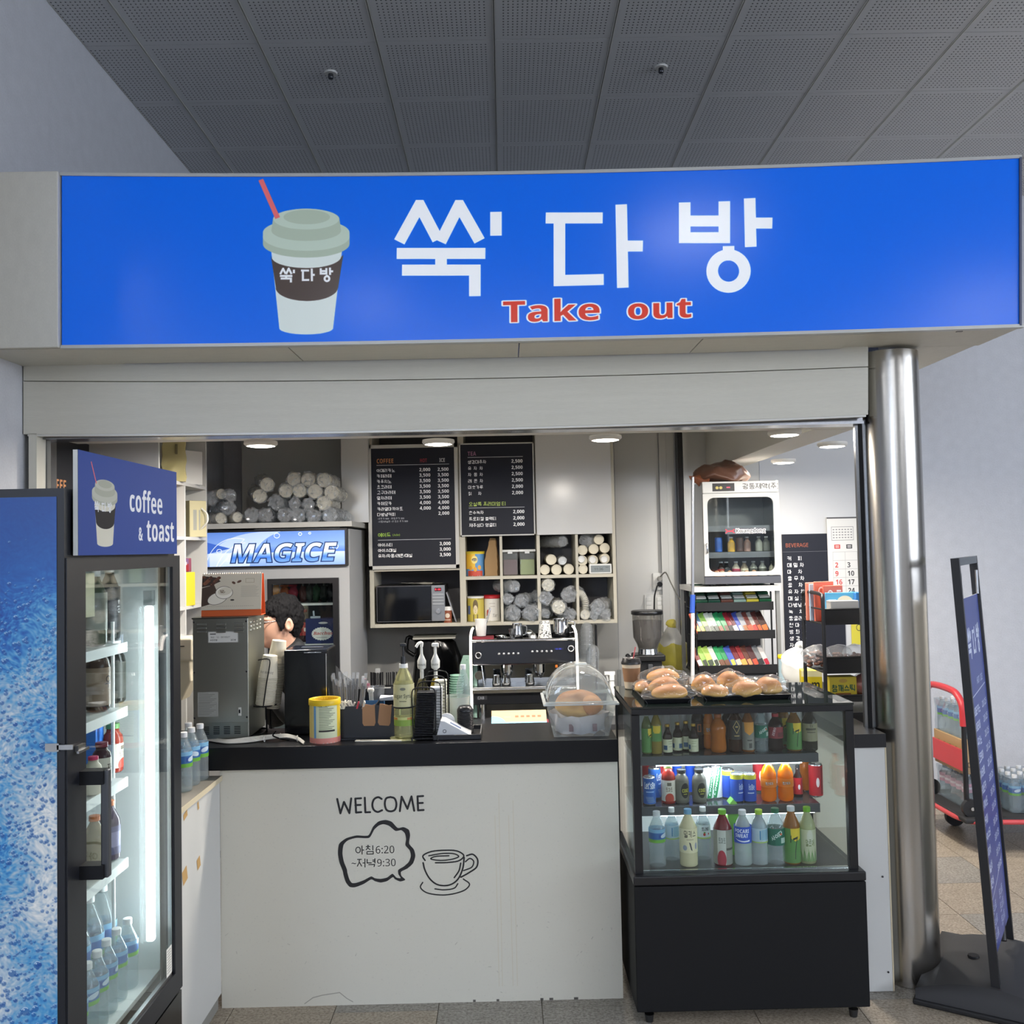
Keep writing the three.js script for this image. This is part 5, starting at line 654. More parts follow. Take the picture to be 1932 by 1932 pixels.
{
  const g1 = 'paper cup stacks in the wall cabinet', d = 6.02;
  for (const [px, py, s] of [[1028, 1075, 20], [1050, 1075, 21], [1073, 1074, 21], [1040, 1056, 21]]) cupStack('cream paper cup stack in the cell beside the powder jars', px, py, s, d, g1);
  cupStack('small white cup stack on top of the cream ones', 1061, 1058, 16, d, g1, { mat: cupWhite, film: true });
  for (const [px, py] of [[1099, 1059], [1119, 1058], [1141, 1055]]) cupStack('cream paper cup stack in the cell over the clock', px, py - 21 + 20, 20, d, g1);
  for (const [px, py] of [[1099, 1038], [1120, 1036], [1141, 1034]]) cupStack('cream paper cup stack in the upper row of the clock cell', px, py, 20, d + 0.02, g1);
  cupStack('topmost cream cup stack in the clock cell', 1130, 1018, 20, d + 0.03, g1);
  cupStack('cream cup stack lying beside the desk clock', 1100, 1074, 19, d, g1);
  for (const [px, py] of [[1097, 1055], [1118, 1056], [1140, 1055]]) cupStack('small white cup stack wedged between cream stacks', px, py, 14, d - 0.015, g1, { mat: cupWhite, len: 0.2 });
  cupStack('cream cup stack wrapped in film high in the lower cell', 1034, 1104, 24, d - 0.03, g1, { film: true });
  cupStack('cream cup stack pushed forward out of its cell', 1054, 1146, 26, d - 0.06, g1, { film: true });
  cupStack('cream cup stack at the bottom of the last cell', 1104, 1160, 19, d - 0.02, g1, { film: true });
  const g2 = 'film-wrapped clear cup stacks in the wall cabinet';
  for (const [px, py, s, yaw] of [[971, 1106, 22, 0.6], [959, 1130, 20, 0.1], [982, 1133, 24, -0.3], [968, 1157, 28, 0.2], [1000, 1156, 30, -0.6]]) cupStack('film-wrapped clear cup stack in the cell below the powder jars', px, py, s, 6.0, g2, { film: true, mat: clearCup, yaw, len: 0.2 });
  for (const [px, py, s, yaw] of [[1030, 1128, 26, 0.3], [1072, 1122, 28, -0.4], [1074, 1160, 24, 0.2], [1030, 1158, 16, 0.5]]) cupStack('film-wrapped clear cup stack beside the forward cream stack', px, py, s, 6.0, g2, { film: true, mat: clearCup, yaw, len: 0.2 });
  for (const [px, py, s, yaw] of [[1128, 1145, 28, -0.4], [1143, 1160, 22, 0.5], [1121, 1162, 16, 0.3]]) cupStack('film-wrapped clear cup stack in the last lower cell', px, py, s, 6.0, g2, { film: true, mat: clearCup, yaw, len: 0.2 });
  cupStack('film-wrapped cup stack hanging in the upper cell corner', 1062, 1022, 20, 6.06, g2, { film: true, mat: clearCup, yaw: 0.5 });
  cupStack('film-wrapped cup stack above the clock cell stacks', 1103, 1020, 24, 6.08, g2, { film: true, mat: clearCup, yaw: -0.9, len: 0.12 });
  { const p = W(1101, 1130, 6.02), t = thing('lid_column', 'tall bent column of cream cup lids', 'lid stack', [p.x, cellY[0], -6.08]); const pts = [[0.012, 0.02, 0], [0.018, 0.07, 0], [0.01, 0.13, 0.005], [-0.012, 0.165, 0.01], [-0.03, 0.168, 0.012]]; const cv = new THREE.CatmullRomCurve3(pts.map((q) => new V3(...q))); put('lids', Array.from({ length: 22 }, (_, i) => { const q = cv.getPoint(i / 21), k = cv.getTangent(i / 21); return new THREE.CylinderGeometry(0.021, 0.022, 0.006, 18).applyQuaternion(new THREE.Quaternion().setFromUnitVectors(new V3(0, 1, 0), k)).translate(q.x, q.y, q.z); }), cupPaper, t); put('film', wobble(tube(pts, 0.025, 30, 14), 0.006, 50, 4), filmMat, t); put('foot', cyl(0.02, 0.022, 0.02, 0.012, 0, 0), cupPaper, t); }
}
{ // alcove shelf with cup sleeves over the ice header
  const d = 5.5, X = (p) => at(p, d, 1.9), ys = hy(520, 986, d), t = thing('alcove_shelf', 'white alcove shelf board piled with cup sleeves', 'shelf');
  put('board', span(X(385), X(664), ys - 0.03, ys, -6.3, -d), M('#bdbdb8', 0.5), t); put('back_panel', span(X(385), at(643, 5.95, 2) - 0.002, ys, 2.6, -6.32, -6.305), M('#bdbdb8', 0.5), t);
  const u = thing('upper_cupboard', 'narrow white cupboard beside the alcove', 'cupboard'), e = 5.95, c0 = at(644, e, 2), c1 = at(696.5, e, 2), cy = hy(670, 986, e); put('body', span(c0, c1, cy, 2.6, -6.3, -e - 0.012), M('#c2c2bf', 0.3), u); put('door', rbox(c1 - c0 - 0.004, 2.6 - cy, 0.012, 0.002, (c0 + c1) / 2, (2.6 + cy) / 2, -e - 0.006), M('#c6c6c3', 0.25), u);
  const dd = 5.56, g = 'cup sleeves on the alcove shelf';
  for (const [px, py, s] of [[554, 904, 27], [581, 905, 28], [611, 906, 28], [539, 926, 27], [565, 926, 27], [594, 927, 28], [625, 929, 28], [611, 949, 28]]) cupStack('cream paper cup sleeve in the pyramid on the alcove shelf', px, py, s, dd, g, { film: true, len: 0.34 });
  for (const [px, py, s] of [[504, 914, 27], [490, 936, 27]]) cupStack('cream cup sleeve stacked apart from the pyramid', px, py, s, dd, g, { film: true, yaw: 0.35, len: 0.34, pitch: 0.15 });
  for (const [px, py, s] of [[418, 932, 20], [417, 978, 22], [448, 976, 20]]) cupStack('small cream cup sleeve in clear film at the alcove end', px, py, s, dd, g, { film: true, yaw: 0.6, len: 0.3 });
  for (const [px, py, s, y] of [[434, 934, 24, 0.7], [430, 958, 26, 0.5], [475, 972, 28, 0.2], [501, 972, 28, 0], [520, 948, 28, -0.2], [538, 972, 28, 0], [562, 972, 28, 0.1], [592, 974, 28, 0], [622, 972, 28, -0.1], [556, 950, 24, 0], [582, 952, 24, 0.2], [400, 940, 26, 0.8]]) cupStack('film-wrapped clear cup sleeve under the pyramid', px, py, s, dd, g, { film: true, mat: clearCup, yaw: y, len: 0.34 });
}
{ // drinks cooler with a lit header
  const d = 5.53, X = (p) => at(p, d, 1.5), Y = (p) => hy(520, p, d), x0 = X(378), x1 = X(660), z1 = -6.2, grey = M('#a9abad', 0.4), yTop = Y(1000);
  const t = thing('ice_cooler', 'grey upright cooler with a glowing blue header panel', 'cooler');
  const gx0 = X(506), gx1 = X(640), gy1 = Y(1092), gy0 = 0.55;
  put('front_frame', [span(x0, gx0, 0.05, Y(1070), -d - 0.03, -d), span(gx1, x1, 0.05, Y(1070), -d - 0.03, -d), span(gx0, gx1, gy1, Y(1070), -d - 0.03, -d), span(gx0, gx1, 0.05, gy0, -d - 0.03, -d)], grey, t);
  put('side_wall', [span(x1 - 0.02, x1, 0.05, yTop, z1, -d - 0.031)], grey, t); put('far_side_wall', span(x0, x0 + 0.02, 0.05, yTop, z1, -d - 0.031), grey, t); put('rear_wall', span(x0 + 0.021, x1 - 0.021, 0.05, yTop, z1, z1 + 0.02), M('#7c7e82', 0.5), t); put('roof', span(x0 + 0.021, x1 - 0.021, yTop - 0.02, yTop, z1 + 0.021, -d - 0.05), grey, t); put('plinth', span(x0 + 0.02, x1 - 0.02, 0, 0.05, z1 + 0.02, -d - 0.03), blackMat, t);
  put('inner_side', [span(gx0 - 0.04, gx0 - 0.03, gy0, gy1 + 0.04, -6.05, -d - 0.04), span(gx1 + 0.02, gx1 + 0.03, gy0, gy1 + 0.04, -6.05, -d - 0.04), span(gx0 - 0.03, gx1 + 0.02, gy1 + 0.03, gy1 + 0.04, -6.05, -d - 0.04)], M('#b9bfc4', 0.5), t); put('inner_back', span(gx0 - 0.04, gx1 + 0.03, gy0, gy1 + 0.04, -6.06, -6.051), M('#5d646c', 0.5), t);
  const door = put('cooler_door', [span(gx0, X(514), gy0, gy1, -d - 0.012, -d + 0.02), span(X(629), gx1, gy0, gy1, -d - 0.012, -d + 0.02), span(X(514), X(629), Y(1102), gy1, -d - 0.012, -d + 0.02), span(X(514), X(629), gy0, gy0 + 0.06, -d - 0.012, -d + 0.02)], M('#16171b', 0.4), t); put('cooler_glass', box(X(629) - X(514), Y(1102) - gy0 - 0.06, 0.005, (X(629) + X(514)) / 2, (Y(1102) + gy0 + 0.06) / 2, -d), paneMat, door);
  const sA = hy(560, 1138, 5.72), sB = hy(560, 1214, 5.72); for (const y of [sA, sB]) put('wire_shelf', span(gx0 - 0.028, gx1 + 0.018, y - 0.012, y, -6.04, -5.66), M('#c9cdd0', 0.4), t);
  const c = canvas(1024, 232), k = c.getContext('2d'); { const g = k.createLinearGradient(0, 0, 0, 232); g.addColorStop(0, '#5f86d4'); g.addColorStop(0.42, '#7fa2e2'); g.addColorStop(0.6, '#4c74cc'); g.addColorStop(0.62, '#b9cbec'); g.addColorStop(1, '#7d9ede'); k.fillStyle = g; k.fillRect(0, 0, 1024, 232); k.fillStyle = 'rgba(235,242,252,.55)'; k.beginPath(); k.moveTo(40, 150); k.quadraticCurveTo(150, 10, 420, 0); k.lineTo(560, 0); k.quadraticCurveTo(360, 60, 330, 232); k.lineTo(40, 232); k.fill(); k.fillStyle = '#3c64c0'; k.beginPath(); k.moveTo(0, 60); k.lineTo(190, 110); k.lineTo(0, 150); k.fill(); k.strokeStyle = 'rgba(240,246,255,.8)'; k.lineWidth = 5; k.beginPath(); k.arc(230, 260, 220, 3.4, 5.0); k.arc(330, 330, 260, 3.4, 4.6); k.stroke(); for (const [x, y, r] of [[110, 128, 18], [530, 28, 20], [700, 20, 12], [955, 110, 20], [170, 190, 10], [770, 16, 8]]) { k.strokeStyle = '#e6eefa'; k.lineWidth = 4; k.beginPath(); k.ellipse(x, y, r, r * 0.8, 0, 0, 7); k.stroke(); }
    k.save(); k.translate(178, 206); k.transform(1, 0, -0.24, 1, 0, 0); k.font = 'bold 172px sans-serif'; const s = 770 / k.measureText('MAGICE').width; k.scale(s, 1); k.lineWidth = 16; k.lineJoin = 'miter'; k.strokeStyle = '#1f3a66'; k.strokeText('MAGICE', 0, 0); const h = k.createLinearGradient(0, -130, 0, 0); h.addColorStop(0, '#eef5ff'); h.addColorStop(0.45, '#dfeaff'); h.addColorStop(0.75, '#3f77dc'); h.addColorStop(1, '#6f9be6'); k.fillStyle = h; k.fillText('MAGICE', 0, 0); k.restore(); }
  const tx = texOf(c), lx0 = X(388), lx1 = X(653), ly0 = Y(1067), ly1 = Y(1003), hd = put('header_box', [span(x0, X(657), ly0 - 0.012, ly1 + 0.012, -d - 0.06, -d + 0.02)], M('#14151a', 0.4), t);
  put('header_screen', plane(lx1 - lx0, ly1 - ly0, (lx0 + lx1) / 2, (ly0 + ly1) / 2, -d + 0.0215), new THREE.MeshPhysicalMaterial({ map: tx, emissive: '#ffffff', emissiveMap: tx, emissiveIntensity: 0.7, roughness: 0.3 }), hd);
  { const l = new THREE.RectAreaLight('#9db9f2', 0.8, lx1 - lx0, ly1 - ly0); l.position.set((lx0 + lx1) / 2, (ly0 + ly1) / 2, -d + 0.03); l.lookAt((lx0 + lx1) / 2, (ly0 + ly1) / 2, 0); t.add(l); }
  put('top_tray', rotX(box(X(640) - X(480), 0.006, 0.05), 0.15), whiteMat, t, [(X(640) + X(480)) / 2, yTop + 0.006, -d - 0.03]);
  // goods behind its glass
  const G = 'goods in the grey cooler'; const item = (name, text, cat, px, y, dd) => thing(name, text, cat, [at(px, dd, y), y, -dd], G);
  for (const [px, col, s] of [[519, '#d98a2a', 'amber'], [537, '#c0683a', 'rust'], [553, '#b3374a', 'crimson']]) { const o = item('snack_bag', s + ' snack bag on the upper cooler shelf', 'snack bag', px, sA, 5.78); const g = new THREE.SphereGeometry(0.04, 14, 10).scale(0.78, 1.3, 0.5).translate(0, 0.052, 0); put('bag', wobble(g, 0.012, 40, px), M(col, 0.4), o); put('seal', box(0.05, 0.012, 0.004, 0, 0.104, 0), M(col, 0.4), o); }
  for (const [px, col, s] of [[572, '#6e4038', 'brown'], [584, '#47514a', 'olive'], [597, '#2c5a3c', 'green'], [611, '#2e3a36', 'dark green'], [623, '#34343a', 'charcoal']]) { const o = item('drink_pouch', s + ' film pouch on the upper cooler shelf', 'pouch', px, sA, 5.8); const g = new THREE.SphereGeometry(0.036, 14, 10).scale(0.7, 1.5, 0.5).translate(0, 0.053, 0); put('pouch', wobble(g, 0.014, 46, px), M(col, 0.25), o); put('spout', cyl(0.006, 0.004, 0.02, 0, 0.1, 0, 10), M('#8d9494', 0.4), o); }
  for (const [px, y2] of [[567, 1], [577, 2]]) { const o = item('soda_bottle', y2 < 2 ? 'red-labelled bottle behind the blue carton in the cooler' : 'dark bottle touching the blue carton in the cooler', 'bottle', px, sB, 5.82); fillBottle(o, { r: 0.024, h: 0.2, kind: 'smooth', body: murky('#3c2430', 0.3), cap: capR, lab: [0.2, 0.6, LB.redcan] }); }
  { const o = item('tonic_carton', 'navy tonic carton with a white toothed badge', 'carton', 607, sB, 5.74); const m = label(200, 200, (q) => { q.fillStyle = '#dfe2e4'; q.beginPath(); for (let i = 0; i < 48; i++) { const a = i * PI / 24, r = i % 2 ? 1 : 0.9; q[i ? 'lineTo' : 'moveTo'](116 + 78 * r * Math.cos(a), 122 + 56 * r * Math.sin(a)); } q.fill(); q.font = 'italic bold 34px serif'; q.fillStyle = '#b3322e'; q.fillText('Bacchus', 52, 130); q.fillStyle = '#8a8d94'; q.fillRect(76, 150, 80, 4); q.fillStyle = '#c9cbd0'; q.beginPath(); q.ellipse(126, 34, 34, 9, 0, 0, 7); q.fill(); }, '#1f2a5c'); put('box', toRect(rbox(0.17, 0.15, 0.12, 0.003, 0, 0.075, 0), [0.9, 0, 0.9, 0]), M('#1f2a5c', 0.4), o); put('front_print', toRect(plane(0.164, 0.146, 0, 0.075, 0.0605), m), printMat, o); put('carton_handle', [box(0.06, 0.012, 0.006, -0.03, 0.157, 0.03), rotZ(box(0.01, 0.035, 0.006), 0.1).translate(-0.04, 0.178, 0.03)], M('#a9b4c4', 0.4), o); }
}
{ // shelving on the side wall
  const xf = -1.6, t = thing('side_shelving', 'white open shelving with boxes against the side wall', 'shelving'), wh = M('#c4c4c1', 0.5), gr = wh;
  const dv = [4.36, 4.71, 5.05], ysh = [[919, 391], [1014, 391], [1138, 386], [1196, 350]].map(([py, px]) => onX(px, py, xf).y);
  for (const d of dv) { const u = put('upright', span(LX + 0.01, xf - 0.004, 0.3, 2.45, -d - 0.016, -d), gr, t); put('edge', span(xf - 0.004, xf, 0.3, 2.45, -d - 0.016, -d), wh, u); }
  ysh.forEach((y, i) => { for (const [a, b] of [[4.376, 4.71], [4.726, 5.05]]) { if (i === 3 && a > 4.5) continue; const s = put('shelf', span(LX + 0.01, xf - 0.004, y - 0.016, y, -b + 0.0005, -a - 0.0005), gr, t); put('edge', span(xf - 0.004, xf, y - 0.016, y, -b + 0.0005, -a - 0.0005), wh, s); } });
  const box3 = (name, text, px, py, w, h, dep, face, col, turn = 0) => { const p = onX(px, py, xf + 0.02), i = ysh.reduce((b, y, j) => (Math.abs(y - p.y) < Math.abs(ysh[b] - p.y) ? j : b), 0), o = thing(name, text, 'box', [xf - 0.06 + dep * 0, ysh[i], p.z], 'boxes on the side shelving', turn); put('box', rbox(w, h, dep, 0.003, 0, h / 2, 0), M(col, 0.55), o); if (face) put('front_print', toRect(plane(w * 0.98, h * 0.98, 0, h / 2, dep / 2 + 0.0008), face), printMat, o); return o; };
  box3('white_carton', 'plain white carton on the highest side shelf', 378, 919, 0.13, 0.175, 0.12, label(128, 128, (k) => { k.fillStyle = '#8d8d8a'; k.fillRect(70, 10, 4, 24); k.fillStyle = '#6d6d6c'; for (let i = 0; i < 4; i++) k.fillRect(44 + i * 10, 84, 6, 30); }, '#c6c6c4'), '#c9c9c6', -0.5);
  { const p = onX(345, 905, xf + 0.02), o = thing('yellow_pouch', 'cream refill pouch on the highest side shelf', 'pouch', [xf - 0.03, ysh[0], p.z - 0.02], null, 0.3); const g = new THREE.BoxGeometry(0.11, 0.25, 0.05, 6, 12, 3).translate(0, 0.125, 0), q = g.attributes.position; for (let i = 0; i < q.count; i++) { const u = q.getY(i) / 0.25; q.setZ(i, q.getZ(i) * (1 - u * 0.8)); } put('pouch', wobble(g, 0.01, 22, 4, 0.01), M('#b7ae7d', 0.35), o); put('handle_hole', rbox(0.012, 0.05, 0.004, 0.004, 0.012, 0.16, 0.022), M('#6d6748', 0.6), o); }
  box3('orange_carton', 'orange coffee mix carton with an oval picture', 341, 1012, 0.1, 0.155, 0.06, label(96, 160, (k) => { k.fillStyle = '#e8e4da'; k.fillRect(34, 78, 44, 20); k.fillStyle = '#4a5a86'; k.beginPath(); k.ellipse(30, 120, 16, 26, 0, 0, 7); k.fill(); k.fillStyle = '#e2c89c'; k.fillRect(0, 130, 96, 30); }, '#cf9a48'), '#c8923f', 0.2);
  box3('brown_carton', 'brown chocolate carton between orange and cream ones', 362, 1012, 0.07, 0.165, 0.06, label(96, 160, (k) => { k.fillStyle = '#8d6a5c'; k.fillRect(10, 20, 60, 70); k.fillStyle = '#2a1a18'; k.fillRect(10, 110, 70, 34); }, '#57383a'), '#4c3132', 0.1);
  { const o = box3('cream_carton', 'cream carton with a plastic carrying handle', 386, 1013, 0.1, 0.19, 0.16, label(96, 160, (k) => { k.fillStyle = '#8e8f86'; k.fillRect(20, 40, 20, 90); k.fillRect(52, 40, 8, 90); }, '#b5ad88'), '#b0a983', 0.9); put('carton_handle', tube([[0.02, 0.15, 0.081], [0.03, 0.12, 0.115], [0.03, 0.08, 0.118], [0.02, 0.045, 0.081]], 0.005, 16, 6), M('#dcdcd6', 0.4), o); }
  { const o = box3('yellow_carton', 'yellow coffee mix carton printed sideways', 368, 1138, 0.12, 0.17, 0.1, label(128, 160, (k) => { k.save(); k.translate(20, 20); k.rotate(PI / 2); k.font = 'bold 34px sans-serif'; k.fillStyle = '#2a2718'; k.fillText('Maxim', 0, 0); k.restore(); }, '#c9b62e'), '#c9b62e', -0.3); put('perforation', box(0.004, 0.13, 0.001, 0.03, 0.085, 0.0512), M('#5a5320', 0.7), o); }
  { const p = onX(370, 1105, xf), o = thing('snack_box', 'small red and violet snack box over the yellow carton', 'box', [xf - 0.055, ysh[2] + 0.171, p.z]); put('box', rbox(0.05, 0.07, 0.04, 0.003, 0, 0.035, 0), M('#8d3c4c', 0.5), o); put('front_print', toRect(plane(0.048, 0.066, 0, 0.035, 0.0208), label(64, 96, (k) => { k.fillStyle = '#8a6a9a'; k.fillRect(0, 0, 64, 40); k.fillStyle = '#e8d8d8'; k.fillRect(12, 26, 40, 22); }, '#a3333f')), printMat, o); }
  // price list on the side wall behind the post
  const m = new THREE.MeshPhysicalMaterial({ map: texOf((() => { const c = canvas(512, 512), k = c.getContext('2d'); k.fillStyle = '#1d1e24'; k.fillRect(0, 0, 512, 512); write(k, 'COFFEE', 40, 176, 74, { color: '#c98a5a', squeeze: 0.8 }); write(k, 'HOT', 350, 186, 60, { color: '#a0353f', squeeze: 0.8 }); k.fillStyle = '#c9cbd0'; k.fillRect(40, 262, 440, 5); write(k, '다방커피', 40, 310, 60, {}); write(k, '1,000', 340, 310, 60, {}); return c; })()), roughness: 0.4 });
  const mb = thing('side_menu_board', 'dark coffee price board on the side wall behind the post', 'menu board'); const a = onX(70, 850, LX + 0.02), b = onX(176, 850, LX + 0.02); put('panel', span(LX + 0.001, LX + 0.012, a.y - 0.42, a.y + 0.08, b.z, a.z - 0.02), blackMat, mb); put('menu_print', plane(a.z - 0.02 - b.z, 0.5), m, mb, [LX + 0.0135, a.y - 0.17, (a.z - 0.02 + b.z) / 2], [0, PI / 2, 0]);
}

// ================= things on the front worktop =================
const onTop = (px, py) => onY(px, py, CT);
const yCT = CT + 0.0006;
{ // stainless hot-water dispenser seen from behind
  const d = 3.85, x0 = at(364, d, 1.2), x1 = at(469, d, 1.2), h = hy(420, 1166, d) - yCT, dep = 0.26, t = thing('water_dispenser', 'stainless steel hot water dispenser with louvres', 'dispenser', [(x0 + x1) / 2, yCT, -d]), w = x1 - x0;
  const br = new THREE.MeshPhysicalMaterial({ color: '#a9aba3', metalness: 1, roughness: 0.4 });
  put('casing', rbox(w, h - 0.012, dep, 0.003, 0, h / 2 + 0.006, -dep / 2), br, t); put('top_plate', rbox(w + 0.006, 0.006, dep + 0.006, 0.002, 0, h, -dep / 2), M('#6d726c', 0.35, 1), t);
  put('lower_cover', box(w - 0.008, h * 0.13, 0.003, 0, h * 0.085, 0.001), M('#9a9c94', 0.4, 1), t);
  const lo = (x, y, w2, out = true) => put('louvre', rotX(new THREE.CylinderGeometry(0.006, 0.006, w2, 10, 1, false, 0, PI).rotateZ(PI / 2), 0), M('#b5b7af', 0.3, 1), t, [x, y, 0.0005], [0.4, 0, 0]);
  for (const cx of [-0.33, 0.02, 0.34]) for (let i = 0; i < 3; i++) lo(cx * w, h * (0.945 - 0.03 * i), w * 0.17);
  for (const cx of [-0.24, -0.07, 0.1, 0.27]) for (let i = 0; i < 5; i++) put('vent_slit', box(w * 0.11, 0.003, 0.001, cx * w * 1.1, h * (0.06 + 0.014 * i), 0.003), blackMat, t);
  for (let r = 0; r < 3; r++) for (let i = 0; i < 4; i++) put('louvre', ball(0.007, 0, 0, 0, 0.7, 10), M('#b5b7af', 0.3, 1), t, [w / 2 + 0.0005, h * (0.955 - 0.032 * r), -0.03 - i * 0.05]);
  put('phone_sticker', toRect(plane(w * 0.54, 0.045, 0.012, h * 0.845, 0.0009), label(256, 96, (k) => { k.strokeStyle = '#6b6b68'; k.strokeRect(4, 4, 248, 88); k.fillStyle = '#3b3b3b'; k.font = '20px sans-serif'; k.fillText('362 - 12 - 0016627', 20, 56); write(k, '우편은행', 16, 66, 16, { color: '#3b3b3b' }); write(k, '김다방', 190, 66, 16, { color: '#3b3b3b' }); k.fillRect(16, 18, 50, 8); }, '#cfd0cc')), printMat, t);
  put('rating_plate', toRect(plane(w * 0.37, 0.1, -w * 0.23, h * 0.3, 0.0009), label(128, 160, (k) => { k.fillStyle = '#75756f'; for (let i = 0; i < 16; i++) k.fillRect(8, 8 + i * 9, 60 + (i * 37) % 50, 3); k.strokeStyle = '#75756f'; k.strokeRect(6, 70, 110, 80); }, '#9b9c96')), printMat, t);
  const sw = put('switch_plate', rbox(0.012, 0.034, 0.004, 0.002, w * 0.34, h * 0.235, 0.001), M('#c9c9c4', 0.4), t); put('switch', rbox(0.006, 0.014, 0.005, 0.001, w * 0.34, h * 0.238, 0.004), blackMat, sw);
  for (const [a, b] of [[-0.47, 0.97], [0.47, 0.97], [-0.47, 0.56], [0.47, 0.56], [-0.47, 0.19], [0.47, 0.19]]) put('screw', rotX(cyl(0.004, 0.004, 0.002, 0, 0, 0, 10), PI / 2), chrome, t, [a * w, b * h, 0.001]);
  for (const x of [-0.4, 0.4]) for (const z of [-0.02, -dep + 0.02]) put('foot', cyl(0.012, 0.012, 0.007, x * w, 0, z, 10), blackMat, t);
  // desk calendar standing on it
  const yt = yCT + h + 0.0035, cd = thing('desk_calendar', 'spiral desk calendar picturing chestnuts and a coffee cup, orange stand', 'calendar', [at(440, 3.95, yt), yt, -3.96], null, 0.05), cw = 0.245, ch = 0.175;
  const art = canvas(640, 440), k = art.getContext('2d'); k.fillStyle = '#cfc6b2'; k.fillRect(0, 0, 640, 440); k.fillStyle = '#4a3a30'; k.beginPath(); k.moveTo(0, 170); k.lineTo(130, 130); k.lineTo(210, 330); k.lineTo(0, 400); k.fill(); k.fillStyle = '#3a2c24'; k.beginPath(); k.moveTo(0, 20); k.lineTo(150, 40); k.lineTo(200, 90); k.lineTo(120, 130); k.lineTo(0, 160); k.fill();
  for (let i = 0; i < 16; i++) { const x = 20 + (i * 53) % 170, y = 36 + ((i * 37) % 100); k.fillStyle = ['#5d3a2a', '#7a4c34', '#4c2e24'][i % 3]; k.beginPath(); k.ellipse(x, y, 22, 18, i, 0, 7); k.fill(); k.fillStyle = '#a06a4c'; k.beginPath(); k.ellipse(x - 6, y - 6, 6, 4, i, 0, 7); k.fill(); }
  k.fillStyle = '#e8e2d2'; k.beginPath(); k.ellipse(170, 300, 110, 70, -0.4, 0, 7); k.fill(); k.strokeStyle = '#6a625a'; k.lineWidth = 6; k.stroke(); k.fillStyle = '#efe9da'; k.beginPath(); k.ellipse(240, 230, 92, 76, 0, 0, 7); k.fill(); k.stroke(); k.fillStyle = '#d8d0bc'; k.beginPath(); k.ellipse(248, 214, 76, 48, -0.2, 0, 7); k.fill(); k.strokeStyle = '#7d6c58'; k.lineWidth = 4; k.beginPath(); for (let i = 0; i < 40; i++) k.lineTo(220 + 30 * Math.cos(i * 0.5) * (1 - i / 50), 216 + 18 * Math.sin(i * 0.7)); k.stroke();
  k.fillStyle = '#5a3c2c'; k.beginPath(); k.ellipse(340, 110, 22, 14, 0.6, 0, 7); k.ellipse(400, 96, 26, 14, -0.5, 0, 7); k.fill(); k.strokeStyle = '#8a7a5a'; k.lineWidth = 3; k.strokeRect(470, 60, 90, 50); k.fillStyle = '#a39a88'; for (let i = 0; i < 12; i++) k.fillRect(420, 150 + i * 12, 160 + (i * 29) % 40, 3); for (let i = 0; i < 24; i++) k.fillRect(40 + i * 22, 395, 14, 5); k.fillStyle = '#2d2621'; k.beginPath(); k.ellipse(330, 322, 22, 10, 0, 0, 7); k.fill();
  const tilt = 0.16; put('stand', [rotX(box(cw, ch, 0.003, 0, ch / 2, 0), -tilt).translate(0, 0, 0.045), rotX(box(cw, ch, 0.003, 0, ch / 2, 0), tilt).translate(0, 0, -0.04), box(cw, 0.003, 0.085, 0, 0.0015, 0.002)], M('#cf5f2a', 0.6), cd);
  const pg = put('page', rotX(box(cw, ch * 0.86, 0.003, 0, ch * 0.57, 0), -tilt), M('#d8d0be', 0.6), cd, [0, 0.0015, 0.05]); put('page_print', rotX(plane(cw * 0.995, ch * 0.85, 0, ch * 0.57, 0), -tilt), new THREE.MeshPhysicalMaterial({ map: texOf(art), roughness: 0.5 }), cd, [0, 0.0015, 0.0525]);
  for (let i = 0; i < 26; i++) put('spiral_ring', cached('ring', () => new THREE.TorusGeometry(0.0055, 0.0011, 6, 10).rotateY(PI / 2)), M('#d9d6cc', 0.3, 0.5), cd, [-cw / 2 + 0.008 + i * (cw - 0.016) / 25, ch * 0.985, 0.02]);
}
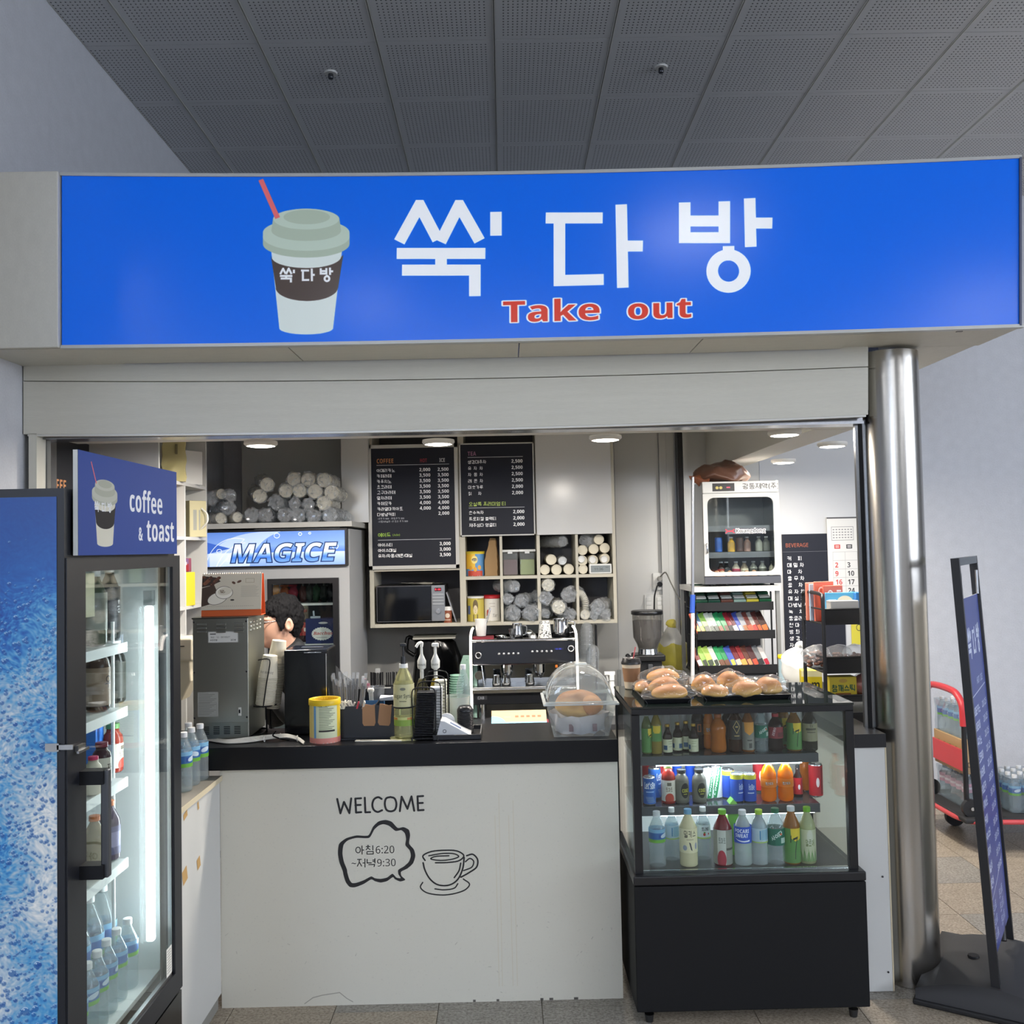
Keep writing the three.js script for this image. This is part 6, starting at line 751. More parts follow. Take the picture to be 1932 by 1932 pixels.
{ // slanted wire cup holder with stacked paper cups
  const p = onTop(512, 1352), t = thing('cup_holder', 'black wire holder feeding two slanted stacks of paper cups', 'cup holder', [p.x, yCT, -3.95]), wire = M('#1c1d20', 0.4, 0.6);
  const lean = [-0.08, 0.06];
  const A = W(497, 1332, 3.95), B = W(505, 1330, 4.02);
  for (const [i, a] of [A, B].entries()) { const x = a.x - t.position.x, y = a.y - yCT, z = a.z - t.position.z, r = 0.043; put('ring', new THREE.TorusGeometry(r, 0.003, 8, 28).rotateX(PI / 2), wire, t, [x, y + 0.004, z]); put('hoop', tube([[x + 0.01, y, z + r], [x + 0.025, y + 0.1, z + r], [x + 0.04, y + 0.19, z + r * 0.95], [x + 0.02, y + 0.2, z + r * 0.9], [x - 0.01, y + 0.195, z + r * 0.9]], 0.0025, 20, 6), wire, t); put('leg', bar([x, y, z - r], [x, 0.004, z - r - 0.01], 0.004), wire, t); }
  put('base_loop', tube([[-0.09, 0.006, 0.03], [0.06, 0.006, 0.03], [0.06, 0.006, -0.12], [-0.09, 0.006, -0.12]], 0.004, 40, 6, true), wire, t); for (const x of [-0.06, 0.02]) put('strut', bar([x, 0.006, -0.1], [x - 0.02, 0.06, 0], 0.0035), wire, t);
  const stack = (text, a, b, d, n) => { const P = W(...a, d), Q = W(...b, d), dir = Q.clone().sub(P), len = dir.length(), o = thing('paper_cup_stack', text, 'cup stack', P.toArray()); o.quaternion.setFromUnitVectors(new V3(0, 1, 0), dir.normalize()); const r = 0.039, step = (len - 0.09) / n; for (let i = 0; i < n; i++) put('cup', cached('stackcup' + step.toFixed(4), () => lathe([[r * 0.9, 0], [r, 0.002], [r * 1.015, 0.0045], [r, 0.007], [r * 0.97, step]], 28)), cupPaper, o, [0, i * step, 0]); put('top_cup', lathe([[r, 0], [r * 0.76, 0.088], [r * 0.72, 0.09], [r * 0.7, 0.086], [0, 0.086]], 28), cupPaper, o, [0, len - 0.09, 0]); put('cup_print', toRect(new THREE.CylinderGeometry(r * 0.925, r * 0.965, 0.02, 28, 1, true, -0.9, 1.8).translate(0, 0.022, 0), label(192, 40, (k) => { k.font = 'italic 26px serif'; k.fillStyle = '#6b665c'; k.fillText('Next Morning', 6, 28); }, '#d3ccb8')), printMat, o, [0, len - 0.09, 0]); };
  stack('slanted paper cup stack with printed cup, in the wire holder', [500, 1330], [510, 1236], 3.95, 20); stack('taller slanted paper cup stack behind the printed one', [511, 1335], [527, 1208], 4.03, 26);
}
{ // black dispenser box
  const d = 3.94, x0 = at(536, d, 1.2), x1 = at(618, d, 1.2), h = hy(577, 1226, d) - yCT, t = thing('napkin_dispenser', 'glossy black box dispenser with a handle slot', 'dispenser', [(x0 + x1) / 2, yCT, -d]), w = x1 - x0; put('casing', rbox(w, h, 0.2, 0.006, 0, h / 2, -0.1), M('#0d0e12', 0.16), t); put('top_slot', rbox(w * 0.5, 0.004, 0.04, 0.001, 0.01, h + 0.001, -0.09), M('#26282d', 0.3), t); put('edge_trim', rbox(0.004, h * 0.9, 0.006, 0.001, w / 2 - 0.004, h * 0.5, 0.001), chrome, t); put('lip', rbox(w * 0.4, 0.004, 0.004, 0.001, 0.03, h * 0.965, 0.001), M('#8d9096', 0.2, 0.8), t);
}
{ // tied bundle of white cables
  const t = thing('cable_bundle', 'tied bundle of white cables lying on the worktop', 'cable'), P = (px, py, y = 0.008) => { const v = onY(px, py, CT + y); return [v.x, v.y, v.z]; };
  for (let i = 0; i < 5; i++) put('cable', tube([P(388 + i, 1396 - i, 0.006), P(430, 1402 - i * 1.5, 0.005 + i * 0.002), P(475, 1399 - i * 2, 0.005 + i * 0.003), P(505, 1394 - i * 1.6, 0.01 + i * 0.003), P(540, 1391 - i * 1.4, 0.014 + i * 0.002), P(562, 1396 - i * 1.2, 0.008 + i * 0.002), P(573 + i * 0.5, 1404 - i, 0.005)], 0.0028, 50, 7), M('#c9c7bf', 0.5), t);
  for (const [px, py] of [[499, 1394], [529, 1389], [561, 1393]]) put('cable_tie', new THREE.TorusGeometry(0.011, 0.0016, 6, 16).rotateY(PI / 2), M('#dcdcd8', 0.4), t, P(px, py, 0.012)); put('plug', rbox(0.03, 0.012, 0.02, 0.003), whiteMat, t, P(389, 1393, 0.007)); put('black_cord', tube([P(520, 1380, 0.05), P(515, 1388, 0.03), P(530, 1394, 0.006), P(545, 1396, 0.005)], 0.003, 24, 6), blackMat, t);
}
{ // yellow-lidded can
  const p = onTop(608, 1404), r = 0.061, h = 0.158, t = thing('milk_powder_can', 'printed powder can with an open yellow rim', 'can', [p.x, yCT, p.z - r], null, -0.2);
  put('body', toRect(bandGeo(r, 0, h), label(320, 220, (k) => { const g = ['#c9b04e', '#d8c478', '#5f93c0', '#c8cfae', '#c8cfae', '#d2b43a']; [0, 60, 120, 138, 200, 290].forEach((x, i) => { k.fillStyle = g[i]; k.fillRect(x, 0, 320 - x, 220); }); k.fillStyle = '#d2857a'; k.fillRect(0, 190, 320, 30); k.fillStyle = '#5b6250'; for (let i = 0; i < 15; i++) k.fillRect(160, 20 + i * 9, 60 + (i * 41) % 56, 3); k.fillStyle = '#23241f'; k.fillRect(158, 146, 110, 10); k.font = 'bold 20px sans-serif'; k.fillText('ICE TEA', 152, 18); k.save(); k.fillStyle = '#8a6a2e'; k.fillRect(20, 30, 30, 10); k.restore(); }, '#c8cfae')), printMat, t);
  put('lid_rim', lathe([[r * 0.9, h], [r * 0.9, h + 0.012], [r * 1.04, h + 0.012], [r * 1.05, h - 0.01], [r, h - 0.01]], 40), M('#d6b413', 0.4), t); put('contents', cyl(r * 0.92, r * 0.92, 0.004, 0, h - 0.014, 0), M('#c9b27c', 0.9), t); put('base', cyl(r, r, 0.004, 0, 0, 0), M('#c9a99c', 0.4), t); put('inner_wall', new THREE.CylinderGeometry(r * 0.9, r * 0.9, 0.02, 32, 1, true).translate(0, h - 0.002, 0), M('#c8a410', 0.5, 0, { side: THREE.DoubleSide }), t);
}
{ // black organiser with straws, sleeves, sticks
  const d = 3.84, x0 = at(630, d, 1.05), x1 = at(745, d, 1.05), h = 0.13, w = x1 - x0, xc = (x0 + x1) / 2, dep = 0.2, t = thing('counter_organizer', 'black compartment box with two brown paper sleeves on its front', 'organizer', [xc, yCT, -d]), bk = M('#131418', 0.35);
  put('front_wall', box(w, h, 0.005, 0, h / 2, 0), bk, t); put('rear_wall', box(w, h + 0.04, 0.005, 0, h / 2 + 0.02, -dep), bk, t); for (const x of [-w / 2 + 0.0025, -w * 0.13, w * 0.17, w / 2 - 0.0025]) put('divider', box(0.005, h, dep - 0.006, x, h / 2, -dep / 2), bk, t); put('floor_plate', box(w, 0.004, dep - 0.006, 0, 0.002, -dep / 2), bk, t); put('front_lip', box(w + 0.01, 0.004, 0.02, 0, 0.002, 0.014), bk, t);
  for (const [px, a] of [[696, 0.02], [726, -0.08]]) put('brown_sleeve', wobble(extr([[-0.024, 0.045], [-0.026, -0.03], [-0.02, -0.04], [0.021, -0.042], [0.026, -0.03], [0.025, 0.045], [0.014, 0.04], [-0.012, 0.046]], 0.003), 0.002, 30, px), M('#9d7655', 0.75), t, [at(px, d, 1.1) - xc, h - 0.038, 0.003], [0, 0, a]);
  // straws in film
  const G = 'film-wrapped black straws in the organiser'; for (let i = 0; i < 22; i++) { const u = rnd(), px = 634 + (i * 2.05) + rnd(-2, 2), hh = rnd(0.2, 0.245), o = thing('wrapped_straw', 'black drinking straw in clear film standing in the organiser', 'straw', [at(px, d - 0.06 + 0.12 * u + 0.06, 1.05) - 0.0, yCT + 0.005, -d - 0.03 - 0.1 * u], G); o.rotation.z = (657 - px) * 0.006 + rnd(-0.04, 0.04); put('straw', cached('straw' + (i % 3), () => cyl(0.0042, 0.0042, 0.2 + 0.012 * (i % 3), 0, 0, 0, 8)), M('#26262a', 0.3), o); put('film', cached('strawfilm' + (i % 3), () => wobble(cyl(0.006, 0.0058, 0.225 + 0.012 * (i % 3), 0, 0, 0, 8, true), 0.003, 60, i)), filmMat, o); }
  for (let i = 0; i < 14; i++) { const o = thing('paper_stick', 'white paper-wrapped stick lying in the organiser front', 'stick', [at(640 + i * 2.9, d, 1.1), yCT + h * 0.55, -d - 0.02 - 0.015 * (i % 3)], 'paper sticks in the organiser'); o.rotation.set(0.4, 0, rnd(-0.5, 0.5)); put('wrapper', cached('stick', () => rbox(0.007, 0.1, 0.004, 0.0015, 0, 0.04, 0)), M(i === 9 ? '#b8404e' : '#d6d3ca', 0.6), o); }
  // spoons, cups and pink sachets at the rear of the organiser
  const q = (px, dd) => at(px, dd, 1.15);
  const sp = thing('blue_tub', 'blue tub with plastic spoons and a clear cup', 'tub', [q(705, 4.02), yCT + 0.09, -4.02]); put('tub', [box(0.09, 0.04, 0.002, 0, 0.02, 0.04), box(0.09, 0.04, 0.002, 0, 0.02, -0.04), box(0.002, 0.04, 0.08, -0.045, 0.02, 0), box(0.002, 0.04, 0.08, 0.045, 0.02, 0), box(0.09, 0.003, 0.08, 0, 0.0015, 0)], M('#4f86bd', 0.4), sp); put('clear_cup', lathe([[0.028, 0.004], [0.036, 0.09], [0.038, 0.092]], 24), clearCup, sp, [0.012, 0, 0]); for (let i = 0; i < 3; i++) put('spoon', [bar([-0.01 + i * 0.006, 0.005, 0.03], [-0.014 + i * 0.007, 0.075, 0.035], 0.0025, 6), ball(0.008, -0.014 + i * 0.007, 0.082, 0.036, 1.3, 10)], M('#dedcd4', 0.4), sp);
  put('stand_block', box(0.2, 0.089, 0.1, 0.045, 0.0445, 0), M('#17181b', 0.5), sp, [0, -0.09, 0]);
  const pk = thing('sachet_pack', 'pack of pink and white sachets behind the straws', 'sachet pack', [q(690, 4.06), yCT, -4.07]); put('sleeve', rbox(0.03, 0.13, 0.03, 0.003, 0, 0.09, 0), filmMat, pk); for (let i = 0; i < 4; i++) put('sachet', box(0.012, 0.1, 0.004, -0.012 + i * 0.008, 0.17 - 0.01 * i, 0.002 * i), M(i % 2 ? '#d98a96' : '#e2dcd8', 0.5), pk); put('foot', box(0.04, 0.026, 0.035, 0, 0.013, 0), blackMat, pk);
  const tl = thing('tissue_pad', 'small folded white tissue on the organiser edge', 'tissue', [q(731, 3.98), yCT + 0.131, -3.98]); put('tissue', wobble(rbox(0.06, 0.016, 0.05, 0.005, 0, 0.008, 0), 0.006, 40, 3), M('#cdd2da', 0.8), tl); put('fold', box(0.03, 0.003, 0.012, 0.03, 0.006, 0.02), M('#c2c6cc', 0.8), tl);
}
{ const a = onTop(667, 1404), b = onTop(760, 1396), t = thing('sugar_stick', 'long white paper stick lying on the worktop', 'stick', [(a.x + b.x) / 2, yCT, (a.z + b.z) / 2 - 0.01]); put('wrapper', wobble(rbox(b.x - a.x, 0.004, 0.022, 0.001, 0, 0.003, 0), 0.002, 30, 2), M('#cfccbf', 0.7), t, [0, 0, 0], [0, -0.08, 0]); put('print', rbox(0.05, 0.0008, 0.004, 0.0003, -0.05, 0.0062, 0.004), M('#55524a', 0.7), t, [0, 0, 0], [0, -0.08, 0]); }
{ // syrup bottle
  const d = 3.82, t = thing('syrup_bottle', 'tall clear sugar syrup bottle with green label', 'bottle', [at(763, d, 1.05), yCT + 0.006, -d]), r = 0.041, h = 0.29; put('body', lathe([[0, 0], [r * 0.9, 0], [r, 0.01], [r, 0.17], [r * 1.02, 0.19], [r * 0.98, 0.215], [r * 0.7, 0.25], [r * 0.4, 0.272], [r * 0.38, h - 0.008], [0, h - 0.008]], 30), murky('#d9d8a2', 0.72), t);
  put('label', toRect(bandGeo(r * 1.03, 0.125, 0.215), label(256, 128, (k) => { k.fillStyle = '#77786a'; k.beginPath(); k.ellipse(128, 26, 22, 8, 0, 0, 7); k.fill(); k.font = 'bold 30px sans-serif'; k.fillStyle = '#5a5b48'; k.fillText('Sugar Syrup', 44, 76); k.fillRect(100, 92, 56, 4); }, '#cfcca0')), clearPrint, t); put('lower_label', toRect(bandGeo(r * 1.012, 0.05, 0.085), label(128, 64, (k) => { k.fillStyle = '#8fae4a'; k.fillRect(0, 20, 128, 44); k.fillStyle = '#c98a4e'; k.fillRect(10, 4, 30, 16); k.fillRect(80, 4, 24, 16); }, '#c9cf86')), clearPrint, t);
  put('strap', new THREE.TorusGeometry(r * 1.06, 0.003, 8, 30).rotateX(PI / 2).translate(0, 0.123, 0), blackMat, t); put('cap', cyl(r * 0.44, r * 0.42, 0.016, 0, h - 0.012, 0), M('#dfdfdb', 0.4), t); const pm = put('pump', [cyl(0.012, 0.01, 0.03, 0, h + 0.004, 0), bar([0, h + 0.03, 0], [0, h + 0.075, 0], 0.004), rbox(0.024, 0.012, 0.02, 0.003, 0, h + 0.08, 0)], M('#1a1b1e', 0.35), t); put('saucer', wobble(cyl(0.058, 0.062, 0.005, 0.004, -0.006, 0.004), 0.003, 30, 4), M('#c9c894', 0.6), t);
}
{ // wire rack with lid stacks
  const d = 3.84, x = at(803, d, 1.05), t = thing('lid_rack', 'black wire rack holding stacked cup lids and papers', 'rack', [x, yCT, -d]), wire = M('#16171a', 0.35, 0.5), hs = 0.2;
  for (const [i, z, dx] of [[0, 0.05, 0], [1, -0.03, 0.016], [2, -0.1, 0.03], [3, -0.16, 0.04]]) put('wire_frame', tube([[-0.045 + dx, 0.01, z], [-0.047 + dx, hs * 0.6, z], [-0.043 + dx, hs + i * 0.012, z], [0.04 + dx, hs + i * 0.012, z], [0.046 + dx, hs * 0.6, z], [0.044 + dx, 0.01, z]], 0.0028, 44, 6), wire, t);
  put('base_tray', rbox(0.13, 0.006, 0.24, 0.002, 0.012, 0.006, -0.05), wire, t); for (const px of [-0.048, 0.054]) put('front_hook', bar([px, 0.012, 0.075], [px, -0.01, 0.082], 0.003), wire, t);
  const st = thing('lid_stack', 'stack of black coffee cup lids standing in the wire rack', 'lid stack', [x, yCT + 0.0095, -d + 0.01]); const n = 26, lg = cached('sqlid', () => rbox(0.078, 0.0042, 0.062, 0.002)); for (let i = 0; i < n; i++) put('lid', lg, M('#15161a', 0.3), st, [0.0006 * i - 0.006, 0.004 + i * 0.0068, 0]);
  for (const [dx, z, w, hh, col, s] of [[0.036, -0.055, 0.05, 0.185, '#c6c8c9', 'grey paper stack in the middle of the wire rack'], [0.05, -0.125, 0.05, 0.205, '#d8d6c4', 'cream lid stack at the rear of the wire rack']]) { const o = thing('paper_stack', s, 'paper stack', [x + dx, yCT + 0.0095, -d + z]); for (let i = 0; i < 16; i++) put('sheet', cached('sheet' + w, () => rbox(w, 0.19 / 16 * 0.8, 0.045, 0.002)), M(col, 0.5), o, [0.0004 * i, 0.006 + i * hh / 16, 0]); }
}
{ // scale and round lid stack on a black tray
  const a = onTop(826, 1386), b = onTop(904, 1380), xc = (a.x + b.x) / 2, w = b.x - a.x + 0.02, z = -3.87, t = thing('black_tray', 'small black rimmed tray on the worktop', 'tray', [xc, yCT, z]); put('base', rbox(w, 0.004, 0.2, 0.002, 0, 0.002, 0), M('#1b1c20', 0.35), t); for (const [x, zz, ww, dd] of [[0, 0.1, w, 0.005], [0, -0.1, w, 0.005], [-w / 2, 0, 0.005, 0.2], [w / 2, 0, 0.005, 0.2]]) put('rim', rbox(ww, 0.02, dd, 0.002, x, 0.01, zz), M('#1b1c20', 0.3), t); put('rim_edge', box(0.004, 0.004, 0.2, w / 2, 0.022, 0), M('#77797c', 0.3, 0.5), t);
  const s = thing('call_button_display', 'white wedge-shaped counter device with a small grey screen', 'device', [at(855, 3.85, 1.03), yCT + 0.0045, -3.83]); put('wedge', extr([[-0.062, 0], [0.07, 0], [0.07, 0.006], [-0.03, 0.062], [-0.044, 0.064]], 0.09, 0.003), M('#c4c6c8', 0.4), s, [0, 0.003, -0.045]); put('screen', rbox(0.05, 0.003, 0.03, 0.001), M('#6d7c9c', 0.2), s, [0.012, 0.044, 0.02], [0, 0, -0.51]); put('logo_ring', rotX(new THREE.TorusGeometry(0.006, 0.0016, 6, 16), 0), M('#77797c', 0.5), s, [-0.03, 0.028, 0.0485]); put('back_shell', rotZ(new THREE.CylinderGeometry(0.034, 0.034, 0.012, 24, 1, false).rotateX(PI / 2), 0), M('#d2d3d4', 0.4), s, [-0.028, 0.048, -0.052]);
  const o = thing('round_lid_stack', 'short stack of black dome lids on the tray', 'lid stack', [at(878, 3.9, 1.05), yCT + 0.0045, -3.9]); const lg = cached('rlid', () => lathe([[0.03, 0], [0.034, 0.001], [0.034, 0.004], [0.031, 0.006]], 28)); for (let i = 0; i < 14; i++) put('lid', lg, M('#141519', 0.3), o, [0, 0.001 + i * 0.0062, 0]); put('dome_lid', lathe([[0.034, 0], [0.034, 0.004], [0.03, 0.012], [0.024, 0.02], [0.02, 0.018], [0, 0.017]], 28), M('#141519', 0.3), o, [0, 0.088, 0]);
}
// pump bottles, jug and spare cups behind the front row
for (const [px, s, k] of [[797, 'bent nozzle, beside the syrup bottle', -1], [823, 'short nozzle, above the lid rack', 1]]) {
  const d = 4.03, t = thing('pump_bottle', 'syrup pump bottle with white pump and ' + s, 'bottle', [at(px, d, 1.1), yCT, -d]); put('body', lathe([[0, 0], [0.034, 0], [0.036, 0.01], [0.036, 0.13], [0.02, 0.19], [0.014, 0.21], [0, 0.21]]), murky(k < 0 ? '#6d6a4a' : '#b7a23c', 0.5), t); put('neck_tube', bar([0, 0.21, 0], [0, 0.255, 0], 0.008), M('#d9d9d2', 0.4), t); const c = put('pump_collar', lathe([[0.012, 0.25], [0.018, 0.255], [0.019, 0.285], [0.012, 0.3], [0.006, 0.315], [0.005, 0.35]], 20), M('#d4d4ce', 0.4), t); put('collar_print', toRect(new THREE.CylinderGeometry(0.0195, 0.0195, 0.016, 20, 1, true, -1.2, 2.4).translate(0, 0.27, 0), label(96, 32, (q) => { q.font = 'bold 22px sans-serif'; q.fillStyle = '#6b6b66'; q.fillText(k < 0 ? 'MONIN' : 'DAVIN', 8, 24); }, '#cfcfc8')), printMat, c); put('nozzle', k < 0 ? tube([[0, 0.345, 0], [0.002, 0.362, 0], [-0.012, 0.36, 0.01], [-0.022, 0.345, 0.016]], 0.0065, 16, 8) : [rbox(0.03, 0.016, 0.022, 0.005, 0, 0.352, 0)], M('#dadad4', 0.4), t);
}
{ const d = 4.05, t = thing('measuring_jug', 'frosted plastic measuring jug behind the scale', 'jug', [at(862, d, 1.06), yCT, -d]); put('jug', lathe([[0, 0.002], [0.046, 0.002], [0.05, 0.01], [0.056, 0.125], [0.058, 0.13]], 28), M('#dfe2dc', 0.3, 0, { transmission: 0.6, thickness: 0, side: THREE.DoubleSide }), t); put('jug_handle', tube([[-0.05, 0.11, 0.02], [-0.075, 0.1, 0.03], [-0.072, 0.05, 0.03], [-0.048, 0.03, 0.02]], 0.006, 20, 8), M('#d2d6d0', 0.3, 0, { transmission: 0.5, thickness: 0 }), t); }
{ const d = 4.08, t = thing('empty_bottle', 'empty clear plastic bottle with white cap behind the jug', 'bottle', [at(874, d, 1.2), yCT + 0.0, -d]); fillBottle(t, { r: 0.03, h: 0.26, kind: 'smooth', body: water, cap: capW, capR: 0.4 }); }
{ const p = W(866, 1330, 5.3), t = thing('green_cup_stack', 'stack of pale green plastic cups beside the espresso machine', 'cup stack', [p.x - 0.03, 0.771, -5.5]); for (let i = 0; i < 12; i++) put('cup', cached('gcup', () => lathe([[0.034, 0], [0.042, 0.012], [0.043, 0.014], [0.04, 0.014]], 24)), M('#8fb8a6', 0.4), t, [0.001 * i, 0.1 + i * 0.014, 0]); put('lowest_cup', lathe([[0, 0], [0.03, 0], [0.036, 0.1]], 24), M('#8fb8a6', 0.4), t); const o = thing('green_cutting_board', 'pale green rounded board leaning by the espresso machine', 'board', [p.x + 0.045, 0.771, -5.6]); put('board', extr([[-0.05, 0], [0.05, 0], [0.055, 0.3], [0.03, 0.36], [-0.03, 0.36], [-0.055, 0.3]], 0.008, 0.003), M('#a5c9ba', 0.4), o, [0, 0.004, 0], [-0.1, -0.5, 0]); put('grip', rbox(0.03, 0.006, 0.012, 0.002, 0, 0.34, -0.03), M('#8fb8a6', 0.4), o); }
{ // clear food box with domed lid and bread
  const a = onTop(1040, 1396), b = onTop(1150, 1392), z0 = -3.76, xc = at(1096, 3.8, 1.05), w0 = 0.21, t = thing('bread_box', 'clear tub with a domed lid keeping bread in paper', 'food box', [xc, yCT, -3.9]), cl = M('#eef1f0', 0.06, 0, { transmission: 0.88, thickness: 0, ior: 1.45, side: THREE.DoubleSide });
  const tub = new THREE.BoxGeometry(0.275, 0.13, 0.3, 1, 1, 1).translate(0, 0.065, 0), q = tub.attributes.position; for (let i = 0; i < q.count; i++) if (q.getY(i) < 0.01) { q.setX(i, q.getX(i) * 0.8); q.setZ(i, q.getZ(i) * 0.8); } tub.setIndex(Array.from(tub.index.array).filter((_, i) => Math.floor(i / 6) !== 2)); tub.computeVertexNormals(); put('tub', tub, cl, t);
  put('tub_rim', [rbox(0.3, 0.008, 0.014, 0.003, 0, 0.132, 0.15), rbox(0.3, 0.008, 0.014, 0.003, 0, 0.132, -0.15), rbox(0.014, 0.008, 0.3, 0.003, 0.145, 0.132, 0), rbox(0.014, 0.008, 0.3, 0.003, -0.145, 0.132, 0)], M('#e4e8e8', 0.08, 0, { transmission: 0.6, thickness: 0 }), t);
  const n = 20, dome = new THREE.CylinderGeometry(0.132, 0.132, 0.27, 32, 8, true, -PI / 2, PI).rotateX(-PI / 2), dp = dome.attributes.position; for (let i = 0; i < dp.count; i++) { const z = dp.getZ(i), e = Math.max(0, Math.abs(z) - 0.1) / 0.035; dp.setY(i, dp.getY(i) * 1.02 * Math.sqrt(Math.max(0, 1 - 0.25 * e * e)) + 0.138); } dome.computeVertexNormals();
  const lid = put('dome_lid', dome, cl, t); for (const z of [0.135, -0.135]) put('lid_end', new THREE.SphereGeometry(0.13, 28, 12, 0, 2 * PI, 0, PI / 2).scale(1, 0.9, 0.12).translate(0, 0.138, z), cl, lid); put('lid_rim', [box(0.285, 0.005, 0.012, 0, 0.14, 0.146), box(0.285, 0.005, 0.012, 0, 0.14, -0.146)], M('#e8ecec', 0.05, 0, { transmission: 0.6, thickness: 0 }), lid); put('rib', new THREE.TorusGeometry(0.133, 0.0025, 6, 30, PI).translate(0, 0.138, 0.02), M('#eef2f2', 0.05, 0, { transmission: 0.6, thickness: 0 }), lid); put('lid_knob', rbox(0.05, 0.01, 0.03, 0.004, 0.01, 0.277, 0.02), M('#e8ecec', 0.08, 0, { transmission: 0.6, thickness: 0 }), lid);
}
const crust = noiseTex(128, (x, y) => { const t = y / 128, n = 14 * noise.noise(x / 9, y / 9, 2); const k = Math.max(0, Math.min(1, (t - 0.42) / 0.3)); return [226 - 62 * k + n, 184 - 80 * k + n, 102 - 58 * k + n * 0.6]; });
const crustMat = new THREE.MeshPhysicalMaterial({ map: crust, roughness: 0.55 });
function bun(t, w, h, d, pos, turn = 0, tilt = 0, s = 1) { const g = new THREE.SphereGeometry(0.5, 26, 18), p = g.attributes.position; for (let i = 0; i < p.count; i++) { const y = p.getY(i); p.setY(i, y < 0 ? y * 0.55 : y); } g.scale(w, h / 0.775, d).translate(0, h * 0.355, 0); wobble(g, h * 0.07, 18 / w * 0.12, s); return put('bread', g, crustMat, t, pos, [tilt, turn, 0]); }
function wrap(t, w, h, d, pos, turn, s) { const g = new THREE.SphereGeometry(0.5, 28, 18); const p = g.attributes.position; for (let i = 0; i < p.count; i++) { const y = p.getY(i), x = p.getX(i), e = Math.abs(x) > 0.42 ? 1.25 : 1; p.setXYZ(i, x * e, y < 0 ? y * 0.55 : y, p.getZ(i)); } g.scale(w * 1.2, h * 1.15 / 0.775, d * 1.15).translate(0, h * 0.4, 0); wobble(g, 0.014, 26, s, 0.006); put('wrapper', g, M('#fbfcfd', 0.04, 0, { transmission: 0.96, thickness: 0, ior: 1.4, side: THREE.DoubleSide }), t, pos, [0, turn, 0]); }
{ // bread inside the tub
  const xc = at(1096, 3.8, 1.05), t = thing('bread_loaf', 'golden bread loaf visible through the clear tub', 'bread', [xc, yCT + 0.03, -3.9]); bun(t, 0.2, 0.11, 0.2, [0, 0.03, 0], 0.3, 0, 4); put('crust_top', new THREE.SphereGeometry(0.05, 20, 12).scale(0.9, 0.8, 0.8).translate(0.045, 0.085, 0.07), M('#b8793a', 0.55), t);
  const pp = thing('bread_paper', 'white printed paper lining the clear tub', 'paper', [xc, yCT + 0.003, -3.9]); const ring = new THREE.CylinderGeometry(0.125, 0.105, 0.075, 40, 4, true).scale(0.94, 1, 1.02).translate(0, 0.04, 0); put('paper', wobble(ring, 0.016, 20, 8), M('#c2c0c6', 0.8, 0, { side: THREE.DoubleSide }), pp); for (const x of [-0.04, 0.055]) put('print_mark', rbox(0.018, 0.03, 0.002, 0.001, x, 0.03, 0.113), M('#7d6268', 0.8), pp);
}
// ---------- on the glass top of the display case ----------
function tray(name, text, px0, px1, pyF, pyB, group) {
  const y = caseTop + 0.0006, f0 = onY(px0, pyF, y), f1 = onY(px1, pyF, y), bk = onY((px0 + px1) / 2, pyB, y), w = f1.x - f0.x, dp = f0.z - bk.z, t = thing(name, text, 'tray', [(f0.x + f1.x) / 2, y, (f0.z + bk.z) / 2]), m = M('#232427', 0.35, 0.4);
  put('tray_base', rbox(w - 0.02, 0.003, dp - 0.02, 0.001, 0, 0.0015, 0), m, t); for (const [x, z, ww, dd, rx, rz] of [[0, dp / 2 - 0.005, w, 0.004, 0.6, 0], [0, -dp / 2 + 0.005, w, 0.004, -0.6, 0], [-w / 2 + 0.005, 0, 0.004, dp, 0, 0.6], [w / 2 - 0.005, 0, 0.004, dp, 0, -0.6]]) put('tray_rim', rbox(ww, 0.022, dd, 0.0015), m, t, [x, 0.009, z], [rx, 0, rz]);
  return [t, w, dp, y];
}
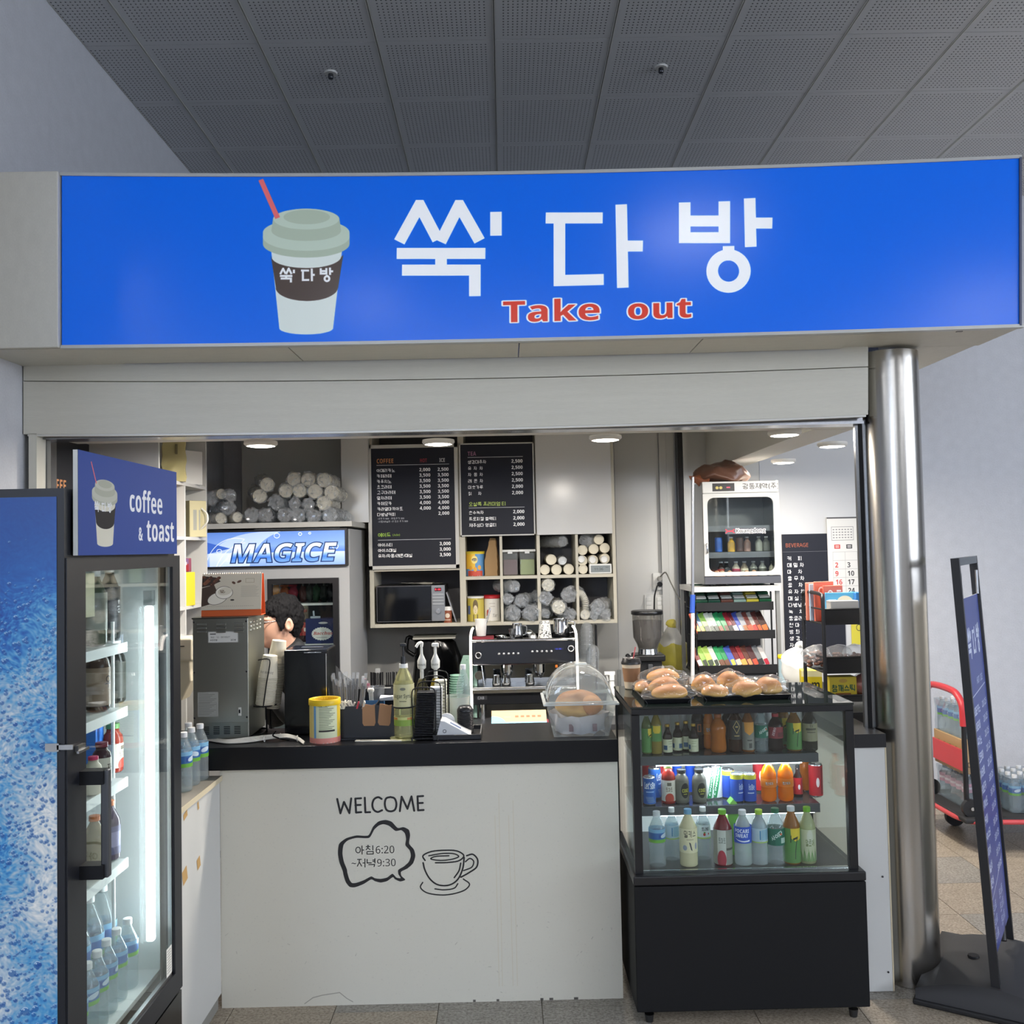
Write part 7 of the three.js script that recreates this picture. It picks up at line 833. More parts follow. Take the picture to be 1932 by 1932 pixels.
{
  const [a, w1, d1, y] = tray('bread_tray', 'black baking tray with stacked wrapped breads', 1216, 1306, 1328, 1300), [b, w2, d2] = tray('bread_tray', 'longer black baking tray with wrapped round breads', 1328, 1500, 1322, 1296);
  const G = 'film-wrapped breads on the display case', loaf = (text, px, py, dd, w, h, dp, turn, s) => { const p = W(px, py, dd), t = thing('wrapped_bread', text, 'bread', [p.x, Math.max(p.y, y + 0.005), -dd], G, turn); bun(t, w, h, dp, [0, 0.002, 0], 0, 0, s); wrap(t, w, h, dp, [0, 0.002, 0], 0, s); return t; };
  loaf('wrapped oval bread at the front of the stacked tray', 1264, 1325, 3.66, 0.142, 0.058, 0.09, 0.05, 1); loaf('wrapped oval bread tucked behind the front one', 1254, 1312, 3.78, 0.13, 0.07, 0.09, 0.1, 2); loaf('uppermost wrapped bread of the stack', 1251, 1288, 3.86, 0.135, 0.055, 0.09, 0, 3); loaf('small wrapped bread at the tray corner', 1213, 1316, 3.82, 0.06, 0.05, 0.09, 0.3, 4);
  loaf('round wrapped bread lying in front on the longer tray', 1349, 1318, 3.68, 0.105, 0.05, 0.09, -0.1, 5); loaf('wrapped bread leaning behind the first round one', 1327, 1312, 3.8, 0.1, 0.07, 0.09, 0.2, 6); loaf('wrapped bread half hidden in the tray middle', 1376, 1310, 3.84, 0.1, 0.078, 0.09, 0, 7); loaf('round wrapped bread with a bright film glare', 1409, 1318, 3.68, 0.115, 0.062, 0.09, 0.1, 8); loaf('wrapped bread at the far tray end', 1450, 1312, 3.72, 0.11, 0.068, 0.09, -0.1, 9); loaf('flat wrapped pack lying across the bread tray', 1385, 1291, 3.93, 0.14, 0.03, 0.08, 0, 10);
  // sample takeaway cup
  const c = thing('takeaway_cup', 'brown-sleeved takeaway cup with black lid and red straw', 'cup', [at(1192, 4.0, y), y, -4.0]), r = 0.04; put('cup', lathe([[0, 0], [0.028, 0], [0.029, 0.004], [r, 0.108]], 30), M('#c9bca4', 0.6), c); put('sleeve', new THREE.CylinderGeometry(0.0385, 0.0325, 0.058, 30, 1, true).translate(0, 0.06, 0), M('#8a6648', 0.7), c); put('lid', lathe([[r * 1.05, 0.104], [r * 1.06, 0.112], [r * 0.98, 0.116], [r * 0.9, 0.128], [r * 0.82, 0.13], [r * 0.8, 0.124], [0, 0.124]], 30), M('#1c1a1a', 0.35), c); put('straw', bar([0.008, 0.12, 0], [0.02, 0.175, 0], 0.0025), M('#c45a5e', 0.4), c);
}
{ // cream appliance at the counter end beside the dispenser
  const d = 4.35, x = at(345, d, 1.3), t = thing('receipt_printer', 'cream receipt printer on a curved stand beside the dispenser', 'printer', [x, 0, -d]), y0 = hy(345, 1340, d), y1 = hy(345, 1246, d), y2 = hy(345, 1203, d), cr = M('#c9c2ad', 0.5);
  put('stand', extr([[-0.1, 0.06], [0.01, 0.06], [0.05, 0.14], [0.045, 0.24], [0.025, y1 - y0], [-0.1, y1 - y0]], 0.1, 0.006), cr, t, [0, y0, -0.05]); put('housing', rbox(0.2, y2 - y1, 0.16, 0.01, -0.03, (y1 + y2) / 2 + 0.004, 0), cr, t); put('slot', rbox(0.07, 0.004, 0.004, 0.001, 0.0, (y1 + y2) / 2 + 0.02, 0.081), blackMat, t); put('leg', box(0.06, y0 + 0.06, 0.06, -0.05, (y0 + 0.06) / 2, 0), blackMat, t);
}

// ================= rear wall, back counter and espresso machine =================
const BC = 0.77;
{
  const d = 5.3, t = thing('back_counter', 'dark-topped counter along the rear wall', 'counter'); put('top', span(at(700, d, BC), at(1262, d, BC), BC - 0.03, BC, -6.46, -d), M('#3b3c40', 0.4), t); put('front', span(at(704, d, BC), at(1258, d, BC), 0.05, BC - 0.031, -d - 0.05, -d - 0.03), whiteMat, t); put('plinth', span(at(710, d, BC), at(1250, d, BC), 0, 0.05, -6.4, -d - 0.06), blackMat, t); put('carcass', span(at(704, d, BC), at(1258, d, BC), 0.05, BC - 0.031, -6.46, -6.44), whiteMat, t);
  // wall trims, sockets and pipes on the rear wall
  const z = -BACK + 0.002, X = (px) => at(px, BACK, 1.7);
  const pn = (n, a, b, dep, m) => struct(n, span(X(a), X(b), 0.02, 2.6, -BACK, -BACK + dep), m);
  pn('wall_panel_1', 1163, 1246, 0.006, M('#c6c6c3', 0.5)); pn('trim_2', 1247, 1260, 0.03, M('#bdbdb9', 0.5)); pn('wall_panel_2', 1261, 1276, 0.012, M('#c2c2be', 0.5)); pn('trim_3', 1291, 1299, 0.05, M('#c4c4c0', 0.5)); pn('wall_panel_3', 1300, 1370, 0.01, M('#c2c2be', 0.5)); pn('wall_panel_4', 1371, 1436, 0.01, M('#c2c2be', 0.5)); pn('wall_panel_5', 1437, 1720, 0.008, M('#c6c8ca', 0.5)); pn('wall_panel_6', 690, 760, 0.006, M('#c2c2be', 0.5)); pn('wall_panel_7', 760.6, 1162, 0.006, M('#c2c2be', 0.5));
  const cp = thing('cable_cover', 'black vertical cable cover running down the rear wall', 'cable cover'); put('cover', span(X(1279), X(1290), 0.75, 2.6, -BACK, -BACK + 0.05), M('#1c1c1f', 0.25), cp); put('cap_strip', span(X(1279), X(1281), 0.75, 2.6, -BACK + 0.0505, -BACK + 0.054), M('#55575b', 0.3, 0.8), cp);
  const pl = (name, text, a, b, c, e, parts) => { const o = thing(name, text, 'wall plate'), x0 = X(a), x1 = X(b), y0 = hy((a + b) / 2, e, BACK), y1 = hy((a + b) / 2, c, BACK); put('plate', rbox(x1 - x0, y1 - y0, 0.01, 0.003, (x0 + x1) / 2, (y0 + y1) / 2, -BACK + 0.012), M('#d2d2ce', 0.4), o); parts(o, (x0 + x1) / 2, (y0 + y1) / 2, x1 - x0, y1 - y0); return o; };
  pl('power_socket', 'white double wall socket with two plugs', 1230, 1254, 1081, 1113, (o, x, y, w, h) => { put('plug', rotX(cyl(0.016, 0.016, 0.03), PI / 2), M('#8d8b84', 0.5), o, [x, y + h * 0.18, -BACK + 0.016]); put('plug', rotX(cyl(0.017, 0.017, 0.03), PI / 2), blackMat, o, [x, y - h * 0.16, -BACK + 0.016]); });
  for (const [a, b, s] of [[1213, 1229, 'beside the black cord'], [1233, 1252, 'under the wall socket']]) pl('light_switch', 'white triple light switch ' + s, a, b, 1122, 1154, (o, x, y, w, h) => { for (const k of [-1, 0, 1]) put('rocker', rbox(w * 0.62, h * 0.22, 0.005, 0.002, x, y + k * h * 0.24, -BACK + 0.019), M('#dadad6', 0.4), o); });
  const P = (px, py, dd) => W(px, py, dd).toArray();
  tag(put('grinder_cord', tube([P(1240, 1105, 6.43), P(1235, 1125, 6.4), P(1234, 1160, 6.2), P(1234, 1165, 5.9)], 0.005, 30, 8), blackMat, scene), 'black power cord from the socket to the coffee grinder', 'cord');
  tag(put('grey_cord', tube([P(1246, 1088, 6.44), P(1256, 1080, 6.4), P(1268, 1104, 6.3), P(1284, 1132, 6.1), P(1302, 1138, 5.9)], 0.0045, 40, 8), M('#77756e', 0.5), scene), 'grey power cord looping from the socket to the mop', 'cord');
  const mp = thing('mop', 'mop with white lower pole and blue grip by the gum rack', 'mop'); const a = W(1305, 1290, 5.4), b = W(1307, 1125, 5.4), c2 = W(1307, 900, 5.4); put('lower_pole', bar([a.x, 0.78, a.z], b.toArray(), 0.011, 12), M('#d2d4d6', 0.4), mp); put('grip', bar(W(1306, 1156, 5.4).toArray(), W(1307, 1122, 5.4).toArray(), 0.015, 12), M('#2f55b0', 0.4), mp); put('upper_pole', bar(b.toArray(), c2.toArray(), 0.009, 12), M('#9a9ca0', 0.3, 0.7), mp); put('mop_foot', rbox(0.06, 0.02, 0.2, 0.006, a.x, 0.01, a.z), M('#6d7076', 0.6), mp); put('rear_tube', bar([a.x, 0.02, a.z], [a.x, 0.78, a.z], 0.011, 12), M('#d2d4d6', 0.4), mp);
  const bg = thing('rubbish_bag', 'tied white and yellow rubbish bag hanging by the pillar', 'bag', [X(1272) - 0.1, 0.95, -6.1]); put('bag', wobble(lathe([[0, 0], [0.07, 0.01], [0.1, 0.08], [0.095, 0.16], [0.05, 0.22], [0.02, 0.24]], 24), 0.04, 16, 3), M('#c4bb52', 0.5, 0, { transmission: 0.2, thickness: 0 }), bg); put('white_part', wobble(lathe([[0.085, 0.14], [0.08, 0.2], [0.04, 0.27], [0.02, 0.29]], 24), 0.016, 16, 5), M('#b9b9b4', 0.4, 0, { side: THREE.DoubleSide }), bg); put('knot', wobble(ball(0.03, 0, 0.3, 0, 1.2), 0.02, 30, 2), M('#c9bd58', 0.5), bg); put('bin', cyl(0.085, 0.1, 0.176, 0, -0.178, 0), M('#8d8f8c', 0.5), bg);
  const lk = thing('padlock', 'steel and brass padlock hanging on the cable cover', 'padlock', W(1283, 1212, 6.2).toArray()); put('body', rbox(0.035, 0.05, 0.02, 0.004, 0, 0, 0), M('#a3946a', 0.35, 0.8), lk, [0, 0, 0], [0, 0, -0.4]); put('shackle', new THREE.TorusGeometry(0.014, 0.004, 8, 18, PI).translate(0, 0.026, 0), chrome, lk, [0, 0, 0], [0, 0, -0.4]); put('hook_bar', bar([0, 0.03, 0], [0, 0.05, -0.26], 0.004), steel, lk);
  // grinder
  const g = thing('coffee_grinder', 'black coffee grinder with a full bean hopper', 'grinder', [at(1222, 5.75, 1.2), BC, -5.75]); put('stand', rbox(0.15, 0.28, 0.16, 0.008, 0, 0.16, -0.02), M('#1a1b1e', 0.4), g); for (const x of [-0.078, 0.078]) put('side_plate', rbox(0.018, 0.24, 0.14, 0.003, x, 0.15, -0.01), M('#c9cacb', 0.3, 0.6), g); put('base', rbox(0.19, 0.025, 0.26, 0.006, 0, 0.0125, 0.03), M('#1a1b1e', 0.4), g); put('head', rbox(0.185, 0.04, 0.18, 0.01, 0, 0.32, 0), M('#141518', 0.35), g); put('collar', cyl(0.062, 0.058, 0.03, 0, 0.34, 0), chrome, g); put('beans', lathe([[0, 0.375], [0.055, 0.375], [0.064, 0.4], [0.084, 0.44], [0.088, 0.54], [0, 0.545]]), M('#2a2230', 0.7), g); put('hopper', lathe([[0.058, 0.37], [0.068, 0.4], [0.088, 0.44], [0.092, 0.575], [0.093, 0.58]]), M('#b9b7b2', 0.06, 0, { transmission: 0.85, thickness: 0, side: THREE.DoubleSide }), g); put('hopper_lid', lathe([[0, 0.605], [0.09, 0.603], [0.098, 0.598], [0.098, 0.58], [0.09, 0.578]]), M('#121316', 0.3), g); put('lever', [bar([-0.09, 0.325, 0.03], [-0.125, 0.33, 0.04], 0.006), ball(0.014, -0.13, 0.332, 0.04)], blackMat, g); put('spout', rbox(0.03, 0.07, 0.03, 0.004, 0, 0.25, 0.075), M('#44464a', 0.4), g);
  // cup dispenser beside the machine
  const cs = thing('cup_dispenser', 'clear plastic cup stacks in a black wall rack', 'dispenser', [at(1108, 5.9, 1.2), BC, -5.9]); put('rack', [box(0.01, 0.3, 0.05, 0.055, 0.36, 0), box(0.05, 0.01, 0.05, 0.03, 0.21, 0), box(0.012, 0.2, 0.02, 0.05, 0.1, 0), box(0.09, 0.012, 0.08, 0.03, 0.006, 0)], blackMat, cs); for (const [x, y, h, z] of [[-0.01, 0.25, 0.24, 0], [0.02, 0.215, 0.14, 0.055]]) put('clear_cups', Array.from({ length: 9 }, (_, i) => lathe([[0.042, 0], [0.043, 0.003], [0.04, 0.014], [0.038, h / 9]], 20).translate(x + i * 0.001, y + i * h / 9, z)).concat(new THREE.SphereGeometry(0.036, 18, 8, 0, 7, 0, PI / 2).translate(x + 0.009, y + h, z)), clearCup, cs);
  // spray bottle, carafe
  const sp = thing('spray_bottle', 'white spray bottle on the back counter', 'spray bottle', [at(1154, 5.6, 1), BC, -5.6]); put('body', lathe([[0, 0], [0.035, 0], [0.036, 0.08], [0.028, 0.13], [0.016, 0.18], [0.014, 0.2]]), M('#d8dad8', 0.4), sp); put('spray_head', [rbox(0.03, 0.04, 0.03, 0.006, 0, 0.22, 0), rbox(0.065, 0.022, 0.022, 0.005, -0.012, 0.245, 0), bar([-0.03, 0.235, 0], [-0.022, 0.2, 0], 0.005)], M('#d8dad8', 0.4), sp); const cf = thing('siphon_carafe', 'small glass carafe with dark coffee behind the spray bottle', 'carafe', [at(1168, 5.7, 1), BC, -5.7]); put('glass', lathe([[0, 0], [0.03, 0.002], [0.045, 0.04], [0.03, 0.09], [0.012, 0.13], [0.012, 0.25]]), M('#cfd2d2', 0.05, 0, { transmission: 0.9, thickness: 0, side: THREE.DoubleSide }), cf); put('coffee', lathe([[0, 0.004], [0.028, 0.005], [0.04, 0.035], [0.036, 0.055], [0, 0.055]]), M('#231a16', 0.3), cf);
  // hanging black bag under a folded magazine
  const bb = thing('black_bag', 'glossy black plastic bag hanging under the wall cabinet', 'bag', [at(820, 6.1, 1.2), 0.78, -6.2]); put('bag', wobble(lathe([[0, 0], [0.13, 0.01], [0.16, 0.12], [0.15, 0.28], [0.13, 0.38], [0.12, 0.4]], 30), 0.035, 12, 6), M('#0d0e10', 0.15, 0, { side: THREE.DoubleSide }), bb); put('loop', tube([[-0.14, 0.3, 0.02], [-0.19, 0.34, 0.03], [-0.18, 0.42, 0.02], [-0.13, 0.4, 0]], 0.014, 20, 8), M('#0d0e10', 0.2), bb); const mg = thing('magazine', 'folded magazine lying across the black bag', 'magazine', [at(820, 6.1, 1.2), 1.19, -6.15]); put('pages', wobble(rbox(0.28, 0.014, 0.16, 0.003, 0, 0.012, 0), 0.008, 18, 2), M('#a9a89f', 0.6), mg); put('cover', rbox(0.276, 0.003, 0.158, 0.001, 0, 0.023, 0), M('#77786f', 0.5), mg);
  for (const [px, n, s] of [[712, 9, 'tall black straw box beside the pillar'], [743, 7, 'shorter straw box with a grey post']]) { const o = thing('straw_box', s, 'straw box', [at(px, 5.6, 0.95), BC, -5.6]); put('box', rbox(0.1, 0.2, 0.08, 0.004, 0, 0.1, 0), M('#15161a', 0.4), o); for (let i = 0; i < n; i++) put('straw', cyl(0.004, 0.004, 0.12, -0.04 + i * 0.08 / n, 0.16, rnd(-0.02, 0.02), 8), M('#1c1c20', 0.35), o); if (n < 8) put('grey_post', rbox(0.04, 0.2, 0.03, 0.003, -0.03, 0.1, 0.06), M('#a9aaa8', 0.4), o); else put('clear_lid', rbox(0.03, 0.03, 0.03, 0.006, 0.005, 0.29, 0), filmMat, o); }
  { const o = thing('paper_wrapper', 'flattened cream wrapper with red print behind the worktop', 'wrapper', [at(980, 4.3, 0.9), CT - 0.05, -4.3]); put('wrapper', toRect(rotX(plane(0.25, 0.12), -1.2), label(256, 96, (k) => { k.fillStyle = '#7fb2cf'; k.fillRect(0, 78, 256, 18); k.beginPath(); k.arc(10, 100, 60, 0, 7); k.fill(); k.fillStyle = '#c46a4e'; for (let i = 0; i < 5; i++) k.fillRect(110 + i * 26, 36, 16, 14); k.fillStyle = '#9a958a'; k.fillRect(60, 42, 30, 8); }, '#b8a480')), new THREE.MeshPhysicalMaterial({ map: printMat.map, roughness: 0.6, side: THREE.DoubleSide }), o, [0, 0.04, 0]); put('support_shelf', box(0.5, 0.012, 0.24, -0.04, -0.02, 0), M('#2a2b2f', 0.4), o); put('support_leg', box(0.02, CT - 0.08, 0.02, 0, -(CT - 0.076) / 2 - 0.026, 0.1), steel, o); put('red_cloth', wobble(rbox(0.2, 0.02, 0.1, 0.006, 0.04, 0.0, -0.06), 0.008, 20, 4), M('#7a2430', 0.8), o); }
}
{ // espresso machine
  const d = 5.55, X0 = at(889, d, 1.1), X1 = at(1088, d, 1.1), w = X1 - X0, xc = (X0 + X1) / 2, ys = (py) => hy(988, py, d) - BC, t = thing('espresso_machine', 'two-group espresso machine with glowing side edges', 'espresso machine', [xc, BC, -d]);
  const yt = ys(1208), yp = ys(1251), yd = ys(1297), yl = ys(1322), dep = 0.45;
  put('body', rbox(w - 0.03, yt - yd, dep - 0.16, 0.006, 0, (yt + yd) / 2, -dep / 2 - 0.08), M('#202228', 0.18), t); put('mirror_back', box(w - 0.03, yp - yd - 0.004, 0.006, 0, (yp + yd) / 2, -0.155), M('#8d9196', 0.06, 1), t);
  put('upper_panel', rotX(rbox(w - 0.02, yt - yp, 0.03, 0.006), -0.08), M('#23252b', 0.12, 0.3), t, [0, (yt + yp) / 2 - 0.004, 0]); put('roof_panel', box(w - 0.024, 0.01, dep - 0.04, 0, yt - 0.005, -dep / 2 + 0.01), M('#2a2c31', 0.3, 0.5), t); put('top_rail', rotZ(new THREE.CylinderGeometry(0.009, 0.009, w - 0.01, 16), PI / 2), chrome, t, [0, yt + 0.002, 0.012]); put('mid_rail', box(w - 0.02, 0.008, 0.012, 0, yp - 0.002, 0.008), chrome, t);
  put('drip_tray', rbox(w - 0.02, 0.02, 0.2, 0.004, 0, yd, -0.06), steel, t); put('tray_front', rbox(w - 0.01, 0.024, 0.01, 0.003, 0, yd - 0.012, 0.042), chrome, t); const lp = put('lower_panel', rbox(w - 0.02, yd - yl, 0.4, 0.005, 0, (yd + yl) / 2 - 0.014, -0.17), M('#26282d', 0.2, 0.4), t); put('maker_badge', toRect(plane(0.06, 0.024, -w / 2 + 0.06, (yd + yl) / 2 - 0.012, 0.0308), label(96, 36, (k) => { k.font = 'bold 32px sans-serif'; k.fillStyle = '#8d9096'; k.fillText('CAB', 8, 30); }, '#26282d')), printMat, lp);
  for (const x of [-0.25, 0.25]) for (const z of [-0.02, -0.3]) put('foot', cyl(0.02, 0.018, yl - 0.012, x, 0, z, 14), chrome, t);
  for (const s of [-1, 1]) { const pts = [[s * w / 2, ys(s < 0 ? 1336 : 1345), 0.03], [s * w / 2, yd + 0.1, 0.045], [s * w / 2, yp + 0.05, 0.04], [s * w / 2, yt + 0.03, 0.0], [s * (w / 2 - 0.006), yt + 0.062, -0.05], [s * (w / 2 - 0.01), yt + 0.066, -0.12]]; const sp = put('side_panel', extr([[0.035, ys(1345) - 0], [0.05, yd + 0.1], [0.045, yp + 0.05], [0.005, yt + 0.03], [-0.05, yt + 0.06], [-0.4, yt + 0.06], [-0.4, ys(1345)]].map(([a, b]) => [-a, b]), 0.012), M('#55585c', 0.25, 0.8), t, [s * w / 2 - 0.006, 0, -0.004], [0, PI / 2, 0]); put('light_edge', tube(pts, 0.0075, 40, 8), glow('#fff1e4', 3.5), sp.parent); const l = new THREE.RectAreaLight('#fff1e4', 10, 0.02, 0.4); l.position.set(s * w / 2, (yt + yd) / 2, 0.062); l.lookAt(xc + s * w / 2, BC + (yt + yd) / 2, 0); t.add(l); }
  const kn = (x, y, r) => { const k = put('knob', rotX(cyl(r, r * 0.95, 0.026), PI / 2), blackMat, t, [x, y, 0.012]); put('knob_ring', new THREE.TorusGeometry(r, 0.0035, 8, 24).translate(0, 0, 0.026), M('#dfe1e3', 0.15, 1), k); };
  kn(-w / 2 + 0.045, ys(1233), 0.016); kn(w / 2 - 0.035, ys(1224), 0.016); for (const [c, y] of [[-0.125, 1232], [0.07, 1229]]) for (let i = 0; i < 5; i++) put('button', ball(0.0085, 0, 0, 0, 1, 12), M('#cfd1d4', 0.2, 0.8), t, [c + i * 0.028 - 0.02, ys(y), 0.016]);
  put('display', toRect(plane(0.055, 0.012, w / 2 - 0.105, ys(1225), 0.0175), label(96, 24, (k) => { k.fillStyle = '#3a49c8'; k.font = 'bold 20px monospace'; k.fillText('12:05', 14, 19); }, '#14162e')), new THREE.MeshPhysicalMaterial({ map: printMat.map, emissiveMap: printMat.map, emissive: '#ffffff', emissiveIntensity: 1 }), t); put('badge', rbox(0.026, 0.018, 0.004, 0.001, 0.0, ys(1244), 0.014), M('#c9cacc', 0.4), t);
  for (const x of [-0.1, 0.09]) { const gh = put('group_head', [cyl(0.034, 0.036, 0.05, x, yp - 0.065, -0.08), cyl(0.022, 0.03, 0.02, x, yp - 0.085, -0.08)], chrome, t); put('portafilter', bar([x, yp - 0.07, -0.06], [x + 0.005, yp - 0.072, 0.06], 0.009), M('#1c1d20', 0.35), gh); }
  put('gauge', [rotX(cyl(0.026, 0.026, 0.01), PI / 2), ], chrome, t, [-w / 2 + 0.045, ys(1273), -0.02]); put('gauge_face', rotX(cyl(0.022, 0.022, 0.003), PI / 2), M('#4a4a44', 0.3), t, [-w / 2 + 0.045, ys(1273), -0.009]); put('steam_wand', bar([-w / 2 + 0.06, yp - 0.01, 0], [-w / 2 + 0.075, yd + 0.01, 0.01], 0.005), chrome, t); put('warning_light', rbox(0.014, 0.016, 0.004, 0.001, w / 2 - 0.12, ys(1254) - 0.012, 0.006), M('#c96a1e', 0.4), t);
  const jug = (name, text, px, y, dd, r, h, handle = true) => { const o = thing(name, text, 'jug', [at(px, dd, y + h / 2), y, -dd]); put('jug', lathe([[0, 0.001], [r, 0.001], [r * 1.02, h * 0.3], [r * 0.82, h * 0.8], [r * 0.9, h], [r * 0.86, h], [r * 0.78, h * 0.8], [r * 0.9, h * 0.3], [0, 0.006]], 28), M('#c9cbcd', 0.12, 1), o); if (handle) put('jug_handle', tube([[r * 0.85, h * 0.85, 0], [r * 1.6, h * 0.8, 0], [r * 1.6, h * 0.3, 0], [r, h * 0.22, 0]], 0.004, 20, 8), M('#c9cbcd', 0.15, 1), o); return o; };
  const yT = BC + yt + 0.0005, yD = BC + yd + 0.0105;
  for (const [px, s] of [[937, 'first small steel cup on the drip tray'], [955, 'second small steel cup on the drip tray'], [1000, 'steel cup alone under the other group head']]) jug('steel_cup', s, px, yD, 5.57, 0.026, 0.062, false);
  jug('milk_jug', 'plain tall steel milk jug on the espresso machine', 976, yT, 5.66, 0.034, 0.09); jug('milk_jug', 'larger steel milk jug beside the patterned cup', 1058, yT, 5.7, 0.052, 0.11);
  { const o = thing('tool_cup', 'white paper cup holding a pair of tweezers', 'cup', [at(908, 5.63, yT), yT + 0.022, -5.63]); put('cup', lathe([[0, 0.002], [0.028, 0.002], [0.037, 0.1], [0.039, 0.102], [0.036, 0.1], [0.027, 0.006]], 28), M('#d6d6d2', 0.6), o); put('tweezers', [bar([0.01, 0.02, 0], [0.055, 0.17, 0], 0.0025), bar([0.016, 0.02, 0.004], [0.062, 0.165, 0.004], 0.0025)], chrome, o); const c = thing('red_cloth', 'folded dark red cloth under the tool cup', 'cloth', [at(912, 5.63, yT), yT, -5.63]); put('cloth', wobble(rbox(0.13, 0.021, 0.11, 0.008, 0, 0.0108, 0), 0.006, 24, 5, 0.004), M('#6d1a26', 0.9), c); put('fold', wobble(rbox(0.11, 0.008, 0.02, 0.003, 0.005, 0.008, 0.058), 0.004, 30, 7), M('#7a2030', 0.9), c); }
  { const o = thing('patterned_cup_stack', 'upturned black and white patterned paper cups', 'cup stack', [at(1028, 5.62, yT), yT, -5.62]); const pt = label(256, 128, (k) => { k.fillStyle = '#1c1c1c'; for (let i = 0; i < 220; i++) { k.save(); k.translate(rnd(0, 256), rnd(0, 128)); k.rotate(rnd(0, 6)); k.fillRect(-6, -2, rnd(4, 14), rnd(2, 5)); k.restore(); } }, '#dcdcd8'); put('cups', toRect(new THREE.CylinderGeometry(0.03, 0.042, 0.105, 28, 1, true).translate(0, 0.055, 0), pt), printMat, o); put('cup_base', cyl(0.03, 0.03, 0.003, 0, 0.105, 0), M('#c9c9c5', 0.6), o); put('lip', lathe([[0.042, 0.001], [0.045, 0.003], [0.043, 0.006]]), M('#dcdcd8', 0.5), o); }
  { const o = thing('steel_basket_set', 'small steel filter baskets and a tamper on the machine top', 'baskets', [at(945, 5.62, yT), yT, -5.62]); put('basket', lathe([[0, 0.002], [0.026, 0.002], [0.03, 0.022], [0.033, 0.024]], 24), chrome, o, [0, 0, 0]); put('basket', lathe([[0, 0.002], [0.028, 0.002], [0.032, 0.016], [0.034, 0.017]], 24), chrome, o, [0.03, 0, 0.045]); put('tamper', [cyl(0.026, 0.026, 0.012, 0.062, 0, 0), cyl(0.01, 0.016, 0.05, 0.062, 0.012, 0)], M('#a9abad', 0.2, 1), o); put('bell', lathe([[0.026, 0], [0.024, 0.02], [0.012, 0.035], [0, 0.04]], 24), steel, o, [0.19, 0, 0.01]); put('small_bell', ball(0.024, 0.17, 0.03, -0.02), chrome, o); }
}
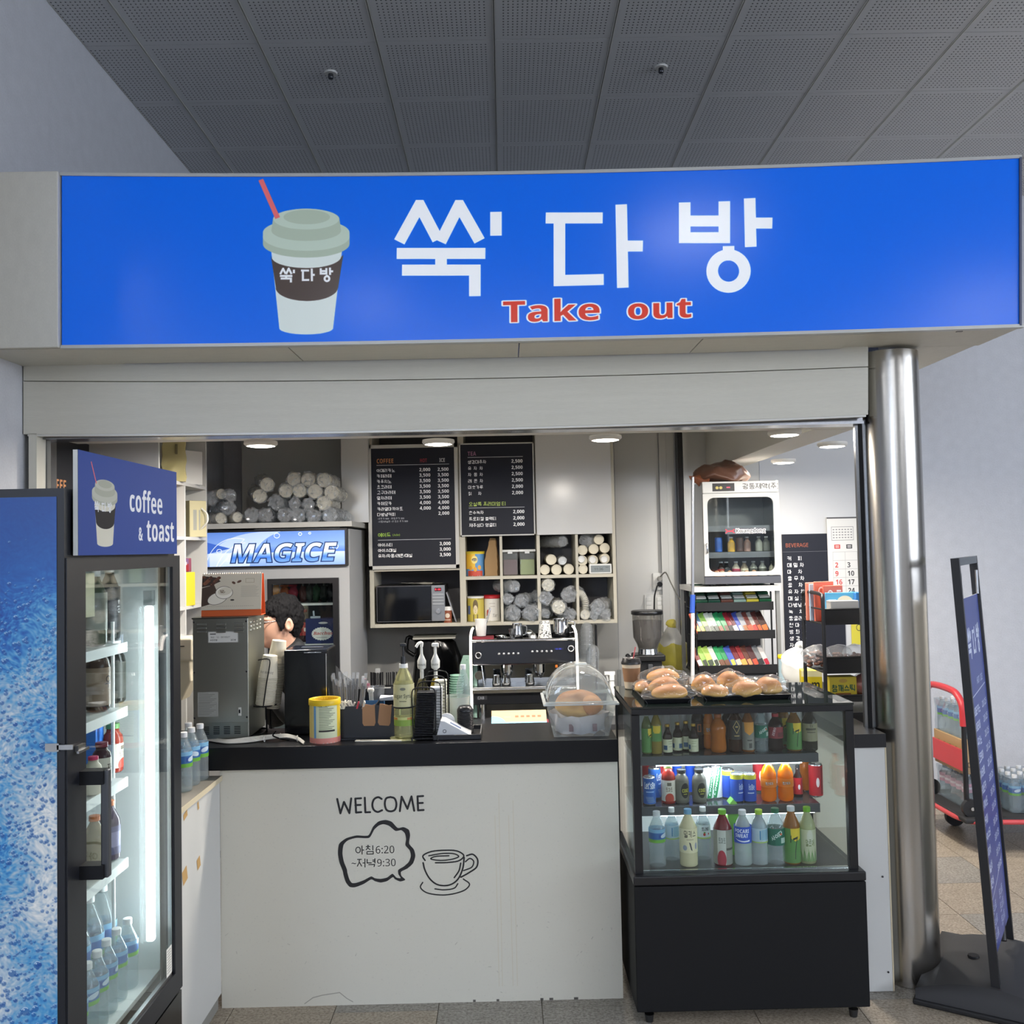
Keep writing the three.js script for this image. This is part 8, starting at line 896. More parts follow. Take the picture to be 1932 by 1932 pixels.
// ================= right-hand shelves of the kiosk =================
{
  const d = 5.5, t = thing('warmer_stand', 'white shelf stand with steel posts carrying the warming cabinet', 'stand'), X = (px) => at(px, d, 1.2), ysh = hy(1400, 1106, d), tb = hy(1400, 1276, d), x0 = X(1312), x1 = X(1476), z1 = -5.95;
  put('shelf_board', span(x0, x1, ysh - 0.03, ysh, z1, -d), M('#d2d2ce', 0.4), t); for (const [x, z] of [[x1 - 0.012, -d - 0.03], [x0 + 0.012, z1 + 0.012], [x1 - 0.012, z1 + 0.012]]) put('post', box(0.022, ysh - 0.032, 0.022, x, (ysh - 0.032) / 2, z), M('#a9a9a4', 0.3, 0.7), t); put('lower_board', span(x0 + 0.001, x1 - 0.001, tb - 0.022, tb - 0.001, z1 + 0.03, -d - 0.045), M('#8d8f90', 0.3, 0.7), t); put('dark_drawer', span(x0 + 0.1, x1 - 0.05, tb - 0.16, tb - 0.024, z1 + 0.05, -d - 0.05), M('#2b2a29', 0.5), t);
  // warming cabinet
  const dw = 5.53, wx0 = at(1330, dw, 1.5), wx1 = at(1474, dw, 1.5), yb = ysh + 0.012, yt = hy(1400, 908, dw), w = wx1 - wx0, h = yt - yb, c = thing('warming_cabinet', 'white glass-door warming cabinet with eggs and bottles', 'cabinet', [(wx0 + wx1) / 2, yb, -dw]);
  put('side_wall', box(0.012, h, 0.3, -w / 2 + 0.006, h / 2, -0.16), M('#b4b5b6', 0.25, 0.9), c); put('side_wall', box(0.012, h, 0.3, w / 2 - 0.006, h / 2, -0.16), M('#b4b5b6', 0.25, 0.9), c); put('rear_wall', box(w - 0.025, h, 0.008, 0, h / 2, -0.306), M('#6f7176', 0.4), c); put('roof', box(w - 0.025, 0.012, 0.295, 0, h - 0.006, -0.158), whiteMat, c); put('base', box(w - 0.025, 0.03, 0.295, 0, 0.015, -0.158), M('#6b6d74', 0.3, 0.5), c); put('base_front', rbox(w, 0.045, 0.014, 0.003, 0, 0.024, -0.002), M('#62646b', 0.3, 0.5), c);
  for (const x of [-w * 0.4, w * 0.4]) for (const z of [-0.03, -0.28]) put('foot', cyl(0.012, 0.012, 0.012, x, -0.012, z, 10), blackMat, c);
  const sh = new THREE.Shape(), hh = h - 0.12, rr = (s, a, b, cc, e, r) => { s.moveTo(a + r, b); s.lineTo(cc - r, b); s.quadraticCurveTo(cc, b, cc, b + r); s.lineTo(cc, e - r); s.quadraticCurveTo(cc, e, cc - r, e); s.lineTo(a + r, e); s.quadraticCurveTo(a, e, a, e - r); s.lineTo(a, b + r); s.quadraticCurveTo(a, b, a + r, b); }; rr(sh, -w / 2, 0, w / 2, hh, 0.004); const ho = new THREE.Path(); rr(ho, -w / 2 + 0.025, 0.022, w / 2 - 0.035, hh - 0.025, 0.045); sh.holes.push(ho);
  const door = put('door', new THREE.ExtrudeGeometry(sh, { depth: 0.014, bevelEnabled: false }).translate(0, 0.05, 0), M('#cfcfcb', 0.2), c); put('door_glass', box(w - 0.05, hh - 0.04, 0.004, -0.005, 0.05 + hh / 2, 0.005), paneMat, door); put('door_handle', tube([[-w / 2 + 0.014, 0.24, 0.014], [-w / 2 + 0.014, 0.235, 0.03], [-w / 2 + 0.014, 0.19, 0.03], [-w / 2 + 0.014, 0.185, 0.014]], 0.006, 20, 8), chrome, door);
  const hd = put('header', rbox(w, 0.068, 0.016, 0.003, 0, h - 0.034, 0.002), M('#d4d4d0', 0.3), c); put('header_print', toRect(plane(w * 0.98, 0.06, 0, h - 0.034, 0.0108), label(320, 48, (k) => { k.fillStyle = '#1d1d20'; k.fillRect(40, 6, 94, 36); k.fillStyle = '#c9b866'; k.beginPath(); k.arc(60, 26, 7, 0, 7); k.arc(76, 26, 7, 0, 7); k.fill(); k.fillStyle = '#e04a6a'; k.fillRect(100, 22, 16, 6); write(k, '광동제약(주)', 168, 8, 28, { color: '#3a3a3a', weight: 0.1 }); }, '#d4d4d0')), printMat, hd);
  put('door_lettering', toRect(plane(0.24, 0.036, 0.02, h * 0.515, 0.017), label(320, 48, (k) => { k.font = 'bold 42px sans-serif'; k.lineWidth = 6; k.strokeStyle = '#eee'; k.strokeText('Kwangdong', 82, 38); k.fillStyle = '#2a2a2c'; k.fillText('Kwangdong', 82, 38); k.strokeStyle = '#c42a3c'; k.lineWidth = 7; k.beginPath(); k.moveTo(4, 10); k.quadraticCurveTo(38, 42, 74, 10); k.moveTo(4, 38); k.quadraticCurveTo(38, 6, 74, 38); k.stroke(); }, '#4a4d55')), printMat, door);
  const s1 = h * 0.2, sy = [0.03, hy(1400, 1042, dw) - yb, hy(1400, 992, dw) - yb]; for (const y of sy.slice(1)) put('inner_shelf', [box(w - 0.03, 0.004, 0.24, 0, y, -0.17), box(w - 0.03, 0.032, 0.004, 0, y - 0.016, -0.05)], M('#7c7e84', 0.3, 0.6), c);
  const G = 'goods in the warming cabinet', yy = (i) => yb + sy[i] + (i ? 0.0026 : 0.0006), inC = (name, text, cat, px, i, dd) => thing(name, text, cat, [at(px, dd, yy(i)), yy(i), -dd], G);
  for (const [px, s] of [[1353, 'first'], [1363, 'second'], [1377, 'third'], [1409, 'fourth'], [1423, 'fifth']]) put('shell', lathe([[0, 0], [0.012, 0.003], [0.02, 0.018], [0.018, 0.034], [0.01, 0.046], [0, 0.05]], 18), M('#c49a7c', 0.6), inC('egg', 'brown egg in the warming cabinet, ' + s + ' in its row', 'egg', px, 0, 5.6)).name = 'shell';
  for (const [px, c1, c2, s] of [[1361, '#2a1c1c', '#a03a2a', 'dark bottle with a red label'], [1371, '#1c1e22', '#33363c', 'black bottle behind the eggs'], [1389, '#c9bfae', '#b03a5a', 'cream bottle with a pink base'], [1405, '#9c8f7c', '#d2cbb4', 'tan bottle with a cream label'], [1422, '#8d9088', '#4a4c46', 'clear bottle with a dark label'], [1439, '#a9aca6', '#55584e', 'stout clear bottle'], [1459, '#c9c3ae', '#d9d4bc', 'white oval-label bottle by the hinge']]) fillBottle(inC('drink_bottle', s + ' in the bottom of the warmer', 'bottle', px, 0, 5.68), { kind: 'small', r: 0.024, h: 0.1, body: M(c1, 0.3), cap: capW, capR: 0.5, lab: [0.2, 0.56, label(64, 48, (k) => { k.fillStyle = 'rgba(60,55,45,.7)'; k.fillRect(14, 16, 36, 4); k.fillRect(18, 26, 28, 4); }, c2)] });
  for (const [px, c1, s, k] of [[1356, '#2f66c0', 'blue can', 'can'], [1380, '#d9a83a', 'small amber bottle', 'small'], [1396, '#5c4640', 'brown carton-like can', 'can'], [1410, '#9a7a70', 'rose bottle', 'small'], [1432, '#8f928c', 'ornate glass bottle', 'small'], [1446, '#777a74', 'second glass bottle', 'small']]) fillBottle(inC('drink_bottle', s + ' on the middle shelf of the warmer', 'bottle', px, 1, 5.68), { kind: k, r: 0.022, h: 0.09, body: M(c1, 0.3), cap: k === 'can' ? null : capW, capR: 0.5 });
  { const o = thing('brown_bag', 'large crumpled brown plastic bag on the warming cabinet', 'bag', [(wx0 + wx1) / 2 - 0.08, yt, -dw - 0.14]); const g = new THREE.SphereGeometry(0.5, 36, 20), p = g.attributes.position; for (let i = 0; i < p.count; i++) if (p.getY(i) < 0) p.setY(i, p.getY(i) * 0.3); g.scale(0.36, 0.2, 0.24).translate(0, 0.031, 0); put('bag', wobble(wobble(g, 0.03, 9, 3), 0.012, 26, 8), M('#6b4a3a', 0.3), o); put('tied_end', wobble(new THREE.ConeGeometry(0.05, 0.12, 14, 6).rotateZ(1.2).translate(-0.15, 0.025, 0.05), 0.016, 30, 2), M('#8a5238', 0.3), o); }
  // gum and snack rack: three stepped tiers
  const r = thing('gum_rack', 'black three-tier rack of gum and snack packets', 'rack'), rx0 = at(1316, 5.56, 1.1), rx1 = at(1462, 5.56, 1.1), rw = rx1 - rx0, rc = (rx0 + rx1) / 2, ty = [1143, 1196, 1260].map((p) => hy(1390, p, 5.56)), bk = M('#141416', 0.45);
  for (const [i, y] of ty.entries()) { put('tray', span(rx0, rx1, y - 0.02, y - 0.015, -5.86 + 0.04 * i, -5.56 + 0.02 * i), bk, r); put('tray_front', span(rx0, rx1, y - 0.028, y + 0.022, -5.56 + 0.02 * i, -5.555 + 0.02 * i), bk, r); } for (const x of [rx0 + 0.004, rx1 - 0.004]) put('side_post', span(x - 0.004, x + 0.004, tb, ty[0] + 0.08, -5.6, -5.59), bk, r); put('rear_panel', span(rx0, rx1, tb, ty[0] + 0.09, -5.875, -5.865), bk, r); put('base', span(rx0, rx1, tb, tb + 0.02, -5.86, -5.54), bk, r);
  for (const [i, [col, s]] of [['#1c4a36', 'dark green gum box, first of the top tier'], ['#173f33', 'dark green gum box beside the first'], ['#5c3a32', 'brown candy box on the top tier'], ['#7f9a92', 'pale mint box on the top tier'], ['#b9ae3a', 'yellow striped candy box'], ['#1f5a3c', 'green gum box at the tier end']].entries()) { const bw = rw / 6 - 0.004, o = thing('gum_box', s, 'gum box', [rx0 + (i + 0.5) * rw / 6, ty[0] - 0.0145, -5.69], 'gum boxes on the rack'); o.rotation.x = 0.35; o.position.y += 0.034; put('box', rbox(bw, 0.05, 0.2, 0.003, 0, 0.025, 0), M(col, 0.4), o); for (let k = 0; k < 4; k++) put('gum_pack', rbox(bw * 0.86, 0.008, 0.035, 0.002, 0, 0.055 + k * 0.008, 0.06 - k * 0.042), M(['#d9dcd6', col, '#c9ccc4', col][k], 0.35), o); put('front_print', rbox(bw * 0.6, 0.012, 0.001, 0.0004, 0, 0.026, 0.1008), M(i === 4 ? '#3a3818' : '#d4d8d2', 0.5), o); }
  const tier = (i, cols, G2, s) => cols.forEach((col, k) => { const n = cols.length, o = thing('snack_packet', `${col[1]} snack packet, ${s} number ${['one', 'two', 'three', 'four', 'five', 'six', 'seven', 'eight', 'nine', 'ten', 'eleven', 'twelve', 'thirteen', 'fourteen', 'fifteen', 'sixteen'][k]} from the mop`, 'snack', [rx0 + 0.02 + (k + 0.4) * (rw - 0.03) / n, ty[i] - 0.0145, -5.6 + 0.02 * i], G2); o.rotation.set(-0.42, 0.1, 0.34); put('packet', cached('pkt' + k % 4, () => wobble(rbox(0.03 + 0.006 * (k % 3), 0.155, 0.012, 0.004, 0, 0.078, 0), 0.003, 40, k)), M(col[0], 0.28), o); put('lower_band', cached('pkl' + k % 3, () => rbox(0.026 + 0.005 * (k % 3), 0.04, 0.0135, 0.003, 0, 0.05, 0)), M(col[2] ?? '#e0e0da', 0.3), o); });
  tier(1, [['#c4573e', 'orange-red', '#d9a02e'], ['#3f6a8a', 'blue', '#c98a3a'], ['#7fae4e', 'lime', '#2a2f24'], ['#d5ddcf', 'pale green', '#3a463a'], ['#cdd8c8', 'white and green', '#2e3a30'], ['#2a8f56', 'bright green', '#7a4a34'], ['#237d4b', 'green', '#5c3a2a'], ['#7d1f2a', 'crimson', '#1d1a1c'], ['#5c1b24', 'dark red', '#c9c4c0'], ['#3a4a9a', 'violet-blue', '#c9d0d8'], ['#8d8f94', 'silver', '#9a6a4a'], ['#6b3a34', 'brown', '#b8543a'], ['#9c9a96', 'grey', '#b8443a'], ['#57302c', 'dark brown', '#c05a34'], ['#3c2622', 'black-brown', '#c8662e']], 'packets on the middle tier', 'middle tier');
  tier(2, [['#6d2a26', 'maroon'], ['#8fb94e', 'lime', '#22301f'], ['#a9c95c', 'light green', '#2a3a28'], ['#d5ddcf', 'white and green', '#243024'], ['#2a9a58', 'bright green', '#6a4430'], ['#27874f', 'green', '#6a4430'], ['#3f56a8', 'blue', '#c9c24e'], ['#6a2228', 'crimson', '#d9c8a8'], ['#8a2a2c', 'red', '#d99a4e'], ['#5a3228', 'brown', '#d98a5a'], ['#4a2a2c', 'dark brown', '#c04a34'], ['#7a7c7e', 'silver', '#2a2a2c'], ['#c9c4c0', 'white', '#a8283a']], 'packets on the lowest tier', 'lowest tier');
}

// ---------- boards on the rear wall and the wire rack at the side counter ----------
{
  const d = BACK - 0.02, flat = (name, text, cat, a, b, c, e, th, mat, edge) => { const x0 = at(a, d, 1.5), x1 = at(b, d, 1.5), y0 = hy((a + b) / 2, e, d), y1 = hy((a + b) / 2, c, d), o = thing(name, text, cat); put('backing', span(x0, x1, y0, y1, -BACK + 0.009, -BACK + 0.009 + th), edge, o); put('print', plane(x1 - x0, y1 - y0, (x0 + x1) / 2, (y0 + y1) / 2, -BACK + 0.0098 + th), mat, o); return o; };
  flat('beverage_board', 'dark beverage list board on the rear wall', 'menu board', 1478, 1592, 1007, 1256, 0.012, menuPanel(480, 1050, (k) => { write(k, 'BEVERAGE', 24, 66, 44, { color: '#b5654a', bold: false, squeeze: 0.9 }); k.fillStyle = '#77797f'; k.fillRect(0, 140, 480, 2); ['커    피', '메 밀 차', '마    차', '율 무 차', '꿀    차', '유 자 차', '매 실 차', '다방냉커피', '녹    차', '둥굴레차', '천 마 차', '쌍 화 차', '생 강 차', '자 몽 차', '칡    차', '미숫가루'].forEach((s, i) => write(k, s, 34, 176 + i * 53, 37, { weight: 0.1, gap: 2 })); }), blackMat);
  const cal = canvas(512, 640), k = cal.getContext('2d'); k.fillStyle = '#d9d9d6'; k.fillRect(0, 0, 512, 640); k.fillStyle = '#4a4a4c'; k.fillRect(0, 0, 512, 12); k.strokeStyle = '#6d6d70'; k.lineWidth = 3; k.strokeRect(40, 80, 200, 110); k.fillStyle = '#8a8a8c'; for (let i = 0; i < 28; i++) k.fillRect(52 + (i % 7) * 27, 98 + (i / 7 | 0) * 22, 15, 9); k.font = 'bold 130px sans-serif'; k.fillStyle = '#c43a34'; k.fillText('2', 350, 200); ['日', '月', '火', '水'].forEach((s, i) => { k.fillStyle = i ? '#3a3a3c' : '#c43a34'; k.fillRect(62 + i * 110, 226, 54, 34); k.fillStyle = '#d9d9d6'; k.fillRect(72 + i * 110, 234, 34, 6); k.fillRect(72 + i * 110, 246, 34, 6); }); k.font = 'bold 58px sans-serif'; [['', '', '', ''], [2, 3, 4, 5], [9, 10, 11, 12], [16, 17, 18, 19], [23, 24, 25, 26]].forEach((r, j) => r.forEach((n, i) => { k.strokeStyle = '#b0b0b0'; k.strokeRect(46 + i * 112, 286 + j * 70, 112, 70); k.fillStyle = i ? '#2a2a2c' : '#c43a34'; k.fillText(String(n), 62 + i * 112, 344 + j * 70); }));
  flat('wall_calendar', 'large white wall calendar with red and black dates', 'calendar', 1563, 1668, 975, 1122, 0.016, new THREE.MeshPhysicalMaterial({ map: texOf(cal), roughness: 0.6 }), M('#c9c9c6', 0.7));
  flat('yellow_poster', 'yellow poster with a white cup on the rear wall', 'poster', 1604, 1652, 1178, 1216, 0.004, (() => { const r = label(128, 96, (q) => { q.fillStyle = '#e8e8e4'; q.strokeStyle = '#3a3a34'; q.lineWidth = 3; q.beginPath(); q.ellipse(84, 18, 40, 26, 0, 0, PI); q.fill(); q.stroke(); q.beginPath(); q.ellipse(38, 16, 12, 14, 0, 0, 7); q.stroke(); }, '#c9bf3a'); const m = printMat.clone(); m.map = printMat.map.clone(); m.map.offset.set(r[0], r[1]); m.map.repeat.set(r[2] - r[0], r[3] - r[1]); return m; })(), M('#c9bf3a', 0.6));
  // wire rack
  const n = 4.25, f = 4.53, x0 = at(1555, n, 1.3), x1 = x0 + 0.36, yt = hy(1550, 1122, n), wire = M('#141518', 0.4), t = thing('wire_rack', 'black wire display rack on the side counter', 'rack');
  for (const x of [x0, x1]) put('side_frame', tube([[x, sideTop, -n], [x, yt - 0.05, -n], [x, yt, -n - 0.03], [x, yt, -f + 0.03], [x, yt - 0.05, -f], [x, sideTop, -f]], 0.009, 60, 8), wire, t);
  const L = [[1149, 1176], [1240, 1268], [1312, 1322]].map((r) => r.map((p) => hy(1600, p, n)));
  for (const [a, b] of L) { put('bin_front', span(x0, x1, b, a, -n - 0.004, -n), M('#1b1c20', 0.35, 0, { transmission: a - b > 0.05 ? 0.35 : 0, thickness: 0 }), t); put('bin_floor', span(x0, x1, b - 0.006, b, -f, -n), wire, t); put('top_wire', bar([x0, a, -n], [x1, a, -n], 0.004), wire, t); put('side_wire', bar([x0, a, -n], [x0, a, -f], 0.004), wire, t); put('side_wire', bar([x0, b, -n], [x0, b, -f], 0.004), wire, t); }
  const X = (px, dd = 4.34) => at(px, dd, 1.3), bx = (name, text, cat, px, y, dd, w, h, dp, col, face, grp, turn = 0) => { const o = thing(name, text, cat, [X(px, dd), y + 0.0006, -dd], grp, turn); put('box', rbox(w, h, dp, 0.003, 0, h / 2, 0), M(col, 0.5), o); if (face) put('front_print', toRect(plane(w * 0.97, h * 0.97, 0, h / 2, dp / 2 + 0.0008), face), printMat, o); return o; };
  const b1 = L[0][1], b2 = L[1][1], b3 = L[2][1];
  bx('mask_box', 'grey mask box with a printed round logo', 'box', 1592, b1, 4.3, 0.13, 0.1, 0.06, '#9d9c99', label(160, 96, (q) => { q.strokeStyle = '#55565a'; q.lineWidth = 4; q.beginPath(); q.arc(26, 72, 10, 0, 7); q.stroke(); write(q, '공익스', 42, 60, 22, { color: '#55565a' }); q.fillStyle = '#55565a'; q.fillRect(110, 64, 34, 4); }, '#a5a4a1'));
  [['#d2674e', 1557, 4.38, 'rearmost orange mask envelope'], ['#d9806a', 1541, 4.45, 'pale orange mask envelope beside the frame'], ['#9fb4c4', 1548, 4.42, 'blue-grey mask envelope between orange ones'], ['#cf5f48', 1574, 4.36, 'front orange mask envelope']].forEach(([c, px, dd, s], i) => bx('mask_envelope', s, 'envelope', px, b1, dd, 0.1, 0.185 - i * 0.006, 0.008, c, label(96, 128, (q) => { q.strokeStyle = '#f0dcd4'; q.lineWidth = 5; q.beginPath(); q.arc(34, 30, 12, 0, 7); q.stroke(); q.fillStyle = '#f0dcd4'; q.fillRect(66, 16, 22, 6); }, c), 'mask envelopes in the rack', 0.2));
  bx('tissue_pack', 'blue and white tissue pack standing behind the mask box', 'tissue pack', 1586, b1, 4.335, 0.13, 0.135, 0.014, '#4b9ac4', label(160, 96, (q) => { q.fillStyle = '#d2ccb4'; q.beginPath(); q.ellipse(110, 36, 50, 26, 0, 0, 7); q.fill(); q.fillStyle = '#cfe0ea'; q.fillRect(14, 22, 46, 12); }, '#4b9ac4'));
  { const o = thing('blue_bag', 'glossy blue plastic bag at the end of the rack', 'bag', [X(1636, 4.36), b1 + 0.0006, -4.38]); put('bag', wobble(new THREE.BoxGeometry(0.11, 0.13, 0.1, 8, 8, 8).translate(0, 0.065, 0), 0.014, 24, 3, 0.01), M('#3c86c9', 0.25, 0, { transmission: 0.2, thickness: 0 }), o); put('tie', wobble(ball(0.02, 0, 0.135, 0), 0.01, 40, 2), M('#3c86c9', 0.3), o); }
  bx('notice_card', 'white card with a blue oval at the rack side', 'card', 1531, b1, 4.5, 0.06, 0.12, 0.004, '#d8d8d4', label(64, 96, (q) => { q.fillStyle = '#3a72b8'; q.beginPath(); q.ellipse(34, 50, 22, 30, 0, 0, 7); q.fill(); }, '#dcdcd8'), null, 0.9);
  for (const [px, dd, s] of [[1540, 4.42, 'beside the frame'], [1580, 4.36, 'in the middle'], [1616, 4.36, 'at the end']]) { const o = thing('nut_bag', 'clear bag of brown nuts in the rack, ' + s, 'bag', [X(px, dd), b2 + 0.0006, -dd], 'nut bags in the rack'); const g = []; for (let i = 0; i < 60; i++) { const a = rnd(0, 7), r = Math.sqrt(rnd()) * 0.05; g.push(new THREE.SphereGeometry(0.011, 6, 5).scale(1.3, 0.7, 0.8).rotateY(a * 3).translate(r * Math.cos(a) * 1.1, 0.01 + rnd(0, 0.075) * (1 - r * 8), r * Math.sin(a))); } put('nuts', g, M('#6b4230', 0.55), o).userData.kind = 'stuff'; put('bag', wobble(new THREE.SphereGeometry(0.062, 20, 14).scale(1.1, 0.85, 1).translate(0, 0.055, 0), 0.016, 26, px, 0.012), filmMat, o); }
  bx('sesame_box', 'yellow sesame snack box with green Korean lettering', 'box', 1583, b3, 4.33, 0.125, 0.1, 0.07, '#b8a62e', label(192, 128, (q) => { write(q, '참깨스틱', 14, 44, 44, { color: '#24503a', weight: 0.15 }); q.fillStyle = '#7a4a2a'; q.fillRect(40, 94, 110, 28); q.fillStyle = '#a88a3a'; q.beginPath(); q.ellipse(96, 22, 30, 12, 0, 0, 7); q.fill(); }, '#b8a62e'));
  { const o = thing('red_net', 'bag of red packets at the rack bottom', 'bag', [X(1628, 4.36), b3 + 0.0006, -4.36]); put('packets', wobble(new THREE.SphereGeometry(0.06, 20, 14).scale(1.1, 0.8, 0.9).translate(0, 0.05, 0), 0.02, 30, 6, 0.012), M('#b8493c', 0.35), o); put('net', wobble(new THREE.SphereGeometry(0.064, 20, 14).scale(1.1, 0.8, 0.9).translate(0, 0.052, 0), 0.02, 30, 6, 0.012), filmMat, o); }
  bx('coffee_mix_box', 'yellow coffee mix box marked with a small m', 'box', 1527, sideTop, 4.68, 0.1, 0.13, 0.08, '#c9b41e', label(128, 128, (q) => { q.fillStyle = '#2a2a1a'; q.font = 'bold 60px sans-serif'; q.fillText('m', 60, 90); q.fillStyle = '#d8d0a0'; q.fillRect(0, 0, 128, 30); }, '#c9b41e'), null, -0.2);
  { const o = thing('white_cloth_bag', 'crumpled white plastic bag behind the case top', 'bag', [X(1500, 4.9), sideTop + 0.0006, -4.86]); put('bag', wobble(new THREE.SphereGeometry(0.075, 22, 14).scale(1.15, 1.5, 0.8).translate(0, 0.11, 0), 0.03, 14, 9, 0.012), M('#cfd0ce', 0.5), o); put('tied_top', wobble(ball(0.022, 0.01, 0.23, 0), 0.012, 40, 2), M('#cfd0ce', 0.5), o); }
  { const o = thing('snack_tin', 'pale blue tin with a bright yellow lid', 'tin', [X(1479, 5.08), sideTop + 0.0006, -5.08]), r = 0.035; put('body', cyl(r, r, 0.14), M('#a9c2cc', 0.4), o); put('lid', lathe([[0, 0.158], [r * 1.04, 0.157], [r * 1.07, 0.14], [r, 0.138]]), M('#d9b81c', 0.4), o); put('badge', rbox(0.016, 0.016, 0.002, 0.001, 0, 0.09, r), M('#a8402c', 0.5), o); }
}
// ================= person at the counter =================
function march(f, c, half, res) {
  const mc = new MarchingCubes(res, blackMat, false, false, 90000), h = res / 2, s = new V3(); mc.isolation = 0;
  for (let z = 0; z < res; z++) for (let y = 0; y < res; y++) for (let x = 0; x < res; x++) mc.field[z * res * res + y * res + x] = -f(c[0] + (x - h) / h * half, c[1] + (y - h) / h * half, c[2] + (z - h) / h * half);
  mc.update(); const p = mc.positionArray.slice(0, mc.count * 3); for (let i = 0; i < p.length; i++) p[i] = p[i] * half + c[i % 3];
  const g = new THREE.BufferGeometry(); g.setAttribute('position', new THREE.BufferAttribute(p, 3)); const m = mergeVertices(g, half / res * 0.02); m.computeVertexNormals(); return m;
}
const smin = (a, b, k) => { const h = Math.max(k - Math.abs(a - b), 0) / k; return Math.min(a, b) - h * h * k * 0.25; };
const cap = (x, y, z, A, B, ra, rb) => { const dx = B[0] - A[0], dy = B[1] - A[1], dz = B[2] - A[2], t = Math.max(0, Math.min(1, ((x - A[0]) * dx + (y - A[1]) * dy + (z - A[2]) * dz) / (dx * dx + dy * dy + dz * dz))); return Math.hypot(x - A[0] - dx * t, y - A[1] - dy * t, z - A[2] - dz * t) - ra - (rb - ra) * t; };
const ell = (x, y, z, c, r) => { const a = (x - c[0]) / r[0], b = (y - c[1]) / r[1], e = (z - c[2]) / r[2], k = Math.hypot(a, b, e); return (k - 1) * Math.min(...r); };
{ // faces -x, leaning a little forward; local origin on the floor below the head
  const hp = W(529, 1173, 4.78), hh = hp.y, t = thing('person', 'person with dark hair and glasses in a black jacket, looking down', 'person', [hp.x, 0, -4.78]); t.rotation.y = 0.5;
  const sh = hh - 0.25, skin = M('#cda088', 0.5), S = 0.19;
  const head = (x, y, z) => { const Y = y - hh; let d = ell(x, Y, z, [0.012, 0.03, 0], [0.1, 0.098, 0.079]); d = smin(d, ell(x, Y, z, [-0.035, -0.045, 0], [0.066, 0.085, 0.061]), 0.05); d = smin(d, cap(x, Y, z, [-0.075, -0.1, 0], [-0.03, -0.085, 0], 0.02, 0.04), 0.03); d = smin(d, cap(x, Y, z, [-0.093, 0.0, 0], [-0.112, -0.035, 0], 0.009, 0.014), 0.016); d = smin(d, cap(x, Y, z, [-0.095, -0.068, -0.018], [-0.095, -0.068, 0.018], 0.008, 0.008), 0.012); for (const s of [-1, 1]) { d = smin(d, ell(x, Y, z, [-0.078, 0.018, s * 0.035], [0.018, 0.01, 0.022]), 0.015); d = smin(d, Math.max(ell(x, Y, z, [0.022, -0.012, s * 0.084], [0.022, 0.034, 0.011]), -ell(x, Y, z, [0.016, -0.01, s * 0.094], [0.011, 0.02, 0.007])), 0.008); } return smin(d, cap(x, Y, z, [0.02, -0.08, 0], [0.075, -0.22, 0], 0.05, 0.058), 0.04); };
  const hand = (s) => (x, y, z) => { const c = [-0.22, 1.12, s * 0.16]; let d = ell(x, y, z, c, [0.045, 0.016, 0.04]); [[-0.03, 0.075], [-0.01, 0.085], [0.01, 0.08], [0.028, 0.062]].forEach(([dz, l]) => { d = Math.min(d, smin(cap(x, y, z, [c[0] - 0.03, c[1], c[2] + dz], [c[0] - 0.03 - l * 0.55, c[1] - 0.006, c[2] + dz * 1.15], 0.009, 0.008), cap(x, y, z, [c[0] - 0.03 - l * 0.55, c[1] - 0.006, c[2] + dz * 1.15], [c[0] - 0.03 - l, c[1] - 0.03, c[2] + dz * 1.15], 0.008, 0.007), 0.004)); }); d = smin(d, cap(x, y, z, [c[0] + 0.02, c[1], c[2] - s * 0.03], [c[0] - 0.03, c[1] - 0.012, c[2] - s * 0.062], 0.012, 0.009), 0.012); return smin(d, cap(x, y, z, [c[0] + 0.03, c[1], c[2]], [c[0] + 0.12, c[1] + 0.01, c[2] + s * 0.01], 0.022, 0.028), 0.02); };
  put('body', [march(head, [0, hh - 0.06, 0], S, 100), march(hand(1), [-0.23, 1.11, 0.16], 0.14, 52), march(hand(-1), [-0.23, 1.11, -0.16], 0.14, 52)].map((g) => { const n = g.toNonIndexed(); n.setAttribute('uv', new THREE.BufferAttribute(new Float32Array(n.attributes.position.count * 2), 2)); return n; }), skin, t);
  const hair = (x, y, z) => { const Y = y - hh, n = 0.007 * noise.noise(x * 95, y * 50, z * 95) + 0.005 * noise.noise(x * 30, y * 30, z * 30); let d = ell(x, Y, z, [0.012, 0.042, 0], [0.104, 0.1, 0.088]) + n; d = smin(d, ell(x, Y, z, [0.055, -0.01, 0], [0.052, 0.08, 0.076]) + n, 0.03); for (const s of [-1, 1]) d = smin(d, ell(x, Y, z, [-0.02, -0.005, s * 0.078], [0.02, 0.04, 0.009]) + n * 0.4, 0.012); d = smin(d, ell(x, Y, z, [-0.07, 0.062, 0], [0.035, 0.03, 0.07]) + n, 0.02); return Math.max(d, -ell(x, Y, z, [-0.085, -0.055, 0], [0.075, 0.1, 0.15]), -ell(x, Y, z, [0.022, -0.02, 0.1], [0.02, 0.03, 0.03]), -ell(x, Y, z, [0.022, -0.02, -0.1], [0.02, 0.03, 0.03])); };
  put('hair', march(hair, [0.01, hh + 0.02, 0], 0.17, 84), M('#0c0c0f', 0.8, 0, { specularIntensity: 0.4 }), t);
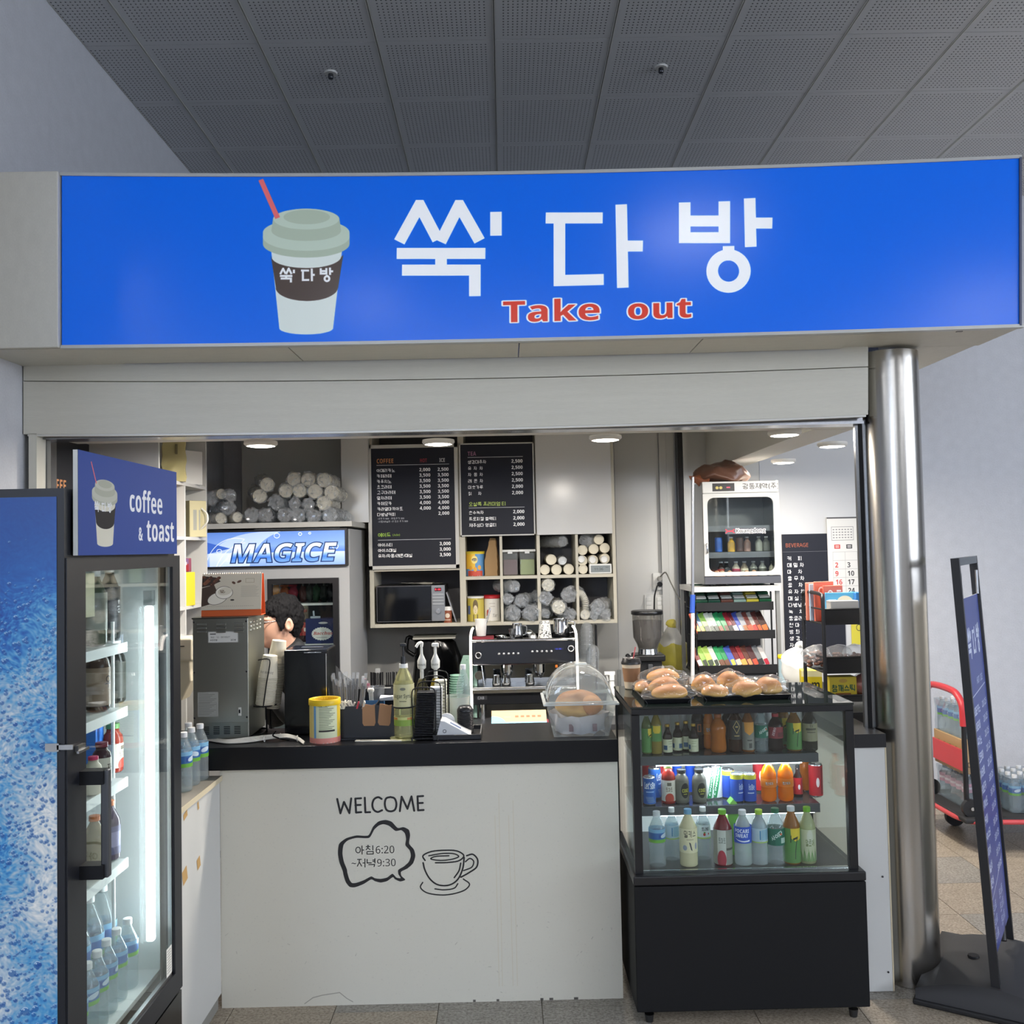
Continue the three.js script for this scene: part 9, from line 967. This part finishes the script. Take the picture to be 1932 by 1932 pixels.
  const gl = put('glasses', [-1, 1].flatMap((s) => [new THREE.TorusGeometry(0.021, 0.0015, 6, 22).scale(1, 0.85, 1).rotateY(PI / 2).translate(-0.108, hh + 0.0, s * 0.034), bar([-0.106, hh + 0.006, s * 0.055], [0.012, hh + 0.012, s * 0.087], 0.0014, 6)]).concat(bar([-0.111, hh + 0.002, -0.014], [-0.111, hh + 0.002, 0.014], 0.0014, 6)), M('#8f8d92', 0.25, 0.9), t); for (const s of [-1, 1]) put('lens', rotY(new THREE.CircleGeometry(0.02, 20).scale(1, 0.85, 1), -PI / 2).translate(-0.108, hh, s * 0.034), paneMat, gl);
  for (const s of [-1, 1]) put('eye', ball(0.009, -0.088, hh + 0.002, s * 0.034, 0.7, 12), M('#2a2320', 0.2), t);
  const jacket = (x, y, z) => { let d = cap(x, y, z, [0.27, 0.98, 0], [0.19, sh - 0.12, 0], 0.15, 0.15); d = smin(d, cap(x, y, z, [0.14, sh - 0.03, -0.13], [0.14, sh - 0.03, 0.13], 0.085, 0.085), 0.1); d = smin(d, cap(x, y, z, [0.085, sh - 0.0, 0], [0.06, sh + 0.1, 0], 0.09, 0.07), 0.04); for (const s of [-1, 1]) { d = smin(d, cap(x, y, z, [0.14, sh - 0.05, s * 0.19], [0.04, sh - 0.26, s * 0.24], 0.068, 0.055), 0.05); d = smin(d, cap(x, y, z, [0.04, sh - 0.26, s * 0.24], [-0.12, 1.125, s * 0.17], 0.055, 0.04), 0.03); } return d + 0.006 * noise.noise(x * 16, y * 16, z * 16); };
  put('jacket', march(jacket, [0.05, 1.1, 0], 0.5, 84), M('#1e2024', 0.8), t);
  const legs = (x, y, z) => { let d = cap(x, y, z, [0.29, 0.98, -0.06], [0.29, 0.98, 0.06], 0.13, 0.13); for (const s of [-1, 1]) { d = smin(d, cap(x, y, z, [0.29, 0.92, s * 0.09], [0.24, 0.5, s * 0.1], 0.095, 0.065), 0.05); d = smin(d, cap(x, y, z, [0.24, 0.5, s * 0.1], [0.28, 0.1, s * 0.1], 0.065, 0.05), 0.03); } return d; };
  put('trousers', march(legs, [0.27, 0.56, 0], 0.56, 72), M('#2a2c33', 0.85), t); for (const s of [-1, 1]) put('shoe', wobble(new THREE.SphereGeometry(0.5, 18, 12).scale(0.27, 0.1, 0.1).translate(0.23, 0.05, s * 0.1), 0.002, 20, 1), M('#1a1a1c', 0.5), t);
}
// ================= outside, by the column =================
{ // leaning banner in a weighted base
  const b = onY(1879, 1862, 0.1), th = 0.983, t = thing('banner_stand', 'slim blue price banner leaning in a black frame', 'banner', [b.x, 0.098, b.z], null, th), w = 0.5, h = 1.6, fr = M('#1d1e22', 0.4), tl = -0.052;
  const g = new THREE.Group(); g.name = 'leaning_frame'; g.rotation.x = tl; t.add(g);
  put('side_bar', box(0.024, h, 0.03, 0, h / 2, 0), fr, g); put('side_bar', box(0.024, h, 0.03, w, h / 2, 0), fr, g); put('top_bar', box(w - 0.026, 0.03, 0.03, w / 2, h - 0.015, 0), M('#6d7478', 0.4, 0.6), g);
  const c = canvas(480, 1400), k = c.getContext('2d'); k.fillStyle = '#33448c'; k.fillRect(0, 0, 480, 1400); shopName(k, (x, y) => [60 + x * 0.5, 120 + y * 0.7], 16, '#c9d2e6'); write(k, 'HOT   ICE', 210, 330, 40, { color: '#aab6d6' }); k.strokeStyle = '#c9d2e6'; k.lineWidth = 4; k.beginPath(); k.moveTo(30, 400); k.lineTo(450, 385); k.moveTo(30, 1200); k.quadraticCurveTo(260, 1180, 450, 1120); k.stroke(); ['아메리카노', '카페라떼', '카푸치노', '초코라떼', '말차라떼', '카페모카', '마끼아또', '냉커피', '아이스티', '유자차', '매실차', '레몬차'].forEach((s, i) => { write(k, s, 34, 440 + i * 62, 40, { color: '#c9d2e6', weight: 0.13 }); write(k, i < 5 ? '2.0  2.5' : '3.0  3.5', 300, 440 + i * 62, 40, { color: '#c9d2e6' }); }); for (let i = 0; i < 6; i++) write(k, '토스트', 40 + (i % 2) * 220, 1220 + (i / 2 | 0) * 54, 40, { color: '#aab6d6', weight: 0.12 });
  put('banner_print', plane(w - 0.05, 1.34, w / 2, h - 0.16 - 0.67, 0.006), new THREE.MeshPhysicalMaterial({ map: texOf(c), roughness: 0.35, side: THREE.DoubleSide }), g); put('banner_back', box(w - 0.05, 1.34, 0.004, w / 2, h - 0.83, 0.002), M('#c2c6ca', 0.6), g); put('brace', bar([w * 0.62, 0.06, -0.0], [w * 0.95, 0.3, -0.02], 0.012), fr, g);
  for (const x of [0.016, w - 0.016]) put('spring', bar([x, h - 0.16, 0.006], [x, h - 0.06, 0.01], 0.006), steel, g);
  const gm = new THREE.BoxGeometry(0.62, 0.12, 0.5, 6, 2, 6).translate(0.24, -0.038, -0.02), q = gm.attributes.position; for (let i = 0; i < q.count; i++) { const x = q.getX(i) - 0.24, y = q.getY(i), z = q.getZ(i) + 0.02; if (y > 0) { q.setX(i, 0.24 + x * 0.86); q.setZ(i, z * 0.76 - 0.02); q.setY(i, y - 0.03 * (Math.abs(z) / 0.25) ** 2 - 0.02 * (Math.abs(x) / 0.31) ** 3); } } gm.computeVertexNormals(); const tk = put('water_tank_base', gm, M('#333335', 0.6), t); put('foot_lip', rbox(0.64, 0.022, 0.52, 0.008, 0.24, -0.087, -0.02), M('#1d1d1f', 0.6), tk); put('filler_cap', cyl(0.022, 0.02, 0.006, 0.2, 0.018, -0.1), blackMat, tk);
}
{ // platform trolley with water packs and a carton
  const x0 = 2.55, x1 = 3.63, zA = -5.3, zB = -5.95, y = 0.2, red = M('#b8333a', 0.4), t = thing('platform_trolley', 'red-edged platform trolley loaded with water and a carton', 'trolley');
  put('platform', rbox(x1 - x0, 0.03, zA - zB, 0.012, (x0 + x1) / 2, y - 0.015, (zA + zB) / 2), M('#242426', 0.7), t); put('edge_band', tube([[x0 + 0.12, y - 0.02, zA], [x1, y - 0.02, zA], [x1, y - 0.02, zB], [x0 + 0.08, y - 0.02, zB], [x0, y - 0.02, zB + 0.1], [x0, y - 0.02, zA - 0.14], [x0 + 0.03, y - 0.02, zA - 0.05]], 0.014, 80, 8, true), M('#c4484c', 0.4), t);
  const hx = x0 + 0.05; for (const z of [zA - 0.08, zB + 0.08]) { put('post', bar([hx, y, z], [hx, 0.74, z], 0.014, 12), M('#1c1c1f', 0.35), t); const hb = put('hinge', rotX(cyl(0.05, 0.05, 0.03), PI / 2), M('#17181b', 0.35), t, [hx + 0.01, y + 0.045, z + 0.01]); put('bolt', rotX(cyl(0.01, 0.01, 0.01), PI / 2), chrome, hb, [0, 0, 0.03]); }
  put('handle', tube([[hx, 0.7, zA - 0.08], [hx, 0.82, zA - 0.09], [hx, 0.88, zA - 0.17], [hx, 0.89, (zA + zB) / 2], [hx, 0.88, zB + 0.17], [hx, 0.82, zB + 0.09], [hx, 0.7, zB + 0.08]], 0.02, 60, 10), red, t); put('front_panel', box(0.012, 0.12, zA - zB - 0.19, hx, 0.5, (zA + zB) / 2), red, t);
  for (const x of [x0 + 0.2, x1 - 0.15]) for (const z of [zA - 0.1, zB + 0.1]) { const cs = put('caster_fork', rbox(0.05, 0.06, 0.06, 0.006, x, 0.145, z), M('#7c2a2e', 0.5), t); put('wheel', rotX(cyl(0.058, 0.058, 0.03), PI / 2).translate(x, 0.0585, z - 0.015), M('#1a1a1c', 0.6), cs); }
  const pack = (name, text, xs, zs, y0, h, r, lab, G, cc) => { let first; for (const x of xs) for (const z of zs) { if (!first) { first = thing(name, text, 'bottle', [x, y0, z], G); fillBottle(first, { r, h, body: water, cap: cc, lab: [0.46, 0.72, lab, clearPrint] }); } else copyOf(first, [x, y0, z]); } const wx = xs[xs.length - 1] - xs[0] + 2 * r + 0.008, wz = Math.abs(zs[zs.length - 1] - zs[0]) + 2 * r + 0.008, o = thing('shrink_film', 'shrink film around the ' + G, 'film', [(xs[0] + xs[xs.length - 1]) / 2, y0, (zs[0] + zs[zs.length - 1]) / 2]); put('film', wobble(new THREE.BoxGeometry(wx, h * 0.92, wz, 10, 8, 10).translate(0, h * 0.47, 0), 0.008, 20, xs[0] * 9, 0.01), M('#e4e9ec', 0.1, 0, { transmission: 0.94, thickness: 0, side: THREE.DoubleSide }), o); };
  const zs = [-5.52, -5.59, -5.66, -5.73, -5.8], cx = 2.71, pink = band('#d9a8b8', (k) => { k.fillStyle = '#f0e4ea'; k.fillRect(0, 50, 256, 30); });
  pack('pink_label_bottle', 'pink-labelled water bottle under the carton on the trolley', [cx - 0.034, cx + 0.034], zs, y + 0.001, 0.2, 0.031, pink, 'pink-labelled bottles on the trolley', capW);
  const bx = thing('carton', 'brown cardboard carton on the trolley', 'carton', [cx, y + 0.202, -5.66]); put('carton_body', rbox(0.15, 0.2, 0.36, 0.004, 0, 0.1, 0), M('#a68a64', 0.8), bx); put('front_print', toRect(plane(0.14, 0.19, 0, 0.1, 0.181), label(128, 160, (k) => { k.fillStyle = '#4a4238'; k.fillRect(40, 36, 60, 12); k.fillStyle = '#17171a'; k.fillRect(36, 62, 26, 10); k.fillStyle = '#7a6a50'; k.fillRect(30, 80, 60, 3); k.strokeStyle = '#2a2620'; k.lineWidth = 3; k.strokeRect(24, 108, 84, 20); k.fillStyle = '#4a4238'; k.fillRect(40, 138, 50, 8); }, '#a98d67')), printMat, bx); put('side_print', toRect(plane(0.35, 0.19), label(192, 96, (k) => { k.fillStyle = '#33456e'; for (let i = 0; i < 4; i++) k.fillRect(20 + i * 40, 52, 30, 14); k.fillStyle = '#6d5a40'; for (let i = 0; i < 4; i++) k.fillRect(28 + i * 40, 24, 12, 10); }, '#a88b64')), printMat, bx, [-0.076, 0.1, 0], [0, -PI / 2, 0]);
  pack('water_bottle', 'water bottle in the pack on top of the carton', [cx - 0.034, cx + 0.034], zs, y + 0.403, 0.2, 0.031, LB.water, 'water bottles on the carton', capW);
  pack('water_bottle', 'water bottle in the pack beside the carton on the trolley', [2.9, 2.97, 3.04, 3.11], [-5.42, -5.49, -5.56, -5.63], y + 0.001, 0.21, 0.033, LB.water, 'water bottles beside the carton', capW);
}
renderer.render(scene, camera);
